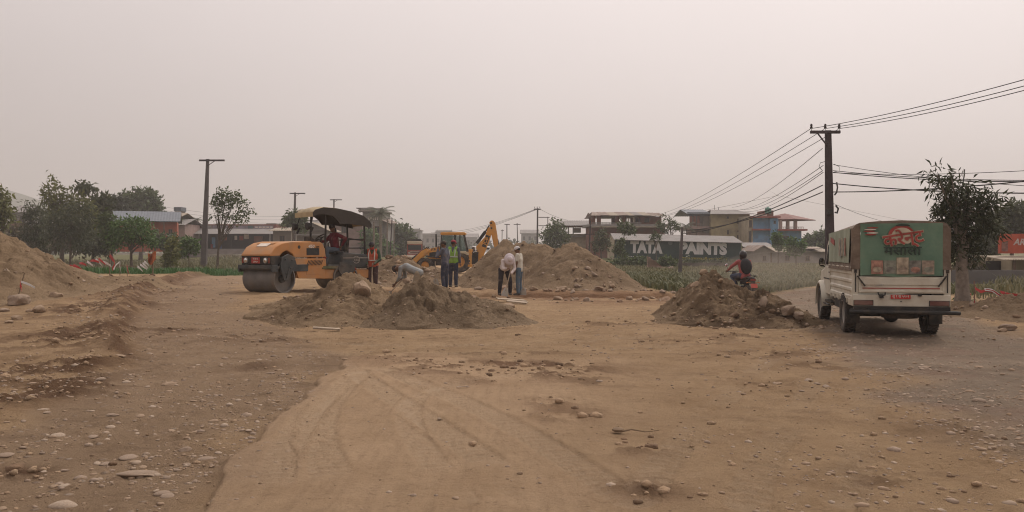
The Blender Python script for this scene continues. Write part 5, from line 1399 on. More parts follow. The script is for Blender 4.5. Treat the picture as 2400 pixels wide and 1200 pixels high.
mb = MB(); mb.ell((0, .72, .80), (.15, .30, .13), 14, 10); mb.prism([(.45, .72), (.05, .78), (-.38, .86), (-.40, .78), (0, .62), (.45, .60)], -.09, .09, 'x'); mb.build('tank', mat('bike_black', (.02, .02, .025), .3, .1, 4), bike, bevel=.02)
mb = MB(); mb.ell((0, .05, .80), (.13, .48, .05), 14, 8, (R(-5), 0, 0)); mb.tube([(-.11, -.05, .82), (-.12, -.42, .90), (.12, -.42, .90), (.11, -.05, .82)], .014, 6); mb.build('seat', m_blk, bike)
mb = MB(); mb.prism([(-.35, .80), (-.44, .74), (-.58, .42), (-.56, .40), (-.38, .66)], -.07, .07, 'x'); mb.build('mudguard', m_blk, bike)
mb = MB(); mb.box((0, -.535, .58), (.22, .012, .14), (R(-18), 0, 0)); mb.build('number_plate', mat('plate_faded', (.42, .09, .07), .6), bike)
mb = MB(); mb.box((0, -.45, .77), (.16, .04, .07)); mb.build('tail_light', m_redlamp, bike)
for s in (-1, 1):
    q = MB(); q.tube([(s*.08, -.44, .68), (s*.2, -.45, .68)], .008, 5); q.ell((s*.2, -.45, .68), (.035, .025, .02), 8, 6); q.build('turn_signal', mat('amber', (.35, .12, .03), .3), bike)
mb = MB(); mb.tube([(-.36, .84, 1.00), (-.16, .98, 1.02), (.16, .98, 1.02), (.36, .84, 1.00)], .014, 6); mb.ell((0, 1.12, .92), (.1, .08, .1), 12, 8); mb.build('handlebar', m_dark, bike)
for s in (-1, 1):
    q = MB(); q.tube([(s*.30, .90, 1.02), (s*.38, .88, 1.20)], .008, 5); q.ell((s*.39, .88, 1.24), (.065, .02, .045), 12, 6, (0, s*.4, 0)); mr_ = q.build('mirror', m_blk, bike)
    q = MB(); q.ell((s*.39, .866, 1.24), (.055, .008, .036), 12, 4, (0, s*.4, 0)); q.build('mirror_glass', m_mir, mr_)
J = dict(pelvis=(0, 0, .0), chest=(0, .10, .30), neck=(0, .13, .50), head=(0, .17, .64), gaze=(-.1, 1, -.05), sh_l=(-.19, .11, .44), sh_r=(.19, .11, .44), el_l=(-.34, .34, .26), el_r=(.34, .34, .26), ha_l=(-.34, .62, .14), ha_r=(.34, .62, .14),
    hip_l=(-.10, .02, -.02), hip_r=(.10, .02, -.02), kn_l=(-.27, .44, -.06), kn_r=(.24, .44, -.06), an_l=(-.20, .28, -.46), an_r=(.20, .28, -.46), toe_l=(-.20, .42, -.50), toe_r=(.20, .42, -.50))
mwb = Matrix.Translation(bike.location) @ Euler(bike.rotation_euler).to_matrix().to_4x4()
rd = person('person in coral red shirt and black helmet riding the motorcycle', tuple(mwb @ Vector((0, .20, .92))), R(7), J, cloth('shirt_coral', (.32, .085, .085)), cloth('jeans_dark', (.055, .065, .10)), hat=('helmet', mat('helmet_black', (.025, .022, .024), .3, .2, 6)))
mb = MB(); mb.ell((0, 0, 0), (.20, .12, .27), 14, 10); mb.ell((0, -.07, -.07), (.12, .05, .13), 12, 8); mb.box((0, -.118, -.02), (.14, .012, .02), (0, -.12, 0))
for s in (-1, 1): mb.tube([(s*.09, .02, .22), (s*.10, .15, .26), (s*.11, .24, .10), (s*.11, .12, -.18)], .022, 6)
bp_ = mb.build('backpack', mat('bag_black', (.022, .021, .024), .8, .25, 8), None, smooth=60, loc=tuple(mwb @ Vector((0, .11, 1.20))), rot=(R(-12), 0, R(7)))
tag(bp_, 'black backpack worn by the motorcycle rider', 'backpack')
# ------------------------------------------------------------------ trees
m_bark = mat('bark', (.105, .080, .060), .95, .3, 8, .5, 18)
m_bark2 = mat('bark_pale', (.19, .155, .125), .95, .3, 8, .5, 18)
lf_dark = leaf_mat('leaf_dark', (.026, .034, .017), (.075, .085, .042), .25)
lf_mid = leaf_mat('leaf_mid', (0.041, 0.062, 0.022), (0.108, 0.142, 0.049))
lf_yel = leaf_mat('leaf_yellow', (0.088, 0.101, 0.030), (0.189, 0.189, 0.061))
lf_fresh = leaf_mat('leaf_fresh', (0.054, 0.101, 0.030), (0.115, 0.189, 0.054))
lf_grey = leaf_mat('leaf_grey', (0.054, 0.065, 0.035), (0.115, 0.124, 0.065))
lf_dry = leaf_mat('leaf_dry', (0.101, 0.084, 0.054), (0.189, 0.155, 0.097))
def leaf_cloud(name, blobs, n, size, m, aspect=2.2, droop=.4, clump=7, spread=.35, parent=None):
    """leaf blades grouped in sprays through the volume of several uneven blobs"""
    vol = np.array([b[3] * b[4] * b[5] for b in blobs]); pr = vol ** .8; pr = pr / pr.sum()
    nc = max(1, n // clump)
    bi = rng.choice(len(blobs), nc, p=pr); B = np.array(blobs)[bi]
    d = rng.normal(size=(nc, 3)); d /= np.linalg.norm(d, axis=1, keepdims=True)
    r = rng.uniform(.15, 1.0, nc) ** .45 * rng.uniform(.85, 1.12, nc)
    c = B[:, :3] + d * r[:, None] * B[:, 3:6]
    C = np.repeat(c, clump, 0); Dn = np.repeat(d, clump, 0)
    N = len(C)
    C = C + rng.normal(size=(N, 3)) * size * spread * 3
    ax = rng.normal(size=(N, 3)) * .8 + Dn * .6; ax[:, 2] -= droop; ax /= np.linalg.norm(ax, axis=1, keepdims=True)
    up = rng.normal(size=(N, 3)); up[:, 2] += .8
    w = np.cross(ax, up); w /= (np.linalg.norm(w, axis=1, keepdims=True) + 1e-9)
    L = (size * rng.uniform(.6, 1.35, N))[:, None]; W = L / aspect / 2
    nrm = np.cross(w, ax)
    v = np.stack([C, C + ax*L*.45 + w*W + nrm*L*.06, C + ax*L - nrm*L*.1, C + ax*L*.45 - w*W + nrm*L*.06], 1).reshape(-1, 3)
    f = np.arange(N * 4).reshape(-1, 4)
    return np_mesh(name, v, f, m)
def trunk_mesh(name, h, r, blobs, m, lean=(0, 0), fork=.45, limbs=7, twist=.1):
    mb = MB()
    n = 7; pts = []
    for i in range(n):
        t = i / (n - 1); pts.append(Vector((lean[0]*t*t + twist*math.sin(t*5+h)*r*3*t, lean[1]*t*t + twist*math.cos(t*4+h)*r*3*t, h*t)))
    mb.tube(pts, [r*1.35] + [r*(1-.55*i/(n-1)) for i in range(1, n)], 9)
    bl = sorted(blobs, key=lambda q: -q[3]*q[4]*q[5])
    for k in range(limbs):
        b = bl[k % len(bl)]; t0 = fork + (1 - fork) * random.random() * .9
        a = pts[0].lerp(pts[-1], t0); a = Vector((lean[0]*t0*t0, lean[1]*t0*t0, h*t0))
        e = Vector((b[0] + random.uniform(-.5, .5)*b[3], b[1] + random.uniform(-.5, .5)*b[4], b[2] + random.uniform(-.2, .6)*b[5]))
        mid = a.lerp(e, .5) + Vector((0, 0, (e - a).length * .10)); r0 = r * .5 * (1.1 - t0 * .5)
        mb.tube([a, a.lerp(mid, .5) + Vector((0, 0, .02)), mid, e], [r0, r0*.75, r0*.5, r0*.15], 6)
        for _ in range(2):
            e2 = mid + Vector((random.gauss(0, 1)*b[3]*.5, random.gauss(0, 1)*b[4]*.5, random.random()*b[5]*.6)); mb.tube([mid, mid.lerp(e2, .5)+Vector((0, 0, .03)), e2], [r0*.45, r0*.3, r0*.08], 5)
    return mb
def tree(name, label, px, base_py, d, crown, leaf, n, size, trunk_h=None, r=.12, m_tr=None, group=None, z=None, cat='tree', lean=(0, 0), aspect=2.2, droop=.4, clump=7, limbs=7, spread=.16, depth=.8, fork=.45):
    """crown: list of (px, py, rx_px, ry_px[, dy]) ellipses seen in the photo, turned into metres at the tree's own distance"""
    x0 = xpx(px, d); z0 = hz(x0, d) if z is None else z
    k = d / FPX
    t = thing(name, label, cat, (x0, d, z0), 0, group)
    blobs = []
    for c in crown:
        cx = (c[0] - px) * k; cz = zpx(c[1], d) - z0; rx, rz_ = c[2] * k, c[3] * k
        blobs.append((cx, (c[4] if len(c) > 4 else random.uniform(-.5, .5) * rx), cz, rx, rx * depth, rz_))
    top = max(b[2] for b in blobs); th = trunk_h if trunk_h else max(.4, top * .75)
    mb = trunk_mesh('trunk', th, r, blobs, m_tr, lean, fork, limbs); mb.build('trunk', m_tr or m_bark, t, smooth=60, fix=False)
    obj('crown', leaf_cloud('crown', blobs, n, size, leaf, aspect, droop, clump, spread), t)
    return t
# big dark tree beside the pickup: long drooping blades
tree('broadleaf_tree', 'dark long-leaved tree with a thick pale trunk right of the white pickup', 2256, 726, 21.8,
     [(2250, 560, 42, 46), (2262, 505, 48, 42), (2235, 460, 30, 40), (2205, 420, 24, 20), (2190, 408, 16, 12), (2225, 425, 22, 16), (2300, 480, 34, 22), (2285, 452, 14, 14), (2228, 500, 30, 30), (2300, 535, 40, 20), (2275, 590, 34, 22), (2235, 590, 24, 30), (2262, 440, 16, 16), (2322, 470, 14, 12), (2225, 535, 24, 24)],
     lf_dark, 3300, .20, 2.6, .19, m_bark2, aspect=4.2, droop=.35, clump=9, spread=.22, limbs=14, z=hz(11.8, 21.8) + .02)
x, y = xpx(2258, 21.5), 21.5
mb = MB(); mb.tube([(0, 0, 0), (.06, 0, .55)], .012, 6)
tag(mb.build('iron_rod', m_dark, loc=tuple(P(2255, 446, 21.8))), 'thin dark rod standing up out of the long-leaved tree', 'rod')
# left group
tree('broadleaf_tree', 'yellow-green tree cut by the left edge of the photo', 4, 575, 70, [(0, 480, 26, 44), (-25, 500, 40, 40), (10, 515, 16, 24)], lf_yel, 1700, .42, r=.2)
tree('bamboo_clump', 'dusky thin-stemmed bamboo clump left of the tall light green tree', 85, 590, 74, [(82, 520, 26, 46), (70, 490, 14, 26), (100, 545, 22, 40), (60, 540, 14, 36)], lf_grey, 1900, .36, r=.08, aspect=4, limbs=14, droop=.6)
tree('broadleaf_tree', 'tall pale green tree rising above the bamboo clumps', 145, 590, 80, [(130, 450, 30, 28), (120, 480, 26, 34), (160, 475, 36, 30), (195, 490, 26, 30), (150, 510, 50, 40), (205, 520, 24, 40)], lf_yel, 3200, .36, r=.22)
tree('bamboo_clump', 'dark bamboo clump with straw stems in front of the tall pale tree', 165, 592, 70, [(160, 520, 46, 44), (180, 500, 30, 34), (140, 550, 34, 38), (185, 550, 30, 36), (120, 530, 18, 40)], lf_grey, 3000, .36, r=.1, aspect=4.5, limbs=18, droop=.7)
tree('broadleaf_tree', 'small dark tree between the tall pale tree and the blue-roofed house', 218, 590, 82, [(205, 440, 12, 10), (190, 440, 14, 9), (235, 475, 22, 18), (225, 520, 26, 34), (215, 550, 28, 30)], lf_grey, 3000, .5, r=.16)
tree('broadleaf_tree', 'dark low tree behind the ridge of the blue-roofed house', 262, 590, 120, [(255, 480, 26, 18), (285, 478, 20, 16), (270, 505, 32, 22)], lf_dark, 2600, .7, r=.2)
tree('broadleaf_tree', 'round domed tree showing above the blue metal roof', 330, 590, 135, [(330, 470, 42, 20), (315, 482, 30, 22), (352, 482, 32, 20), (335, 458, 24, 12)], lf_mid, 3600, .75, r=.3)
tree('broadleaf_tree', 'small round-crowned green tree with a bare trunk before the orange house', 308, 607, 62, [(300, 530, 44, 22), (328, 535, 36, 26), (280, 540, 34, 26), (310, 555, 48, 20), (345, 555, 26, 22), (275, 565, 24, 16), (355, 570, 18, 14)], lf_fresh, 2600, .26, r=.13, limbs=12)
tree('sapling', 'thin young tree left of the round-crowned green tree', 262, 592, 66, [(258, 540, 18, 26), (262, 565, 14, 22), (250, 520, 14, 16)], lf_mid, 1100, .36, r=.06)
tree('sapling', 'feathery pale sapling between the orange house and the first bare pole', 400, 612, 60, [(400, 590, 12, 24), (395, 610, 14, 16), (405, 570, 8, 14)], lf_yel, 700, .3, r=.03)
tree('shrub', 'pale green shrub in front of the shop steps', 443, 600, 72, [(440, 568, 14, 10), (447, 580, 16, 12), (432, 585, 12, 12)], lf_fresh, 900, .34, r=.05, cat='shrub')
tree('shrub', 'dry brown thicket behind the road kerb below the bamboo', 110, 596, 88, [(60, 560, 50, 22), (120, 570, 40, 18), (30, 550, 34, 26), (190, 575, 30, 16)], lf_dry, 2600, .5, r=.05, cat='shrub', limbs=14)
tree('shrub', 'dull green thicket between the bamboo and the round-crowned tree', 225, 598, 78, [(215, 570, 24, 18), (245, 575, 20, 16), (195, 560, 20, 20)], lf_grey, 2000, .45, r=.05, cat='shrub')
tree('shrub', 'leafy shrubs under the eaves of the orange house', 385, 596, 100, [(370, 562, 18, 16), (395, 570, 16, 14), (415, 568, 12, 14)], lf_mid, 1200, .5, r=.05, cat='shrub')
tree('umbrella_tree', 'sparse flat-topped tree with a forked leaning trunk beside the first bare pole', 510, 607, 66, [(505, 460, 16, 6), (530, 455, 20, 6), (550, 462, 18, 6), (515, 475, 22, 7), (545, 480, 24, 7), (570, 478, 16, 6), (590, 497, 12, 6), (575, 495, 18, 6), (520, 492, 18, 7), (495, 480, 10, 7), (540, 505, 22, 7), (575, 510, 14, 7), (560, 520, 10, 5), (500, 508, 14, 5), (530, 462, 30, 8)], lf_mid, 1250, .22, 3.0, .11, lean=(.25, 0), aspect=1.7, droop=.05, clump=9, limbs=24, spread=.25, fork=.55)
tree('broadleaf_tree', 'little tree with a bare forked stem by the second bare pole', 686, 600, 105, [(678, 515, 12, 10), (704, 515, 14, 12), (670, 525, 8, 8), (690, 505, 10, 8), (705, 535, 10, 6)], lf_mid, 1100, .45, r=.13, limbs=8)
tree('broadleaf_tree', 'broad green tree behind the thin poles right of the palm', 932, 612, 150, [(930, 550, 26, 26), (945, 560, 24, 28), (915, 575, 24, 30), (948, 590, 26, 26)], lf_mid, 3200, .9, r=.25)
tree('broadleaf_tree', 'dark green tree below the palm and the concrete house', 865, 612, 135, [(868, 565, 16, 26), (880, 585, 22, 24), (900, 590, 18, 24)], lf_fresh, 2200, .8, r=.2)
tree('broadleaf_tree', 'hazy leafy tree left of the open-roofed house', 1305, 600, 118, [(1305, 535, 18, 16), (1290, 550, 22, 20), (1315, 550, 16, 20), (1300, 565, 26, 16)], lf_mid, 1300, .5, r=.2)
tree('broadleaf_tree', 'dusty thin-stemmed tree at the left end of the painted wall', 1409, 612, 92, [(1408, 555, 14, 12), (1400, 575, 16, 16), (1418, 570, 12, 16), (1412, 545, 8, 8)], lf_grey, 800, .32, r=.1)
tree('broadleaf_tree', 'bushy green tree standing against the dark painted wall near its first letter', 1456, 628, 86, [(1455, 568, 8, 8), (1450, 585, 11, 10), (1460, 596, 10, 9)], lf_mid, 700, .28, r=.07)
tree('sapling', 'slender tree sticking up over the wall roof before the open-roofed house', 1462, 612, 95, [(1470, 536, 14, 6), (1460, 530, 10, 6), (1478, 540, 8, 4)], lf_mid, 420, .4, 4.0, .05)
tree('sapling', 'small tree with a tuft of leaves between the two painted words', 1538, 625, 90, [(1536, 550, 7, 5), (1545, 556, 5, 4), (1530, 556, 5, 4)], lf_mid, 240, .28, r=.06)
tree('broadleaf_tree', 'branching dark tree at the right end of the rusty open roof', 1572, 600, 112, [(1570, 520, 9, 6), (1582, 528, 9, 5), (1560, 508, 6, 6), (1592, 536, 5, 4), (1548, 526, 8, 8), (1560, 538, 9, 5)], lf_mid, 520, .38, r=.13, limbs=10)
tree('shrub', 'leafy shrub in front of the wall right of the brown tarpaulin', 1560, 640, 78, [(1560, 616, 14, 9), (1572, 622, 14, 11), (1552, 612, 9, 6)], lf_mid, 1000, .34, r=.05, cat='shrub')
tree('shrub', 'dense weeds along the foot of the painted wall left of the tarpaulin', 1470, 640, 82, [(1450, 620, 26, 12), (1480, 622, 26, 12), (1500, 615, 18, 12), (1430, 628, 20, 8)], lf_mid, 2200, .36, r=.05, cat='shrub')
tree('shrub', 'low greenery along the yellow strip of the painted wall', 1660, 630, 84, [(1610, 618, 26, 8), (1650, 620, 26, 7), (1690, 618, 26, 8), (1720, 622, 20, 8)], lf_grey, 1900, .34, r=.04, cat='shrub')
tree('broadleaf_tree', 'slim tree with a round top in front of the blue house', 1824, 616, 88, [(1822, 560, 8, 12), (1826, 575, 8, 10), (1818, 552, 7, 6)], lf_fresh, 560, .36, r=.07)
tree('broadleaf_tree', 'forked bushy tree before the long low grey house', 1866, 618, 86, [(1860, 570, 12, 12), (1872, 578, 12, 12), (1864, 586, 14, 8), (1855, 580, 8, 8)], lf_fresh, 1100, .36, r=.08)
tree('broadleaf_tree', 'hazy dark tree behind the main pole beside the blue house', 1915, 600, 130, [(1925, 558, 20, 14), (1905, 570, 18, 12), (1940, 570, 20, 16), (1890, 560, 10, 6)], lf_mid, 1800, .65, r=.2)
tree('broadleaf_tree', 'hazy round tree behind the orange shop sign', 2372, 700, 62, [(2370, 500, 26, 22), (2355, 520, 24, 22), (2390, 525, 24, 26), (2400, 500, 20, 16), (2385, 550, 26, 18)], lf_grey, 3400, .42, r=.18, limbs=12)
tree('broadleaf_tree', 'thin hazy tree between the long-leaved tree and the shop', 2318, 700, 58, [(2310, 520, 18, 18), (2325, 545, 20, 20), (2300, 560, 20, 20), (2330, 575, 18, 18), (2305, 600, 20, 20)], lf_grey, 2200, .40, r=.12, limbs=10)
tree('shrub', 'tangled dry brush behind the trunk of the long-leaved tree', 2290, 700, 46, [(2275, 630, 24, 22), (2305, 640, 26, 22), (2260, 655, 20, 18), (2325, 655, 20, 16)], lf_dry, 2000, .3, r=.05, cat='shrub', limbs=14)
t = tree('flowering_shrub', 'green shrub with red flower heads by the tree trunk and the taped stake', 2262, 722, 24.5, [(2258, 705, 13, 14), (2270, 712, 10, 9)], lf_fresh, 620, .11, r=.02, cat='shrub')
mb = MB()
for (px_, py_) in ((2246, 694), (2266, 694), (2272, 690), (2262, 699)):
    p = P(px_, py_, 24.2) - t.location
    for k in range(6): mb.ell(p + Vector((.03*math.cos(k*1.05), .03*math.sin(k*1.05), 0)), (.035, .035, .03), 6, 4)
mb.build('flower_heads', m_red, t)
# palms
def palm(label, px, base_py, d, top_py, nf, fl, r):
    x0 = xpx(px, d); z0 = hz(x0, d); t = thing('palm_tree', label, 'palm', (x0, d, z0)); h = zpx(top_py, d) - z0
    mb = MB(); mb.tube([(0, 0, 0), (.1, 0, h*.5), (0, 0, h)], [r*1.4, r, r*.8], 8); mb.build('trunk', m_bark2, t)
    mb = MB()
    for k in range(nf):
        a = k * 2.4 + .3; el = .95 - 1.5 * (k / nf)
        rib = [Vector((math.cos(a)*fl*s*math.cos(el*(1-.4*s)), math.sin(a)*fl*s*math.cos(el*(1-.4*s)), h + fl*(math.sin(el)*s - .42*s*s))) for s in np.linspace(0, 1, 9)]
        mb.tube(rib, [.03*(1-.8*i/8) for i in range(9)], 4)
        for i in range(1, 9):
            td = (rib[i] - rib[i-1]).normalized(); sd = td.cross(Vector((0, 0, 1))).normalized()
            for q in (0, .5):
                b0 = rib[i-1].lerp(rib[i], q)
                for s in (-1, 1):
                    L = fl*.34*(1-.55*abs(i/8-.45)); e = b0 + sd*s*L*.8 + td*L*.5 - Vector((0, 0, L*.35)); wv = td*fl*.02
                    mb.add([b0 - wv, b0 + wv, e], [(0, 1, 2)])
    mb.build('crown', lf_grey, t, smooth=0, fix=False)
palm('tall palm standing in front of the concrete storey house', 891, 615, 118, 498, 18, 2.4, .2)
palm('small palm left of the yellow storey house', 1609, 600, 118, 530, 14, 1.5, .14)
palm('short palm tuft beside the first bare pole above the shop roof', 462, 590, 130, 515, 10, 1.3, .12)

# ------------------------------------------------------------------ buildings
def wallm(nm, c, **k): return mat(nm, c, .9, .16, 1.2, .15, 12, dirt=(.16, .135, .11), dirt_amt=.45, dirt_scale=.9, **k)
w_orange, w_green, w_cream, w_yellow = wallm('paint_orange', (.34, .085, .042)), wallm('paint_green', (.10, .16, .075)), wallm('plaster_cream', (.36, .30, .21)), wallm('plaster_yellow', (.34, .275, .155))
w_blue, w_grey, w_conc, w_pink = wallm('paint_blue', (.135, .26, .41)), wallm('block_grey', (.25, .22, .20)), wallm('concrete', (.23, .215, .20)), wallm('plaster_pink', (.30, .21, .185))
w_redb, w_wood = wallm('brick_red', (.20, .085, .06)), wallm('timber_grey', (.17, .145, .12))
r_blue, r_rust, r_zinc, r_tan = mat('roof_blue', (.115, .130, .150), .5, .2, 3), mat('roof_rust', (.20, .14, .11), .7, .3, 1.2, dirt=(.33, .29, .25), dirt_amt=.5, dirt_scale=.6), mat('roof_zinc', (.215, .20, .19), .75, .2, 1.0, dirt=(.22, .17, .14), dirt_amt=.5), mat('roof_tan', (.30, .25, .19), .8, .2, 2)
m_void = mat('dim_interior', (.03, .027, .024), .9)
m_wood = mat('frame_wood', (.12, .075, .05), .8)
class Bld:
    """a building laid out in metres from its own front: x along the front, y inward, z up"""
    def __init__(s, name, label, px0, px1, d, rz=0, cat='building', base=None, tilt=0):
        s.k = d / FPX; s.px0 = px0; s.d = d; s.x0 = xpx(px0, d); s.z0 = hz(s.x0, d) - .05 if base is None else zpx(base, d)
        s.W = (px1 - px0) * s.k
        s.root = thing(name, label, cat, (s.x0, d, s.z0), 0, None, (0, R(tilt), R(rz)))
    def X(s, px): return (px - s.px0) * s.k
    def Z(s, py): return zpx(py, s.d) - s.z0
    def walls(s, px0, px1, pyt, pyb, m, depth=6, y0=0, name='wall', holes=None):
        q = MB(); q.b2((s.X(px0), y0, s.Z(pyb)), (s.X(px1), y0 + depth, s.Z(pyt))); return q.build(name, m, s.root)
    def window(s, px0, px1, pyt, pyb, y0=0, mf=None, mp=None, name='window', bars=True):
        a, b_, t, u = s.X(px0), s.X(px1), s.Z(pyt), s.Z(pyb); q = MB(); w = min(.08, (b_-a)*.12)
        q.b2((a, y0-.05, u), (a+w, y0+.06, t)); q.b2((b_-w, y0-.05, u), (b_, y0+.06, t)); q.b2((a+w, y0-.05, t-w), (b_-w, y0+.06, t)); q.b2((a-.05, y0-.08, u-w), (b_+.05, y0+.06, u))
        if bars: q.b2(((a+b_)/2-w*.35, y0-.04, u), ((a+b_)/2+w*.35, y0+.03, t-w))
        f = q.build(name, mf or m_wood, s.root)
        q = MB(); q.b2((a+w, y0-.012, u), (b_-w, y0-.004, t-w)); q.build('pane', mp or m_glass, f); return f
    def gable(s, px0, px1, py_eave, py_ridge, m, depth=7, y0=-.6, ov=.3, axis='x', thick=.06, corr=True, py_eave_r=None, py_ridge_r=None, inset=0.0):
        """sheet roof with its ridge along x (axis x) or running inward (axis y)"""
        a, b_ = s.X(px0), s.X(px1); e, rg = s.Z(py_eave), s.Z(py_ridge); q = MB()
        n = max(4, int((b_-a) / .35)) if axis == 'x' else 12
        if axis == 'x':
            xs = np.linspace(a, b_, n*2+1); wv = lambda i: .03*(i % 2)
            f_ = [[(x if k else x, y0 + depth*t, e + (rg-e)*(t*2 if t <= .5 else 2-2*t) + wv(i)) for i, x in enumerate(xs)] for k, t in enumerate((0, .25, .5, .75, 1))]
            if inset: 
                for row, t in zip(f_, (0, .25, .5, .75, 1)):
                    for i in range(len(row)):
                        x_, y_, z_ = row[i]; kx = inset*(1-abs(2*t-1)); cx = (a+b_)/2; row[i] = (cx + (x_-cx)*(1-kx*2/(b_-a)), y_, z_)
            q.sheet(f_, thick)
        else:
            ys = np.linspace(y0, y0+depth, 2*max(4, int(depth/.4))+1)
            q.sheet([[(a + (b_-a)*t, y, e + (rg-e)*(t*2 if t <= .5 else 2-2*t) + .03*(i % 2)) for t in (0, .25, .5, .75, 1)] for i, y in enumerate(ys)], thick)
        return q.build('roof', m, s.root, smooth=0)
    def box(s, nm, px0, px1, pyt, pyb, y0, y1, m, bevel=0):
        q = MB(); q.b2((s.X(px0), y0, s.Z(pyb)), (s.X(px1), y1, s.Z(pyt))); return q.build(nm, m, s.root, bevel=bevel)
    def posts(s, nm, pxs, w, pyt, pyb, y, m):
        for p in pxs: q = MB(); q.box((s.X(p), y, (s.Z(pyt)+s.Z(pyb))/2), (w, w, s.Z(pyt)-s.Z(pyb))); q.build(nm, m, s.root)
    def rail(s, px0, px1, pyt, pyb, y, m, n=8):
        q = MB(); a, b_ = s.X(px0), s.X(px1)
        for z in (s.Z(pyt), (s.Z(pyt)+s.Z(pyb))/2): q.tube([(a, y, z), (b_, y, z)], .035, 5)
        for i in range(n+1): q.tube([(a+(b_-a)*i/n, y, s.Z(pyb)), (a+(b_-a)*i/n, y, s.Z(pyt))], .025, 5)
        q.build('railing', m, s.root)
def tank(label, px, pyb, d, r, h, m, parent_z=None, y=0):
    q = MB(); q.lathe([(.001, 0), (r, 0), (r*1.02, h*.3), (r, h*.5), (r*1.02, h*.75), (r*.95, h*.85), (r*.35, h*.98), (r*.3, h*1.05), (.001, h*1.06)], (0, 0, 0), 'z', 18)
    o = q.build('water_tank', m, loc=tuple(P(px, pyb, d) + Vector((0, y, 0)))); tag(o, label, 'water tank')
m_tblue, m_tgreen = mat('tank_blue', (.045, .07, .17), .5), mat('tank_green', (.05, .16, .12), .5)

# far left: white two-storey house between the trees
B = Bld('house', 'white storey house glimpsed between the bamboo and the left edge tree', 22, 62, 150, 0)
B.walls(24, 60, 498, 590, w_conc); B.gable(20, 64, 498, 480, r_zinc, 8); B.window(30, 40, 506, 522); B.window(46, 56, 506, 522); B.box('balcony', 22, 62, 524, 532, -.8, 0, w_redb)
# orange house with the blue roof: gable end towards us, long side receding
B = Bld('house', 'orange-walled house under a long blue-grey metal roof', 262, 406, 108, 20)
B.walls(268, 404, 519, 590, w_orange, 6); B.gable(258, 412, 518, 492, r_blue, 8.4, -1.2); B.window(385, 394, 536, 552); B.window(350, 364, 536, 554)
q = MB(); q.prism([(0, B.Z(519)), (6, B.Z(519)), (3, B.Z(496))], B.X(268)+.02, B.X(268)+.2, 'x'); q.prism([(0, B.Z(519)), (6, B.Z(519)), (3, B.Z(496))], B.X(404)-.2, B.X(404)-.02, 'x'); q.build('gable_wall', w_wood, B.root); B.posts('post', (264, 330, 376), .15, 520, 590, -1.0, m_wood)
q = MB(); q.b2((B.X(397), -.06, B.Z(590)), (B.X(402), -.01, B.Z(548))); q.build('door', w_blue, B.root)
B = Bld('house', 'green-walled house with a stepped tin roof behind the orange one', 352, 420, 124, 0)
B.walls(358, 412, 512, 590, w_green, 8); B.gable(350, 418, 514, 497, r_tan, 9, -.8); B.walls(398, 432, 525, 590, w_pink, 6, .2, 'annex_wall'); B.gable(394, 438, 527, 512, r_zinc, 8, -.7); B.window(405, 414, 534, 548); B.box('parapet', 382, 400, 482, 492, 4, 6, r_blue); B.box('stair_tower', 384, 398, 492, 512, 4, 6, w_conc)
# the long shop
B = Bld('shop', 'long low shop with signboards, deep tin awning and goods hung in its dark front', 420, 637, 128, 0, 'shop')
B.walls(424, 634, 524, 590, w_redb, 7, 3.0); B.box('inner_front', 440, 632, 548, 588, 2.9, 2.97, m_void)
q = MB(); n_ = 120
q.sheet([[(B.X(424)+(B.W)*i/n_ , y, z + .03*(i % 2)) for i in range(n_+1)] for (y, z) in ((-.4, B.Z(548)), (3.0, B.Z(534)))], .05); q.build('awning', r_zinc, B.root, smooth=0)
for (a, b_, m) in ((462, 480, w_conc), (482, 519, mat('sign_violet', (.20, .17, .19), .7, .3, 2)), (520, 528, w_redb), (530, 566, mat('sign_violet2', (.22, .19, .22), .7, .3, 2)), (567, 580, mat('sign_teal', (.07, .12, .13), .7)), (582, 628, mat('sign_violet3', (.235, .20, .235), .7, .35, 3)), (629, 636, mat('sign_red', (.22, .06, .05), .7))):
    B.box('signboard', a, b_, 527 + (b_ > 560)*.5, 535, 2.86, 2.95, m)
for i in range(5): q = MB(); q.box((B.X(588+9*i), 2.84, B.Z(531.3)), (.42, .02, .18)); q.build('sign_lettering', m_pwhite, B.root)
B.box('parapet', 610, 632, 522, 527, 3.2, 6, r_zinc); B.box('plinth', 434, 636, 583, 604, .2, 3.0, w_conc); 
for k in range(5): B.box('step', 434, 600, 585 + 4*k, 589 + 4*k, -.1 - .3*k, .2 - .0*k if k == 0 else -.1 - .3*(k-1), w_grey)
B.posts('post', (436, 466, 632), .18, 548, 586, .1, m_pwhite if False else w_conc)
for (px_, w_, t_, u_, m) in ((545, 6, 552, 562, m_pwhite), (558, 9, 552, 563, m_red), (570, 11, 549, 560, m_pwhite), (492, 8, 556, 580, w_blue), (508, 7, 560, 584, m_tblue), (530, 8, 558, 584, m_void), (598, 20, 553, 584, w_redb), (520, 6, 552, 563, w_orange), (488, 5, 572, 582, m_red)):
    q = MB(); q.b2((B.X(px_-w_/2), 1.5, B.Z(u_)), (B.X(px_+w_/2), 1.62, B.Z(t_))); q.build('hung_goods', m, B.root)
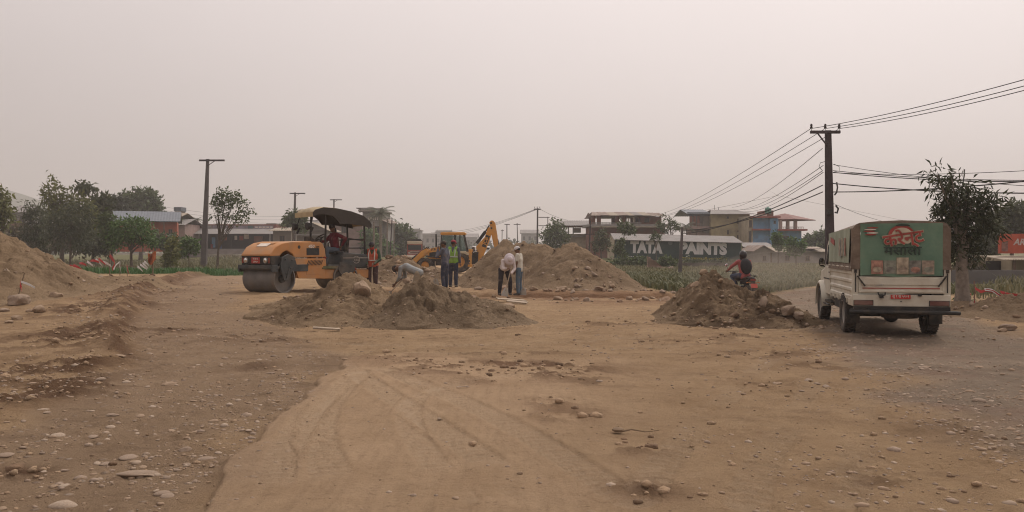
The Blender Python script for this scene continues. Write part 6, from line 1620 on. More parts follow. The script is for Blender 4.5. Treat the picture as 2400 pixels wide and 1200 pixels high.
# small tan-roofed hut and the gabled houses behind the roller
B = Bld('hut', 'small timber hut with a tan sheet roof right of the long shop', 637, 684, 122, 0, 'hut')
B.walls(640, 682, 540, 600, w_wood, 5); B.gable(634, 686, 541, 533, r_tan, 7, -1.0); B.window(655, 668, 552, 566)
B = Bld('house', 'grey gabled house partly hidden behind the roller hood', 690, 775, 112, 0)
B.walls(696, 768, 540, 600, w_wood, 6); B.gable(690, 775, 541, 521, r_tan, 8, -.7, axis='y'); q = MB(); q.prism([(B.X(696), B.Z(540)), (B.X(768), B.Z(540)), (B.X(732), B.Z(524))], -.02, .1, 'y'); q.build('gable_wall', w_grey, B.root); B.box('awning', 694, 776, 549, 552, -1.4, 0, r_zinc); B.window(715, 728, 560, 575); B.window(740, 752, 560, 575)
B = Bld('house', 'broad pinkish house with a pale hipped roof and water tanks behind the roller', 694, 850, 135, 0)
B.walls(700, 850, 522, 600, w_pink, 9); B.gable(694, 856, 523, 510, r_zinc, 11, -1, inset=4); B.window(715, 726, 530, 545); B.window(750, 761, 530, 545); B.window(800, 812, 530, 545); B.box('tank_stand', 700, 722, 514, 524, 2, 4, w_conc)
tank('blue water tank under a little roof on the pinkish house', 708, 514, 137, .55, 1.0, m_tblue)
t = thing('tank_shelter', 'little tiled shelter over the blue water tank', 'shelter', tuple(P(708, 514, 137))); q = MB()
for sx in (-1, 1):
    for sy in (-1, 1): q.tube([(sx*.75, sy*.75, 0), (sx*.75, sy*.75, 1.3)], .05, 5)
q.build('post', m_wood, t); q = MB(); q.lathe([(1.45, 1.28), (1.45, 1.33), (.05, 1.75)], (0, 0, 0), 'z', 4); q.build('roof', r_tan, t, smooth=0)
tank('green water tank above the roof of the pinkish house', 746, 510, 137, .55, 1.0, m_tgreen)
# concrete storey house left of the palm
B = Bld('house', 'unfinished grey concrete storey house with roof slabs beside the palm', 845, 912, 140, 0)
B.walls(850, 896, 496, 600, w_conc, 9); B.box('roof_slab', 842, 900, 492, 496, -1, 9.5, w_grey); B.box('roof_slab', 832, 874, 486, 488, 1, 5, w_grey); B.posts('column', (836, 845, 868), .3, 488, 496, 3, w_conc)
B.walls(896, 908, 520, 600, w_conc, 9, .4, 'side_wall'); q = MB(); q.sheet([[(B.X(888), -1, B.Z(512)), (B.X(888), 8, B.Z(505))], [(B.X(916), -1, B.Z(524)), (B.X(916), 8, B.Z(518))]], .1); q.build('lean_roof', r_rust, B.root)
for a in (863, 868, 873, 878, 883): B.window(a, a+3.6, 509, 516, bars=False, mp=m_pwhite)
B.window(856, 868, 530, 545); B.window(878, 890, 530, 545); B.box('balcony', 846, 900, 548, 552, -1.2, 0, w_grey); B.window(856, 868, 558, 575); B.window(878, 890, 558, 575)
B.box('parapet', 850, 900, 488.5, 492, -.9, -.75, w_conc)
# hazy far row behind the loader
for (lb, a, b_, t, d, m, fl) in (('hazy grey flat-roofed house right of the green trees', 952, 985, 541, 210, w_conc, 2), ('hazy long grey building behind the loader cab', 984, 1034, 552, 230, w_grey, 2), ('hazy pale block rising behind the cab roof', 1021, 1060, 545, 260, w_conc, 2),
        ('hazy low house between the cab and the boom', 1092, 1118, 556, 260, w_conc, 1), ('hazy pale house under the raised boom', 1108, 1150, 566, 240, w_grey, 1), ('hazy flat house right of the loader boom', 1166, 1200, 570, 250, w_conc, 1), ('hazy house with a sloping roof above the tallest heap', 1222, 1262, 547, 220, w_conc, 1)):
    d *= 1.7; B = Bld('house', lb, a, b_, d, 0); B.walls(a, b_, t, 606, m, 9); n_ = max(2, int((b_-a)/11))
    for f_ in range(fl):
        for i in range(n_):
            p0 = a + (b_-a)*(i+.25)/n_; B.window(p0, p0+(b_-a)*.42/n_, t+7+f_*17, t+16+f_*17, bars=False)
    if 'slop' in lb or 'low house' in lb: B.gable(a-3, b_+3, t, t-9, r_zinc, 10, -.6)
    else: B.box('roof_slab', a-2, b_+2, t-2, t, -.6, 9.6, w_grey); B.posts('column', (a+3, b_-3), .25, t-7, t-2, 2, w_conc)
    if fl == 2: B.box('parapet', a, b_, t-5, t-2, -.4, -.2, m)
# open-roofed house and neighbours right of the heap
B = Bld('house', 'pale house with a long tin roof left of the open-roofed house', 1308, 1386, 128, 0)
B.walls(1318, 1386, 548, 606, w_cream, 8, .5); B.gable(1303, 1388, 529, 515, r_zinc, 10, -1); B.posts('post', (1322, 1333, 1344), .16, 530, 548, .6, w_conc); B.box('beam', 1310, 1386, 529, 532, 0, .3, w_redb); B.box('wall_block', 1345, 1362, 534, 545, .4, 2, w_grey); B.box('parapet', 1318, 1386, 552, 555, -.1, .4, w_conc)
B = Bld('house', 'open-topped house under a patched rusty tin roof on posts', 1383, 1560, 118, 0)
B.walls(1386, 1558, 531, 606, w_redb, 9); B.box('floor_slab', 1378, 1562, 526, 531, -1.2, 9.5, w_conc)
B.posts('column', (1391, 1404, 1447, 1462), .55, 506, 527, .4, w_redb); B.posts('column', (1396, 1452, 1500), .5, 506, 527, 7.5, w_redb)
B.walls(1502, 1552, 507, 526, w_redb, 6, .6, 'upper_room'); B.window(1512, 1524, 510, 520, .6)
edges = [1384, 1406, 1426, 1448, 1470, 1484, 1502, 1522, 1542, 1556]
pm = [r_rust, r_rust, r_tan, r_rust, r_tan, r_zinc, r_tan, r_rust, r_rust]
for i in range(len(edges)-1):
    for (y0_, y1_, p0, p1) in ((-1.4, 4.5, 506, 494), (4.5, 10, 494, 506)):
        q = MB(); a, b_ = B.X(edges[i])-.03, B.X(edges[i+1])+.05; nn = 7; dz = .03*(i % 2)
        q.sheet([[(a+(b_-a)*t/(nn*2) + (0.6 if p == 494 else 0)*(1 if i == 0 else 0), y, B.Z(p)+dz+.03*(t % 2) - .1*(i > 6)) for t in range(nn*2+1)] for (y, p) in ((y0_, p0), (y1_, p1))], .04); q.build('roof_sheet', pm[i], B.root, smooth=0)
q = MB(); q.prism([(-1.2, B.Z(507)), (10, B.Z(507)), (4.5, B.Z(495))], B.X(1385), B.X(1386), 'x'); q.build('gable_wall', m_wood, B.root)
for i, m in enumerate((m_navy_c := cloth('laundry_dark', (.05, .05, .07)), m_pwhite, cloth('laundry_brown', (.12, .08, .07)), m_pwhite, m_navy_c, cloth('laundry_violet', (.12, .09, .13)))):
    q = MB(); x0 = 1464 + i*6.2; q.sheet([[(B.X(x0+1+w), .2 + .05*math.sin(w), B.Z(509+4*t+1.5*(i % 3))) for w in range(5)] for t in range(4)], .02, (0, -1, 0)); q.build('laundry', m, B.root)
B.rail(1386, 1500, 522, 526.5, -1.0, w_conc, 14); B.window(1400, 1412, 540, 556); B.box('tin_awning', 1384, 1562, 531.5, 534, -2.2, -1.2, r_tan)
# green painted warehouse
B = Bld('warehouse', 'long warehouse with a dark green painted wall bearing large white lettering', 1440, 1733, 100, -2, 'warehouse', None, 1.4)
WZ = lambda py, px=1586: B.Z(py) + (px - 1586) * 0
m_wgreen = mat('wall_bottle_green', (.012, .036, .034), .7, .2, 1.0, .1, 8, dirt=(.05, .065, .055), dirt_amt=.3, dirt_scale=.8)
B.walls(1440, 1733, 562, 622, m_wgreen, 10); 
B.box('base_band', 1440, 1733, 608.5, 611.5, -.02, 0, mat('band_yellow', (.27, .23, .045), .8, .3, 2)); B.box('base_wall', 1438, 1733.5, 611.5, 626, -.06, .0, wallm('base_dark', (.09, .08, .07)))
q = MB(); n_ = 150; a, b_ = B.X(1437), B.X(1737)
q.sheet([[(a+(b_-a)*i/n_ - k*.45*(1 if i < 0 else 0), y, z+.03*(i % 2)) for i in range(n_+1)] for k, (y, z) in enumerate(((-.5, B.Z(562)), (4.8, B.Z(545)), (10.4, B.Z(562))))], .06); q.build('roof', r_zinc, B.root, smooth=0)
q = MB(); q.prism([(-.0, B.Z(562.6)), (10, B.Z(562.6)), (4.8, B.Z(546))], B.X(1439), B.X(1440.2), 'x'); q.prism([(-.0, B.Z(562.6)), (10, B.Z(562.6)), (4.8, B.Z(546))], B.X(1733), B.X(1733.8), 'x'); q.build('gable_wall', w_cream, B.root)
B.box('end_wall', 1733.2, 1735, 562, 622, .05, 9.8, wallm('end_green', (.20, .25, .13))); B.box('end_wall', 1438.5, 1439.9, 562, 622, .1, 9.8, w_cream)
m_sign = mat('sign_white', (.60, .58, .58), .7, .12, 2.0, dirt=(.25, .25, .24), dirt_amt=.4)
for (tx, px_, wpx, py_) in (('TATA', 1514, 76, 577.5), ('PAINTS', 1646, 110, 577.5)):
    me = text_mesh(tx, 1.0, m_sign, .012, .065, cap=29*B.k); v = np.empty(len(me.vertices)*3, dtype=np.float32); me.vertices.foreach_get('co', v); v = v.reshape(-1, 3); wd = v[:, 0].max()-v[:, 0].min(); v[:, 0] *= wpx*B.k/wd; me.vertices.foreach_set('co', v.ravel()); me.update()
    obj('lettering', me, B.root, (B.X(px_), -.016, B.Z(py_)), (R(90), 0, 0))
m_ylw = mat('sign_yellow', (.36, .29, .05), .7, .2, 3)
me = text_mesh('रंगमा इमान्दारी जमानामा !', .5, m_ylw, .008, .03); v = np.empty(len(me.vertices)*3, dtype=np.float32); me.vertices.foreach_get('co', v); v = v.reshape(-1, 3); sx_ = 106*B.k/(v[:, 0].max()-v[:, 0].min()); sy_ = 10*B.k/(v[:, 1].max()-v[:, 1].min()); v[:, 0] *= sx_; v[:, 1] *= sy_; me.vertices.foreach_set('co', v.ravel()); me.update()
obj('lettering', me, B.root, (B.X(1648), -.012, B.Z(602)), (R(90), 0, 0))
for k in range(9): q = MB(); q.box((B.X(1474+5.2*k), -.008, B.Z(600)), (.17, .016, .08)); q.build('small_lettering', m_sign, B.root)
q = MB(); q.tube([(B.X(1569), -.03, B.Z(566)), (B.X(1569), .0, B.Z(566))], .27, 20); q.build('round_emblem', mat('emblem_dull', (.10, .12, .13), .6), B.root)
# yellow storey house
B = Bld('house', 'tall ochre plastered house with a grey tin roof and an open side terrace', 1612, 1760, 126, 0)
B.walls(1667, 1757, 501, 612, w_yellow, 10); B.gable(1661, 1768, 502, 488, r_zinc, 12, -.9, inset=1.5)
B.gable(1611, 1668, 500, 487, r_blue, 10, .5); B.box('terrace_beam', 1614, 1668, 497, 505, .9, 1.3, mat('fascia_slate', (.07, .08, .09), .7)); B.walls(1652, 1668, 500, 545, w_wood, 8, 1.2, 'inner_wall')
B.posts('column', (1623, 1632, 1641), .32, 504, 530, 1.3, w_redb); B.rail(1616, 1652, 523, 530, 1.0, w_wood, 9); B.box('floor_slab', 1612, 1668, 530, 537, .8, 9, w_pink); B.posts('column', (1622, 1632), .5, 537, 560, 1.8, w_pink); B.walls(1640, 1668, 537, 612, w_pink, 7, 1.6, 'lower_wall')
for (a, b_, t, u) in ((1728, 1736, 513, 524), (1703, 1708, 507, 512), (1704, 1708, 539, 549), (1728, 1736, 540, 543), (1727, 1735, 551, 561), (1740, 1746, 566, 570)): B.window(a, b_, t, u, bars=b_-a > 6)
q = MB(); q.tube([(B.X(1703), 5, B.Z(490)), (B.X(1703), 5, B.Z(482))], .04, 5); q.tube([(B.X(1693), 5, B.Z(490)), (B.X(1693), 5, B.Z(476))], .03, 5); q.build('aerial', m_dark, B.root)
# blue house
B = Bld('house', 'blue storey house with red bands and an open roofed terrace at its right end', 1757, 1890, 120, 0)
B.walls(1766, 1805, 510, 612, w_blue, 9, .6); B.walls(1805, 1824, 512, 612, w_blue, 9, .0, 'stair_wall'); B.walls(1824, 1880, 540, 612, w_blue, 8, .3, 'front_wall'); B.walls(1757, 1766.5, 506, 612, w_cream, 9, .4, 'pale_wall')
for (a, b_, t, u, y) in ((1760, 1828, 507, 510.5, -.3), (1764, 1806, 536, 540, -.1), (1822, 1888, 537, 541, -.8), (1764, 1806, 571, 575, -.1)): B.box('red_band', a, b_, t, u, y, 9.5, mat('band_red', (.26, .075, .06), .8, .2))
B.rail(1772, 1798, 502, 507, .2, m_pwhite, 12); B.walls(1808, 1828, 491, 507, w_redb, 4, 3, 'stair_head')
q = MB(); q.lathe([(4.6, 0), (4.6, .1), (.1, 1.05)], (B.X(1857), 3.4, B.Z(515)), 'z', 4); rf = q.build('terrace_roof', mat('roof_maroon', (.19, .085, .07), .7, .2, 2), B.root, smooth=0); 
B.posts('column', (1830, 1847, 1865), .42, 516, 538, .2, w_pink); B.posts('column', (1838, 1860), .35, 516, 538, 6, w_pink); B.rail(1826, 1880, 532, 537, -.5, w_pink, 14)
B.window(1832, 1851, 553, 568, .3); B.window(1813, 1818, 517, 524, 0, bars=False); B.window(1757.5, 1764, 516, 532, .4); B.window(1756.5, 1763, 541, 569, .4); B.window(1756, 1762, 577, 586, .4); 
tank('green water tank on the flat roof of the blue house', 1800, 501, 123, .45, .95, m_tgreen)
# low grey house
B = Bld('house', 'long low grey block house with small square windows below the blue house', 1762, 1940, 98, 0)
B.walls(1790, 1940, 590, 622, w_grey, 7); B.walls(1762, 1802, 588, 622, w_grey, 6, -.6, 'front_wall'); B.gable(1786, 1944, 590, 578, r_tan, 8.5, -.5); B.gable(1758, 1808, 589, 575, r_rust, 7, -1.3, axis='y'); q = MB(); q.prism([(B.X(1762), B.Z(588)), (B.X(1802), B.Z(588)), (B.X(1782), B.Z(577.5))], -.6, -.4, 'y'); q.build('gable_wall', w_grey, B.root)
B.gable(1772, 1850, 579, 567, r_zinc, 7, 5); B.gable(1885, 1920, 583, 580.5, r_rust, 5, -.8)
for (a, b_) in ((1840, 1850), (1888, 1898), (1784, 1792)): B.window(a, b_, 599.5, 610.5, 0 if a > 1802 else -.6)
q = MB(); q.b2((B.X(1803), -.05, B.Z(620)), (B.X(1809), .03, B.Z(592))); q.build('door', m_wood, B.root)
B = Bld('house', 'small distant house at the edge of the wooded slope behind the main pole', 1880, 1900, 150, 0); B.walls(1882, 1898, 560, 606, w_conc, 5); B.box('roof_slab', 1879, 1900, 558, 560, -.4, 5.5, w_grey); B.window(1886, 1892, 566, 574, bars=False)
# right-hand shop with the orange sign
B = Bld('shop', 'roadside shop with an orange sign, tin awning and cream and blue walls', 2336, 2470, 44, 0, 'shop', 702)
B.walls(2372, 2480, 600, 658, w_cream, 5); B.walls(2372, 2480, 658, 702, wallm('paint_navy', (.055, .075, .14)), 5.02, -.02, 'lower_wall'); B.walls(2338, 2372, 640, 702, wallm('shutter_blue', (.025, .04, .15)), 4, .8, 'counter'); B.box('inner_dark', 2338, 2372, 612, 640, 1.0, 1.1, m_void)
q = MB(); q.sheet([[(B.X(2312)+(B.W+1)*i/60, y, z+.02*(i % 2)) for i in range(61)] for (y, z) in ((-1.6, B.Z(608)), (.2, B.Z(600)))], .04); q.build('awning', r_tan, B.root, smooth=0)
sg = B.box('signboard', 2340, 2480, 548, 594, -.1, .05, mat('sign_orange', (.38, .075, .040), .6, .15, 3)); letter('ARN', .46, mat('sign_grey', (.46, .40, .37), .6), sg, (B.X(2394), -.112, B.Z(567)), (R(90), 0, 0), bold=.03, shear=.25)
q = MB(); q.box((B.X(2352), -.11, B.Z(578)), (.32, .02, .5)); q.build('sign_portrait', mat('portrait', (.20, .10, .08), .6, .4, 6), sg); B.posts('post', (2340, 2374), .10, 606, 702, -1.4, m_wood)
q = MB(); q.b2((0, 0, 0), (5.6, .22, 1.75)); 
ow = q.build('boundary_wall', wallm('wall_dim', (.13, .12, .115)), loc=(xpx(2228, 40), 40, -1.15)); tag(ow, 'low dim grey block wall behind the long-leaved tree and the stake', 'wall')
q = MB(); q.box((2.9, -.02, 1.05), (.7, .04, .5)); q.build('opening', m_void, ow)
# low retaining wall before the warehouse
q = MB(); q.b2((xpx(1578, 80), 80, -.2), (xpx(1740, 80), 80.4, zpx(616, 80))); o = q.build('retaining_wall', wallm('wall_earth', (.105, .088, .075)), None); tag(o, 'low earth-brown wall between the maize and the painted wall', 'wall')
q = MB()                                              # brown tarpaulin thrown over something, corner standing up
c = lambda px, py, d: P(px, py, d)
rows = []
for t in np.linspace(0, 1, 10):
    a = c(1516 + 4*t, 600 + 38*t, 74); b_ = c(1552 + 2*t, 624 + 14*t, 73)
    rows.append([a.lerp(b_, s) + Vector((0, -.25*math.sin(s*3.1) - .12*math.sin(t*7+s*4), .0)) for s in np.linspace(0, 1, 10)])
q.sheet(rows, .03, (0, -1, 0))
q.sheet([[c(1546 + 32*s, 627 + 10*t + (4*s if t > .5 else -2*s), 73.5 + .8*(1-t)) + Vector((0, 0, .04*math.sin(s*9))) for s in np.linspace(0, 1, 10)] for t in np.linspace(0, 1, 5)], .03, (0, -1, 0))
q.sheet([[c(1516 + 8*s, 602 + 34*t, 74.2 + 1.6*s) for s in np.linspace(0, 1, 4)] for t in np.linspace(0, 1, 6)], .03, (-1, 0, 0))
o = q.build('tarpaulin', mat('tarp_dusty', (.23, .15, .115), .8, .15, 2)); tag(o, 'dusty brown tarpaulin propped into a peak before the painted wall', 'tarpaulin')

# ------------------------------------------------------------------ poles
m_conc = mat('pole_concrete', (.115, .100, .098), .9, .2, 2, .2, 20)
m_pole = mat('pole_dark', (.055, .042, .045), .9, .25, 3, .3, 20)
def pole(label, px_t, px_b, pyt, pyb, d, wt, wb, arm=None, m=None, z0=None, brace=True, ins=False, name='utility_pole', arm2=None):
    x0 = xpx(px_b, d); zb = hz(x0, d) - .1 if z0 is None else z0; t = thing(name, label, 'utility pole', (x0, d, zb)); k = d / FPX
    h = zpx(pyt, d) - zb; tx = (px_t - px_b) * k; q = MB()
    wb_, wt_ = wb * k / 2, wt * k / 2
    vs = [(-wb_, -wb_*.7, 0), (wb_, -wb_*.7, 0), (wb_, wb_*.7, 0), (-wb_, wb_*.7, 0), (tx-wt_, -wt_*.7, h), (tx+wt_, -wt_*.7, h), (tx+wt_, wt_*.7, h), (tx-wt_, wt_*.7, h)]
    q.add(vs, [(0,3,2,1),(4,5,6,7),(0,1,5,4),(1,2,6,5),(2,3,7,6),(3,0,4,7)]); q.build('shaft', m or m_conc, t, bevel=.015)
    for ar in ([arm] if arm else []) + (arm2 or []):
        a0, a1, py_, th = ar; z = zpx(py_, d) - zb; q = MB(); q.b2(((a0-px_b)*k, -wt_-.09, z-th*k/2), ((a1-px_b)*k, -wt_*.72, z+th*k/2)); q.build('cross_arm', m_pole, t)
        if brace:
            q = MB(); q.tube([(((a1+px_t)/2-px_b)*k*1.0, -wt_-.05, z), (tx, -wt_-.02, z-(a1-a0)*k*.22)], .03, 5); q.build('brace', m_pole, t)
        if ins:
            for p in (a0+2, (a0+a1)/2, a1-2):
                q = MB(); q.tube([((p-px_b)*k, -wt_-.03, z), ((p-px_b)*k, -wt_-.03, z+.12)], .012, 5); q.lathe([(.001, .10), (.05, .10), (.055, .15), (.03, .17), (.05, .19), (.045, .25), (.02, .28), (.001, .28)], ((p-px_b)*k, -wt_-.03, z+th*k/2), 'z', 12); q.build('insulator', mat('porcelain_brown', (.03, .018, .018), .3), t)
    return t
GP = 'concrete poles along the left road'
pole('tallest bare concrete pole with one cross arm beside the flat-topped tree', 487.5, 477, 373, 632, 68, 6.5, 14, (469, 528, 376.5, 4))
pole('middle-sized bare pole with a cross arm behind the roller hood', 692, 688, 451, 612, 112, 4, 7, (680, 716, 453.5, 2.6))
pole('small bare pole with a cross arm seen above the roller canopy', 783, 781, 467, 615, 140, 3, 5, (774, 802, 468.5, 2))
MP = 34.0
mp = pole('thick dark main pole with three insulators behind the white pickup', 1940, 1947, 306, 676, MP, 13, 21, (1896, 1965, 311, 6.5), m_pole, brace=False, ins=True)
q = MB(); kk = MP/FPX
def lp(px, py, y=-.2): return Vector(((px-1947)*kk, y, zpx(py, MP) - mp.location.z))
q.tube([lp(1912, 315, -.2), lp(1934, 342, -.16)], .03, 6); q.build('brace', m_pole, mp)
q = MB(); q.box(lp(1941, 497, -.16), (.2, .12, .22)); q.build('junction_box', m_dark, mp, bevel=.01)
for (pts, r_) in (([(1956, 428), (1958, 440), (1956, 452), (1951, 458)], .03), ([(1954, 482), (1960, 490), (1957, 500), (1952, 498)], .035), ([(1931, 436), (1934, 455), (1934, 480)], .015), ([(1929, 380), (1918, 383), (1915, 392), (1922, 400)], .012), ([(1950, 386), (1962, 392), (1962, 402), (1950, 404)], .01)):
    q = MB(); q.tube([lp(*p) for p in pts], r_, 6); q.build('cable_loop', m_dark, mp)
pole('thin leaning grey pole among the maize in front of the painted wall', 1599, 1593, 533, 700, 50, 5, 9, None, m_conc)
pole('dark slim pole with a low cross arm left of the painted wall', 1384, 1380, 517, 606, 96, 3, 4, (1370, 1392, 549, 2), m_pole, brace=False)
pole('tallest of the far poles above the tallest heap, with insulators', 1260, 1259, 488, 606, 120, 3.4, 4, (1251, 1267, 490.5, 3), m_pole, ins=True)
pole('far post joined to the tallest far pole by two cross bars', 1284, 1284, 508, 606, 121, 1.8, 2.2, (1262, 1288, 509.5, 1.6), m_pole, brace=False, arm2=[(1262, 1286, 529, 1.6)])
pole('far pole left of the heap top with a short cross arm', 1188, 1188, 525, 606, 165, 2.2, 2.6, (1182.5, 1195, 526, 1.8), m_pole, brace=False)
pole('far pole with upswept arms above the left shoulder of the heap', 1212, 1214, 523, 606, 160, 1.8, 2.4, (1204, 1220, 526, 1.6), m_pole, brace=False)
pole('thin far pole just right of the loader boom', 1177, 1176, 538, 606, 170, 1.6, 2, (1174, 1181, 540, 1.4), m_pole, brace=False)
pole('pale concrete pole left of the palm trunk', 876, 876, 520, 616, 92, 3.4, 5, None, m_bark2)
pole('pale concrete pole just right of the palm trunk', 908, 907, 512, 616, 96, 2.4, 3.5, None, m_bark2)
pole('leaning dark pole with a side arm right of the palm', 919, 914, 512, 616, 100, 2.2, 3, (909, 919, 513, 1.4), m_pole, brace=False)
pole('short pale post in front of the broad green tree', 924.5, 923, 527, 616, 102, 1.8, 2.4, None, m_bark2)

# ------------------------------------------------------------------ wires
m_wire = mat('wire_black', (.020, .018, .018), .6, .1)
def wire(label, a, b_, sag, r=.016, n=24, extra=None):
    a, b_ = Vector(a), Vector(b_)
    pts = [a.lerp(b_, t) - Vector((0, 0, sag * 4 * t * (1-t))) for t in np.linspace(0, 1, n)]
    q = MB(); q.tube([p - a for p in pts], r, 5); o = q.build('power_line', m_wire, loc=tuple(a)); return tag(o, label, 'wire', 'wires strung from the main pole')
for i, (px_, e, lb) in enumerate(((1898, (2460, 170), 'upper bare wire running right from the left insulator of the main pole'), (1930.5, (2470, 183), 'middle bare wire running right from the centre insulator of the main pole'), (1963, (2480, 191), 'lower bare wire running right from the right insulator of the main pole'))):
    wire(lb, P(px_, 302, MP - .2), P(e[0], e[1], 22), .12, .013)
for (px_, py_, e, d, lb) in ((1898, 303, (1535, 505), 112, 'topmost wire descending left from the main pole to the far poles'), (1930, 304, (1545, 508), 112, 'second wire descending left from the centre insulator'), (1963, 304, (1560, 506), 112, 'third wire descending left from the right insulator'),
        (1927, 348, (1715, 486), 100, 'single thin wire dropping to the roof of the ochre house'), (1929, 388, (1720, 492), 104, 'wire dropping left from the bracket under the loop'), (1928, 400, (1735, 490), 104, 'wire dropping left just below the bracket'), (1929, 404, (1745, 495), 104, 'wire close beneath, dropping towards the blue house'),
        (1928, 434, (1600, 548), 52, 'thick cable sagging left from the main pole to the thin leaning pole'), (1928, 450, (1600, 540), 52, 'lower thick cable sagging left to the top of the thin leaning pole')):
    wire(lb, P(px_, py_, MP - .1), P(e[0], e[1], d), .55 if d > 60 else .35, .022 if 'thick' in lb else .014)
for (py_, e, lb, r_) in ((386, (2440, 438), 'thin wire crossing downwards right of the main pole', .011), (400, (2440, 423), 'upper strand of the wire pair right of the main pole', .014), (404, (2440, 426), 'lower strand of the wire pair right of the main pole', .018), (405, (2440, 398), 'nearly level thin wire above the long-leaved tree', .011),
        (430, (2440, 453), 'thick cable falling to the right behind the long-leaved tree', .022), (450, (2440, 421), 'thick cable rising to the right behind the long-leaved tree', .022)):
    wire(lb, P(1952, py_, MP - .1), P(e[0], e[1], 26), .10, r_)
wire('faint drop wire from low on the main pole to the right', P(1953, 477, MP), P(2130, 530, 44), .15, .008)
wire('long far wire between the tallest far pole and the pale tin-roofed house', P(1264, 489, 119.7), P(1330, 516, 127), .2, .02)
for k in range(3): wire(('highest', 'middle', 'lowest')[k] + ' of the faint far wires spanning left of the far poles', P(1256, 490 + k, 119.7), P(1010, 545 + 5*k, 200), 1.0, .022)
for k in range(3): wire(('upper', 'centre', 'under')[k] + ' far wire of the set passing behind the flat-topped tree', P(380, 484 + 8*k, 150), P(720, 505 + 8*k, 170), .8, .018)

# ------------------------------------------------------------------ vehicles far off
t = thing('truck', 'red and cream lorry seen head-on in the haze behind the spoil ridge', 'truck', (xpx(972, 88), 88, hz(xpx(972, 88), 88)), R(6))
t.location.z = zpx(612, 88) 
tk = 88/FPX; tm = lambda px, py: ((px-972)*tk, (612-py)*tk)
q = MB(); q.b2((-.78, 0, .5), (.78, 1.6, 2.0)); q.build('cab', mat('truck_red', (.26, .045, .035), .5, .1, 3, dirt=DUST, dirt_amt=.5), t, bevel=.06)
q = MB(); q.b2((-.80, -.04, 1.78), (.80, 1.5, 2.12)); q.build('visor', mat('truck_cream', (.42, .35, .26), .6, .1, 3), t, bevel=.04)
q = MB(); q.b2((-.70, -.02, 1.18), (.70, .02, 1.70)); q.build('windscreen', m_glass, t); q = MB(); q.prism([(-.82, 2.12), (.82, 2.12), (.62, 2.34), (-.62, 2.34)], .2, 5, 'y'); q.build('tarp_load', m_dark, t)
q = MB(); q.b2((-.84, 1.7, .8), (.84, 5.2, 2.15)); q.build('load_body', mat('truck_wood', (.13, .07, .05), .8), t); q = MB(); q.b2((-.80, -.12, .42), (.80, 0, .66)); q.build('bumper', m_pwhite, t)
for s in (-1, 1):
    q = MB(); q.tube([(s*.58, -.06, .88), (s*.58, 0, .88)], .11, 12); q.build('headlight', m_chrome, t); q = MB(); q.box((s*.98, -.05, 1.5), (.12, .06, .32)); q.build('side_mirror', m_blk, t)
    for yy in (.6, 4.2): wheel(t, (s*.66, yy, .42), .42, .24, m_tyre, m_rim, lugs=8)
for k in range(5): q = MB(); q.b2((-.5, -.03, .74+.075*k), (.5, -.01, .78+.075*k)); q.build('grille_bar', m_pwhite if k % 2 else m_dark, t)
t = thing('car', 'small white car half hidden between the loader boom and the heap', 'car', (xpx(1138, 78), 78, 0), R(15)); t.location.z = zpx(612, 78)
q = MB(); q.prism([(-.2, .25), (-.2, .62), (.3, .80), (.75, .85), (1.2, 1.38), (2.5, 1.42), (3.1, .95), (3.4, .9), (3.4, .25)], -.74, .74, 'x'); q.build('body', mat('car_white', (.6, .58, .55), .4), t, bevel=.07)
q = MB(); q.box((0, .95, 1.10), (1.2, .02, .55), (R(50), 0, 0)); q.build('windscreen', m_glass, t)
for s in (-1, 1):
    q = MB(); q.prism([(1.2, .9), (1.4, 1.32), (2.4, 1.35), (2.9, .95)], s*.742, s*.75, 'x'); q.build('side_window', m_glass, t); q = MB(); q.ell((s*.55, -.2, .62), (.13, .05, .08), 10, 6); q.build('headlight', m_chrome, t)
    for yy in (.5, 2.8): wheel(t, (s*.68, yy, .30), .30, .18, m_tyre, m_rim, lugs=8)
q = MB(); q.box((0, -.21, .45), (.5, .02, .12)); q.build('number_plate', m_red, t)

# ------------------------------------------------------------------ far road with its pale kerb, hill
q = MB(); u = RDV/np.hypot(*RDV); nrm2 = np.array([u[1], -u[0]])
tt = list(np.linspace(-18, 60, 14)) + list(np.linspace(90, 900, 16))
zr = lambda x, y: max(hz(x, y), .2)
rows = []
for o_ in (.2, 1.5, 3, 4.5, 6, 7.5):
    rows.append([(*(RD0 + u*s + nrm2*o_*1.0), hz(*(RD0 + u*s + nrm2*o_)) + .03) for s in tt])
q.sheet(rows, .05); tag(q.build('road', mat('road_dust', (.27, .22, .175), .9, .2, .5)), 'dusty road on the low bank at left', None, None, 'structure')
q = MB()
for s0, s1 in zip(tt[:-1], tt[1:]):
    a = RD0 + u*s0 - nrm2*.55; b_ = RD0 + u*s1 - nrm2*.55; za, zb = hz(*a)-.1, hz(*b_)-.1; h = .55
    q.add([(*a, za), (*b_, zb), (*b_, zb+h), (*a, za+h), (*(a-nrm2*.35), za+h), (*(b_-nrm2*.35), zb+h), (*(a-nrm2*.35), za), (*(b_-nrm2*.35), zb)], [(0, 1, 2, 3), (3, 2, 5, 4), (4, 5, 7, 6)])
tag(q.build('kerb', mat('kerb_pale', (.36, .32, .27), .9, .15, .6), smooth=0), 'pale concrete kerb of the far road', None, None, 'structure')
hx = np.linspace(-900, 120, 120); hy = np.linspace(820, 1150, 16)
HX, HY = np.meshgrid(hx, hy)
HZ = (92*np.exp(-((HX+680)/165)**2) + 26*np.exp(-((HX+440)/120)**2) + 7*fbm(HX, HY, .012, 4, 900)) * np.sin(np.clip((HY-820)/330, 0, 1)*math.pi)**.7 - 2
idx = np.arange(HX.size).reshape(HX.shape)
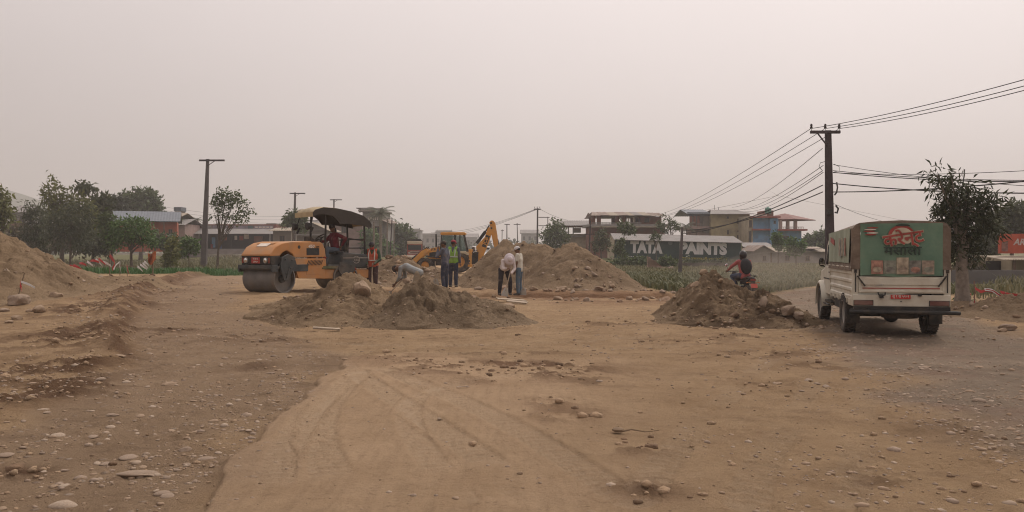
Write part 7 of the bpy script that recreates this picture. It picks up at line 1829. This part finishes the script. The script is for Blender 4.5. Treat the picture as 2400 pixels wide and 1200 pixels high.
tag(obj('hill', np_mesh('hill', np.stack([HX, HY, HZ], -1).reshape(-1, 3), np.stack([idx[:-1, :-1], idx[:-1, 1:], idx[1:, 1:], idx[1:, :-1]], -1).reshape(-1, 4), mat('hill_wood', (.055, .065, .035), .95, .3, .02), smooth=True)), 'faint hill in the haze', None, None, 'structure')
tree('treeline', 'hazy far wood along the horizon behind the houses', 1200, 606, 330, [(px_, 585 + random.uniform(-6, 4), 24, 10 + random.uniform(0, 8)) for px_ in range(60, 2500, 38)], lf_grey, 9000, 1.7, r=.3, limbs=1, depth=.4)['kind'] = 'stuff'

# ------------------------------------------------------------------ fields: maize on the right, low green crop and weeds on the left
def blades(name, n, area, hmin, hmax, m, label, lean=.35, w=.03, rows=None, accept=None, curl=.5):
    xs, ys = area(n)
    if accept is not None: k = accept(xs, ys); xs, ys = xs[k], ys[k]
    n = len(xs); zs = H(xs, ys, False)
    a = rng.uniform(0, 2*math.pi, n); h = rng.uniform(hmin, hmax, n) * (.75 + .5*vnoise(xs*.5, ys*.5, 33)); ln = rng.uniform(.2, 1, n)*lean*h
    dx, dy = np.cos(a)*ln, np.sin(a)*ln; wx, wy = -np.sin(a)*w, np.cos(a)*w
    wv = h*0 + w
    b = np.stack([xs, ys, zs-.02], -1); W = np.stack([wx, wy, np.zeros(n)], -1)
    m1 = b + np.stack([dx*.35, dy*.35, h*.65], -1); tp = b + np.stack([dx*1.2, dy*1.2, h*(1-curl*.25)], -1)
    v = np.stack([b-W*.6, b+W*.6, m1+W, m1-W, tp], 1).reshape(-1, 3)
    i = np.arange(n)[:, None]*5
    f = np.vstack([np.hstack([i, i+1, i+2]), np.hstack([i, i+2, i+3]), np.hstack([i+3, i+2, i+4])])
    return tag(obj(name, np_mesh(name, v, f, m, tri=True)), label, None, None, 'stuff')
def uni(x0, x1, y0, y1): return lambda n: (rng.uniform(x0, x1, n), rng.uniform(y0, y1, n))
lf_maize = leaf_mat('leaf_maize', (.085, .095, .042), (.175, .165, .085))
lf_grass = leaf_mat('leaf_grass', (.095, .095, .045), (.20, .175, .095))
lf_crop = leaf_mat('leaf_crop', (.045, .110, .032), (.080, .155, .050))
gmask = lambda lo: (lambda x, y: ground_masks(x, y)[5] > lo)
blades('maize', 14000, uni(5.0, 18, 30, 50), .22, .50, lf_maize, 'young maize standing in the field behind the trench', .7, .035, accept=gmask(.5))
blades('field_grass', 26000, uni(4, 40, 40, 92), .08, .24, lf_grass, 'dry grass and weeds below the painted wall', .6, .03, accept=gmask(.5))
blades('weeds', 9000, uni(12, 30, 26, 60), .2, .7, lf_grass, 'dusty weeds on the low ground behind the right bank', .6, .025, accept=lambda x, y: (x > np.interp(y, RR_Y, RR_R) + 2.2))
blades('green_crop', 26000, uni(-34, -11.5, 36, 66), .18, .42, lf_crop, 'low bright green crop below the far road', .5, .025, accept=lambda x, y: (ground_masks(x, y)[5] > .55) & (vnoise(x*.14, y*.14, 3) > .36))
blades('bank_grass', 24000, uni(-75, -9, 56, 112), .25, .6, lf_grass, 'rough grass on the slope below the far road', .6, .035, accept=lambda x, y: (ground_masks(x, y)[5] > .4) & (road_t(x, y)[1] > 1.5))
blades('verge_grass', 9000, uni(-80, -22, 90, 150), .25, .6, lf_grass, 'rough grass between the far road and the shop', .6, .05, accept=lambda x, y: road_t(x, y)[1] < -8)

# ------------------------------------------------------------------ stakes, tape and pennants
m_tred, m_twht = mat('tape_red', (.42, .035, .035), .5, .1, 8), mat('tape_white', (.58, .55, .53), .5, .1, 8)
m_stake = mat('stake_wood', (.17, .125, .085), .9, .2, 10)
def stake(label, px, pyb, pyt, d, lean=0, r=.015, z=None):
    x0 = xpx(px, d); z0 = hz(x0, d) if z is None else z; q = MB(); h = zpx(pyt, d) - z0
    q.tube([(0, 0, -.05), (lean*.5, 0, h*.5), (lean, .02, h)], [r, r, r*.8], 6); return tag(q.build('stake', m_stake, loc=(x0, d, z0)), label, 'stake')
def ribbon(name, label, pts, w, m, cat='tape', group=None, tw=.6):
    q = MB(); rows = []; pts = [Vector(p) for p in pts]
    for i, p in enumerate(pts):
        s = Vector((.2*math.sin(i*1.3), .35*math.cos(i*tw), 1)).normalized(); rows.append([p + s*w*.5 - pts[0], p - s*w*.5 - pts[0]])
    q.sheet(rows, .004, (0, -1, 0)); return tag(q.build(name, m, loc=tuple(pts[0])), label, cat, group)
stake('leaning stake tied with a red ribbon among the boulders of the left bank', 38, 716, 640, 19.4, .18)
ribbon('ribbon', 'red ribbon hanging from the leaning stake at left', [P(48, 660, 19.3), P(47, 668, 19.25), P(50, 675, 19.25), P(49, 680, 19.2)], .07, m_tred)
ribbon('ribbon', 'white tape end blowing right from the leaning stake', [P(48, 660, 19.3), P(58, 663, 19.2), P(70, 668, 19.1), P(81, 674, 19.0)], .045, m_twht)
stake('short thin bare stake on the strip beside the stony lane', 234, 684, 648, 28, .08, .014)
FD = 33.0
pth = [(95, 616), (130, 622), (165, 623), (200, 614), (225, 606), (256, 598), (280, 622), (300, 624), (322, 624), (340, 612), (355, 597)]
q = MB(); q.tube([P(px_, py_, FD) - P(95, 616, FD) for px_, py_ in pth], .012, 5); tag(q.build('flag_line', m_stake, loc=tuple(P(95, 616, FD))), 'cord on stakes carrying red and white pennants along the green crop', 'cord')
PC = {0: 0, 1: 0}; ORD = 'first second third fourth fifth sixth seventh eighth ninth tenth eleventh twelfth'.split()
for i, (px_, py_, dx, dy, c) in enumerate([(98, 616, 18, 8, 1), (108, 617, -6, 14, 0), (118, 618, 20, 6, 1), (128, 620, 22, 8, 0), (136, 620, 24, 8, 1), (150, 621, 18, 5, 0), (156, 622, 26, 12, 0), (163, 622, 30, 14, 0), (172, 621, 22, 12, 0), (186, 617, 16, 4, 0), (204, 613, 14, 10, 1), (212, 611, 20, 3, 0), (224, 607, 14, 14, 1), (231, 606, 16, 14, 0), (242, 614, 18, 9, 1), (280, 614, -14, 18, 1), (281, 614, 3, 26, 1), (297, 622, 6, 22, 0), (322, 624, 12, 11, 1), (328, 620, 16, 11, 1), (334, 616, 12, 12, 1), (338, 613, 10, 8, 1)]):
    a = P(px_, py_, FD); b_ = P(px_+dx, py_+dy, FD - .3); mid = a.lerp(b_, .5) + Vector((0, -.06, .03))
    pn_ = PC[c] = PC[c] + 1
    ribbon('pennant', ORD[pn_ - 1] + (' white' if c else ' red') + ' pennant along the cord, counted from the earth bank', [a, a.lerp(mid, .5), mid, mid.lerp(b_, .5), b_], .085, m_twht if c else m_tred, 'pennant', 'pennants on the cord')
ribbon('ribbon', 'long red strip hooked over the flag stake, trailing down', [P(256, 597, FD), P(262, 605, FD), P(268, 612, FD), P(268, 622, FD), P(263, 632, FD)], .12, m_tred)
stake('flag stake with the long red strip', 257, 640, 588, FD, 0, .02); stake('short flag stake with two white pennants', 281, 640, 612, FD, 0, .015); stake('flag stake with one red pennant', 298, 642, 620, FD, 0, .015)
stake('thick stake wrapped in an orange cloth at the end of the flag cord', 358, 650, 590, 34, 0, .03)
q = MB(); rows = []
for t_ in np.linspace(0, 1, 9): rows.append([P(346 + 20*s - 3*t_*(s-.5), 592 + 4*math.sin(s*5) + 26*t_*(1 - .3*abs(s-.4)), 34 - .1 - .12*math.sin(s*9 + t_*3)) - P(356, 592, 34) for s in np.linspace(0, 1, 9)])
q.sheet(rows, .012, (0, -1, 0)); tag(q.build('cloth', cloth('cloth_orange', (.33, .10, .035)), loc=tuple(P(356, 592, 34))), 'faded orange cloth hung on the thick stake', 'cloth')
o = MB(); o.box((0, 0, 0), (.32, .3, .22), (0, 0, .3)); tag(o.build('crate', mat('box_brown', (.16, .085, .055), .9), bevel=.01, loc=tuple(P(353, 651, 33) + Vector((0, 0, .02)))), 'small brown box lying where the flag cord ends', 'box')
stake('red-ribboned stake in front of the right earth bank', 2284, 740, 658, 20.5, 0, .016)
for (pts, lb, m) in (([(2286, 676), (2300, 684), (2312, 680), (2330, 684), (2345, 694), (2356, 702)], 'red tape looping from the stake towards the bank', m_tred), ([(2308, 678), (2325, 680), (2340, 690), (2358, 703)], 'white edged tape lying against the red loop', m_twht), ([(2345, 684), (2365, 690), (2385, 692), (2402, 698)], 'long red tape stretched along the top of the bank', m_tred), ([(2352, 690), (2370, 698), (2392, 698), (2410, 704)], 'second red tape sagging lower along the bank', m_tred), ([(2285, 662), (2287, 680), (2284, 705), (2286, 720)], 'red tape hanging straight down the stake', m_tred)):
    ribbon('tape', lb, [P(px_, py_, 20.4) for px_, py_ in pts], .07, m, 'tape', None, .9)

# ------------------------------------------------------------------ haze
m_haze = bpy.data.materials.new('haze'); m_haze.use_nodes = True
nt = m_haze.node_tree; nt.nodes.clear(); mo = nt.nodes.new('ShaderNodeOutputMaterial'); pv = nt.nodes.new('ShaderNodeVolumePrincipled')
pv.inputs['Color'].default_value = (.87, .83, .815, 1); pv.inputs['Density'].default_value = .0009; pv.inputs['Anisotropy'].default_value = .2
nt.links.new(pv.outputs[0], mo.inputs['Volume'])
q = MB(); q.b2((-3300, -3300, -4), (3300, 3300, 120)); hzo = q.build('haze', m_haze, smooth=0); tag(hzo, 'warm dust haze over the whole valley', None, None, 'stuff')

# dust raised by the wheels on the lane beyond the heap
m_dustv = bpy.data.materials.new('dust'); m_dustv.use_nodes = True
nt = m_dustv.node_tree; nt.nodes.clear(); mo = nt.nodes.new('ShaderNodeOutputMaterial'); pv = nt.nodes.new('ShaderNodeVolumePrincipled')
pv.inputs['Color'].default_value = (.80, .70, .60, 1); pv.inputs['Density'].default_value = .045
nt.links.new(pv.outputs[0], mo.inputs['Volume'])
q = MB(); q.ell((0, 0, 0), (2.2, 3.0, .75), 16, 10); q.ell((.9, 2.2, .35), (1.5, 1.8, .7), 14, 8); q.ell((-1.6, 1.4, -.1), (1.5, 1.6, .55), 14, 8)
tag(q.build('dust_cloud', m_dustv, smooth=60, loc=(9.6, 30.5, .75)), 'thin dust hanging over the lane beyond the brown heap', None, None, 'stuff')
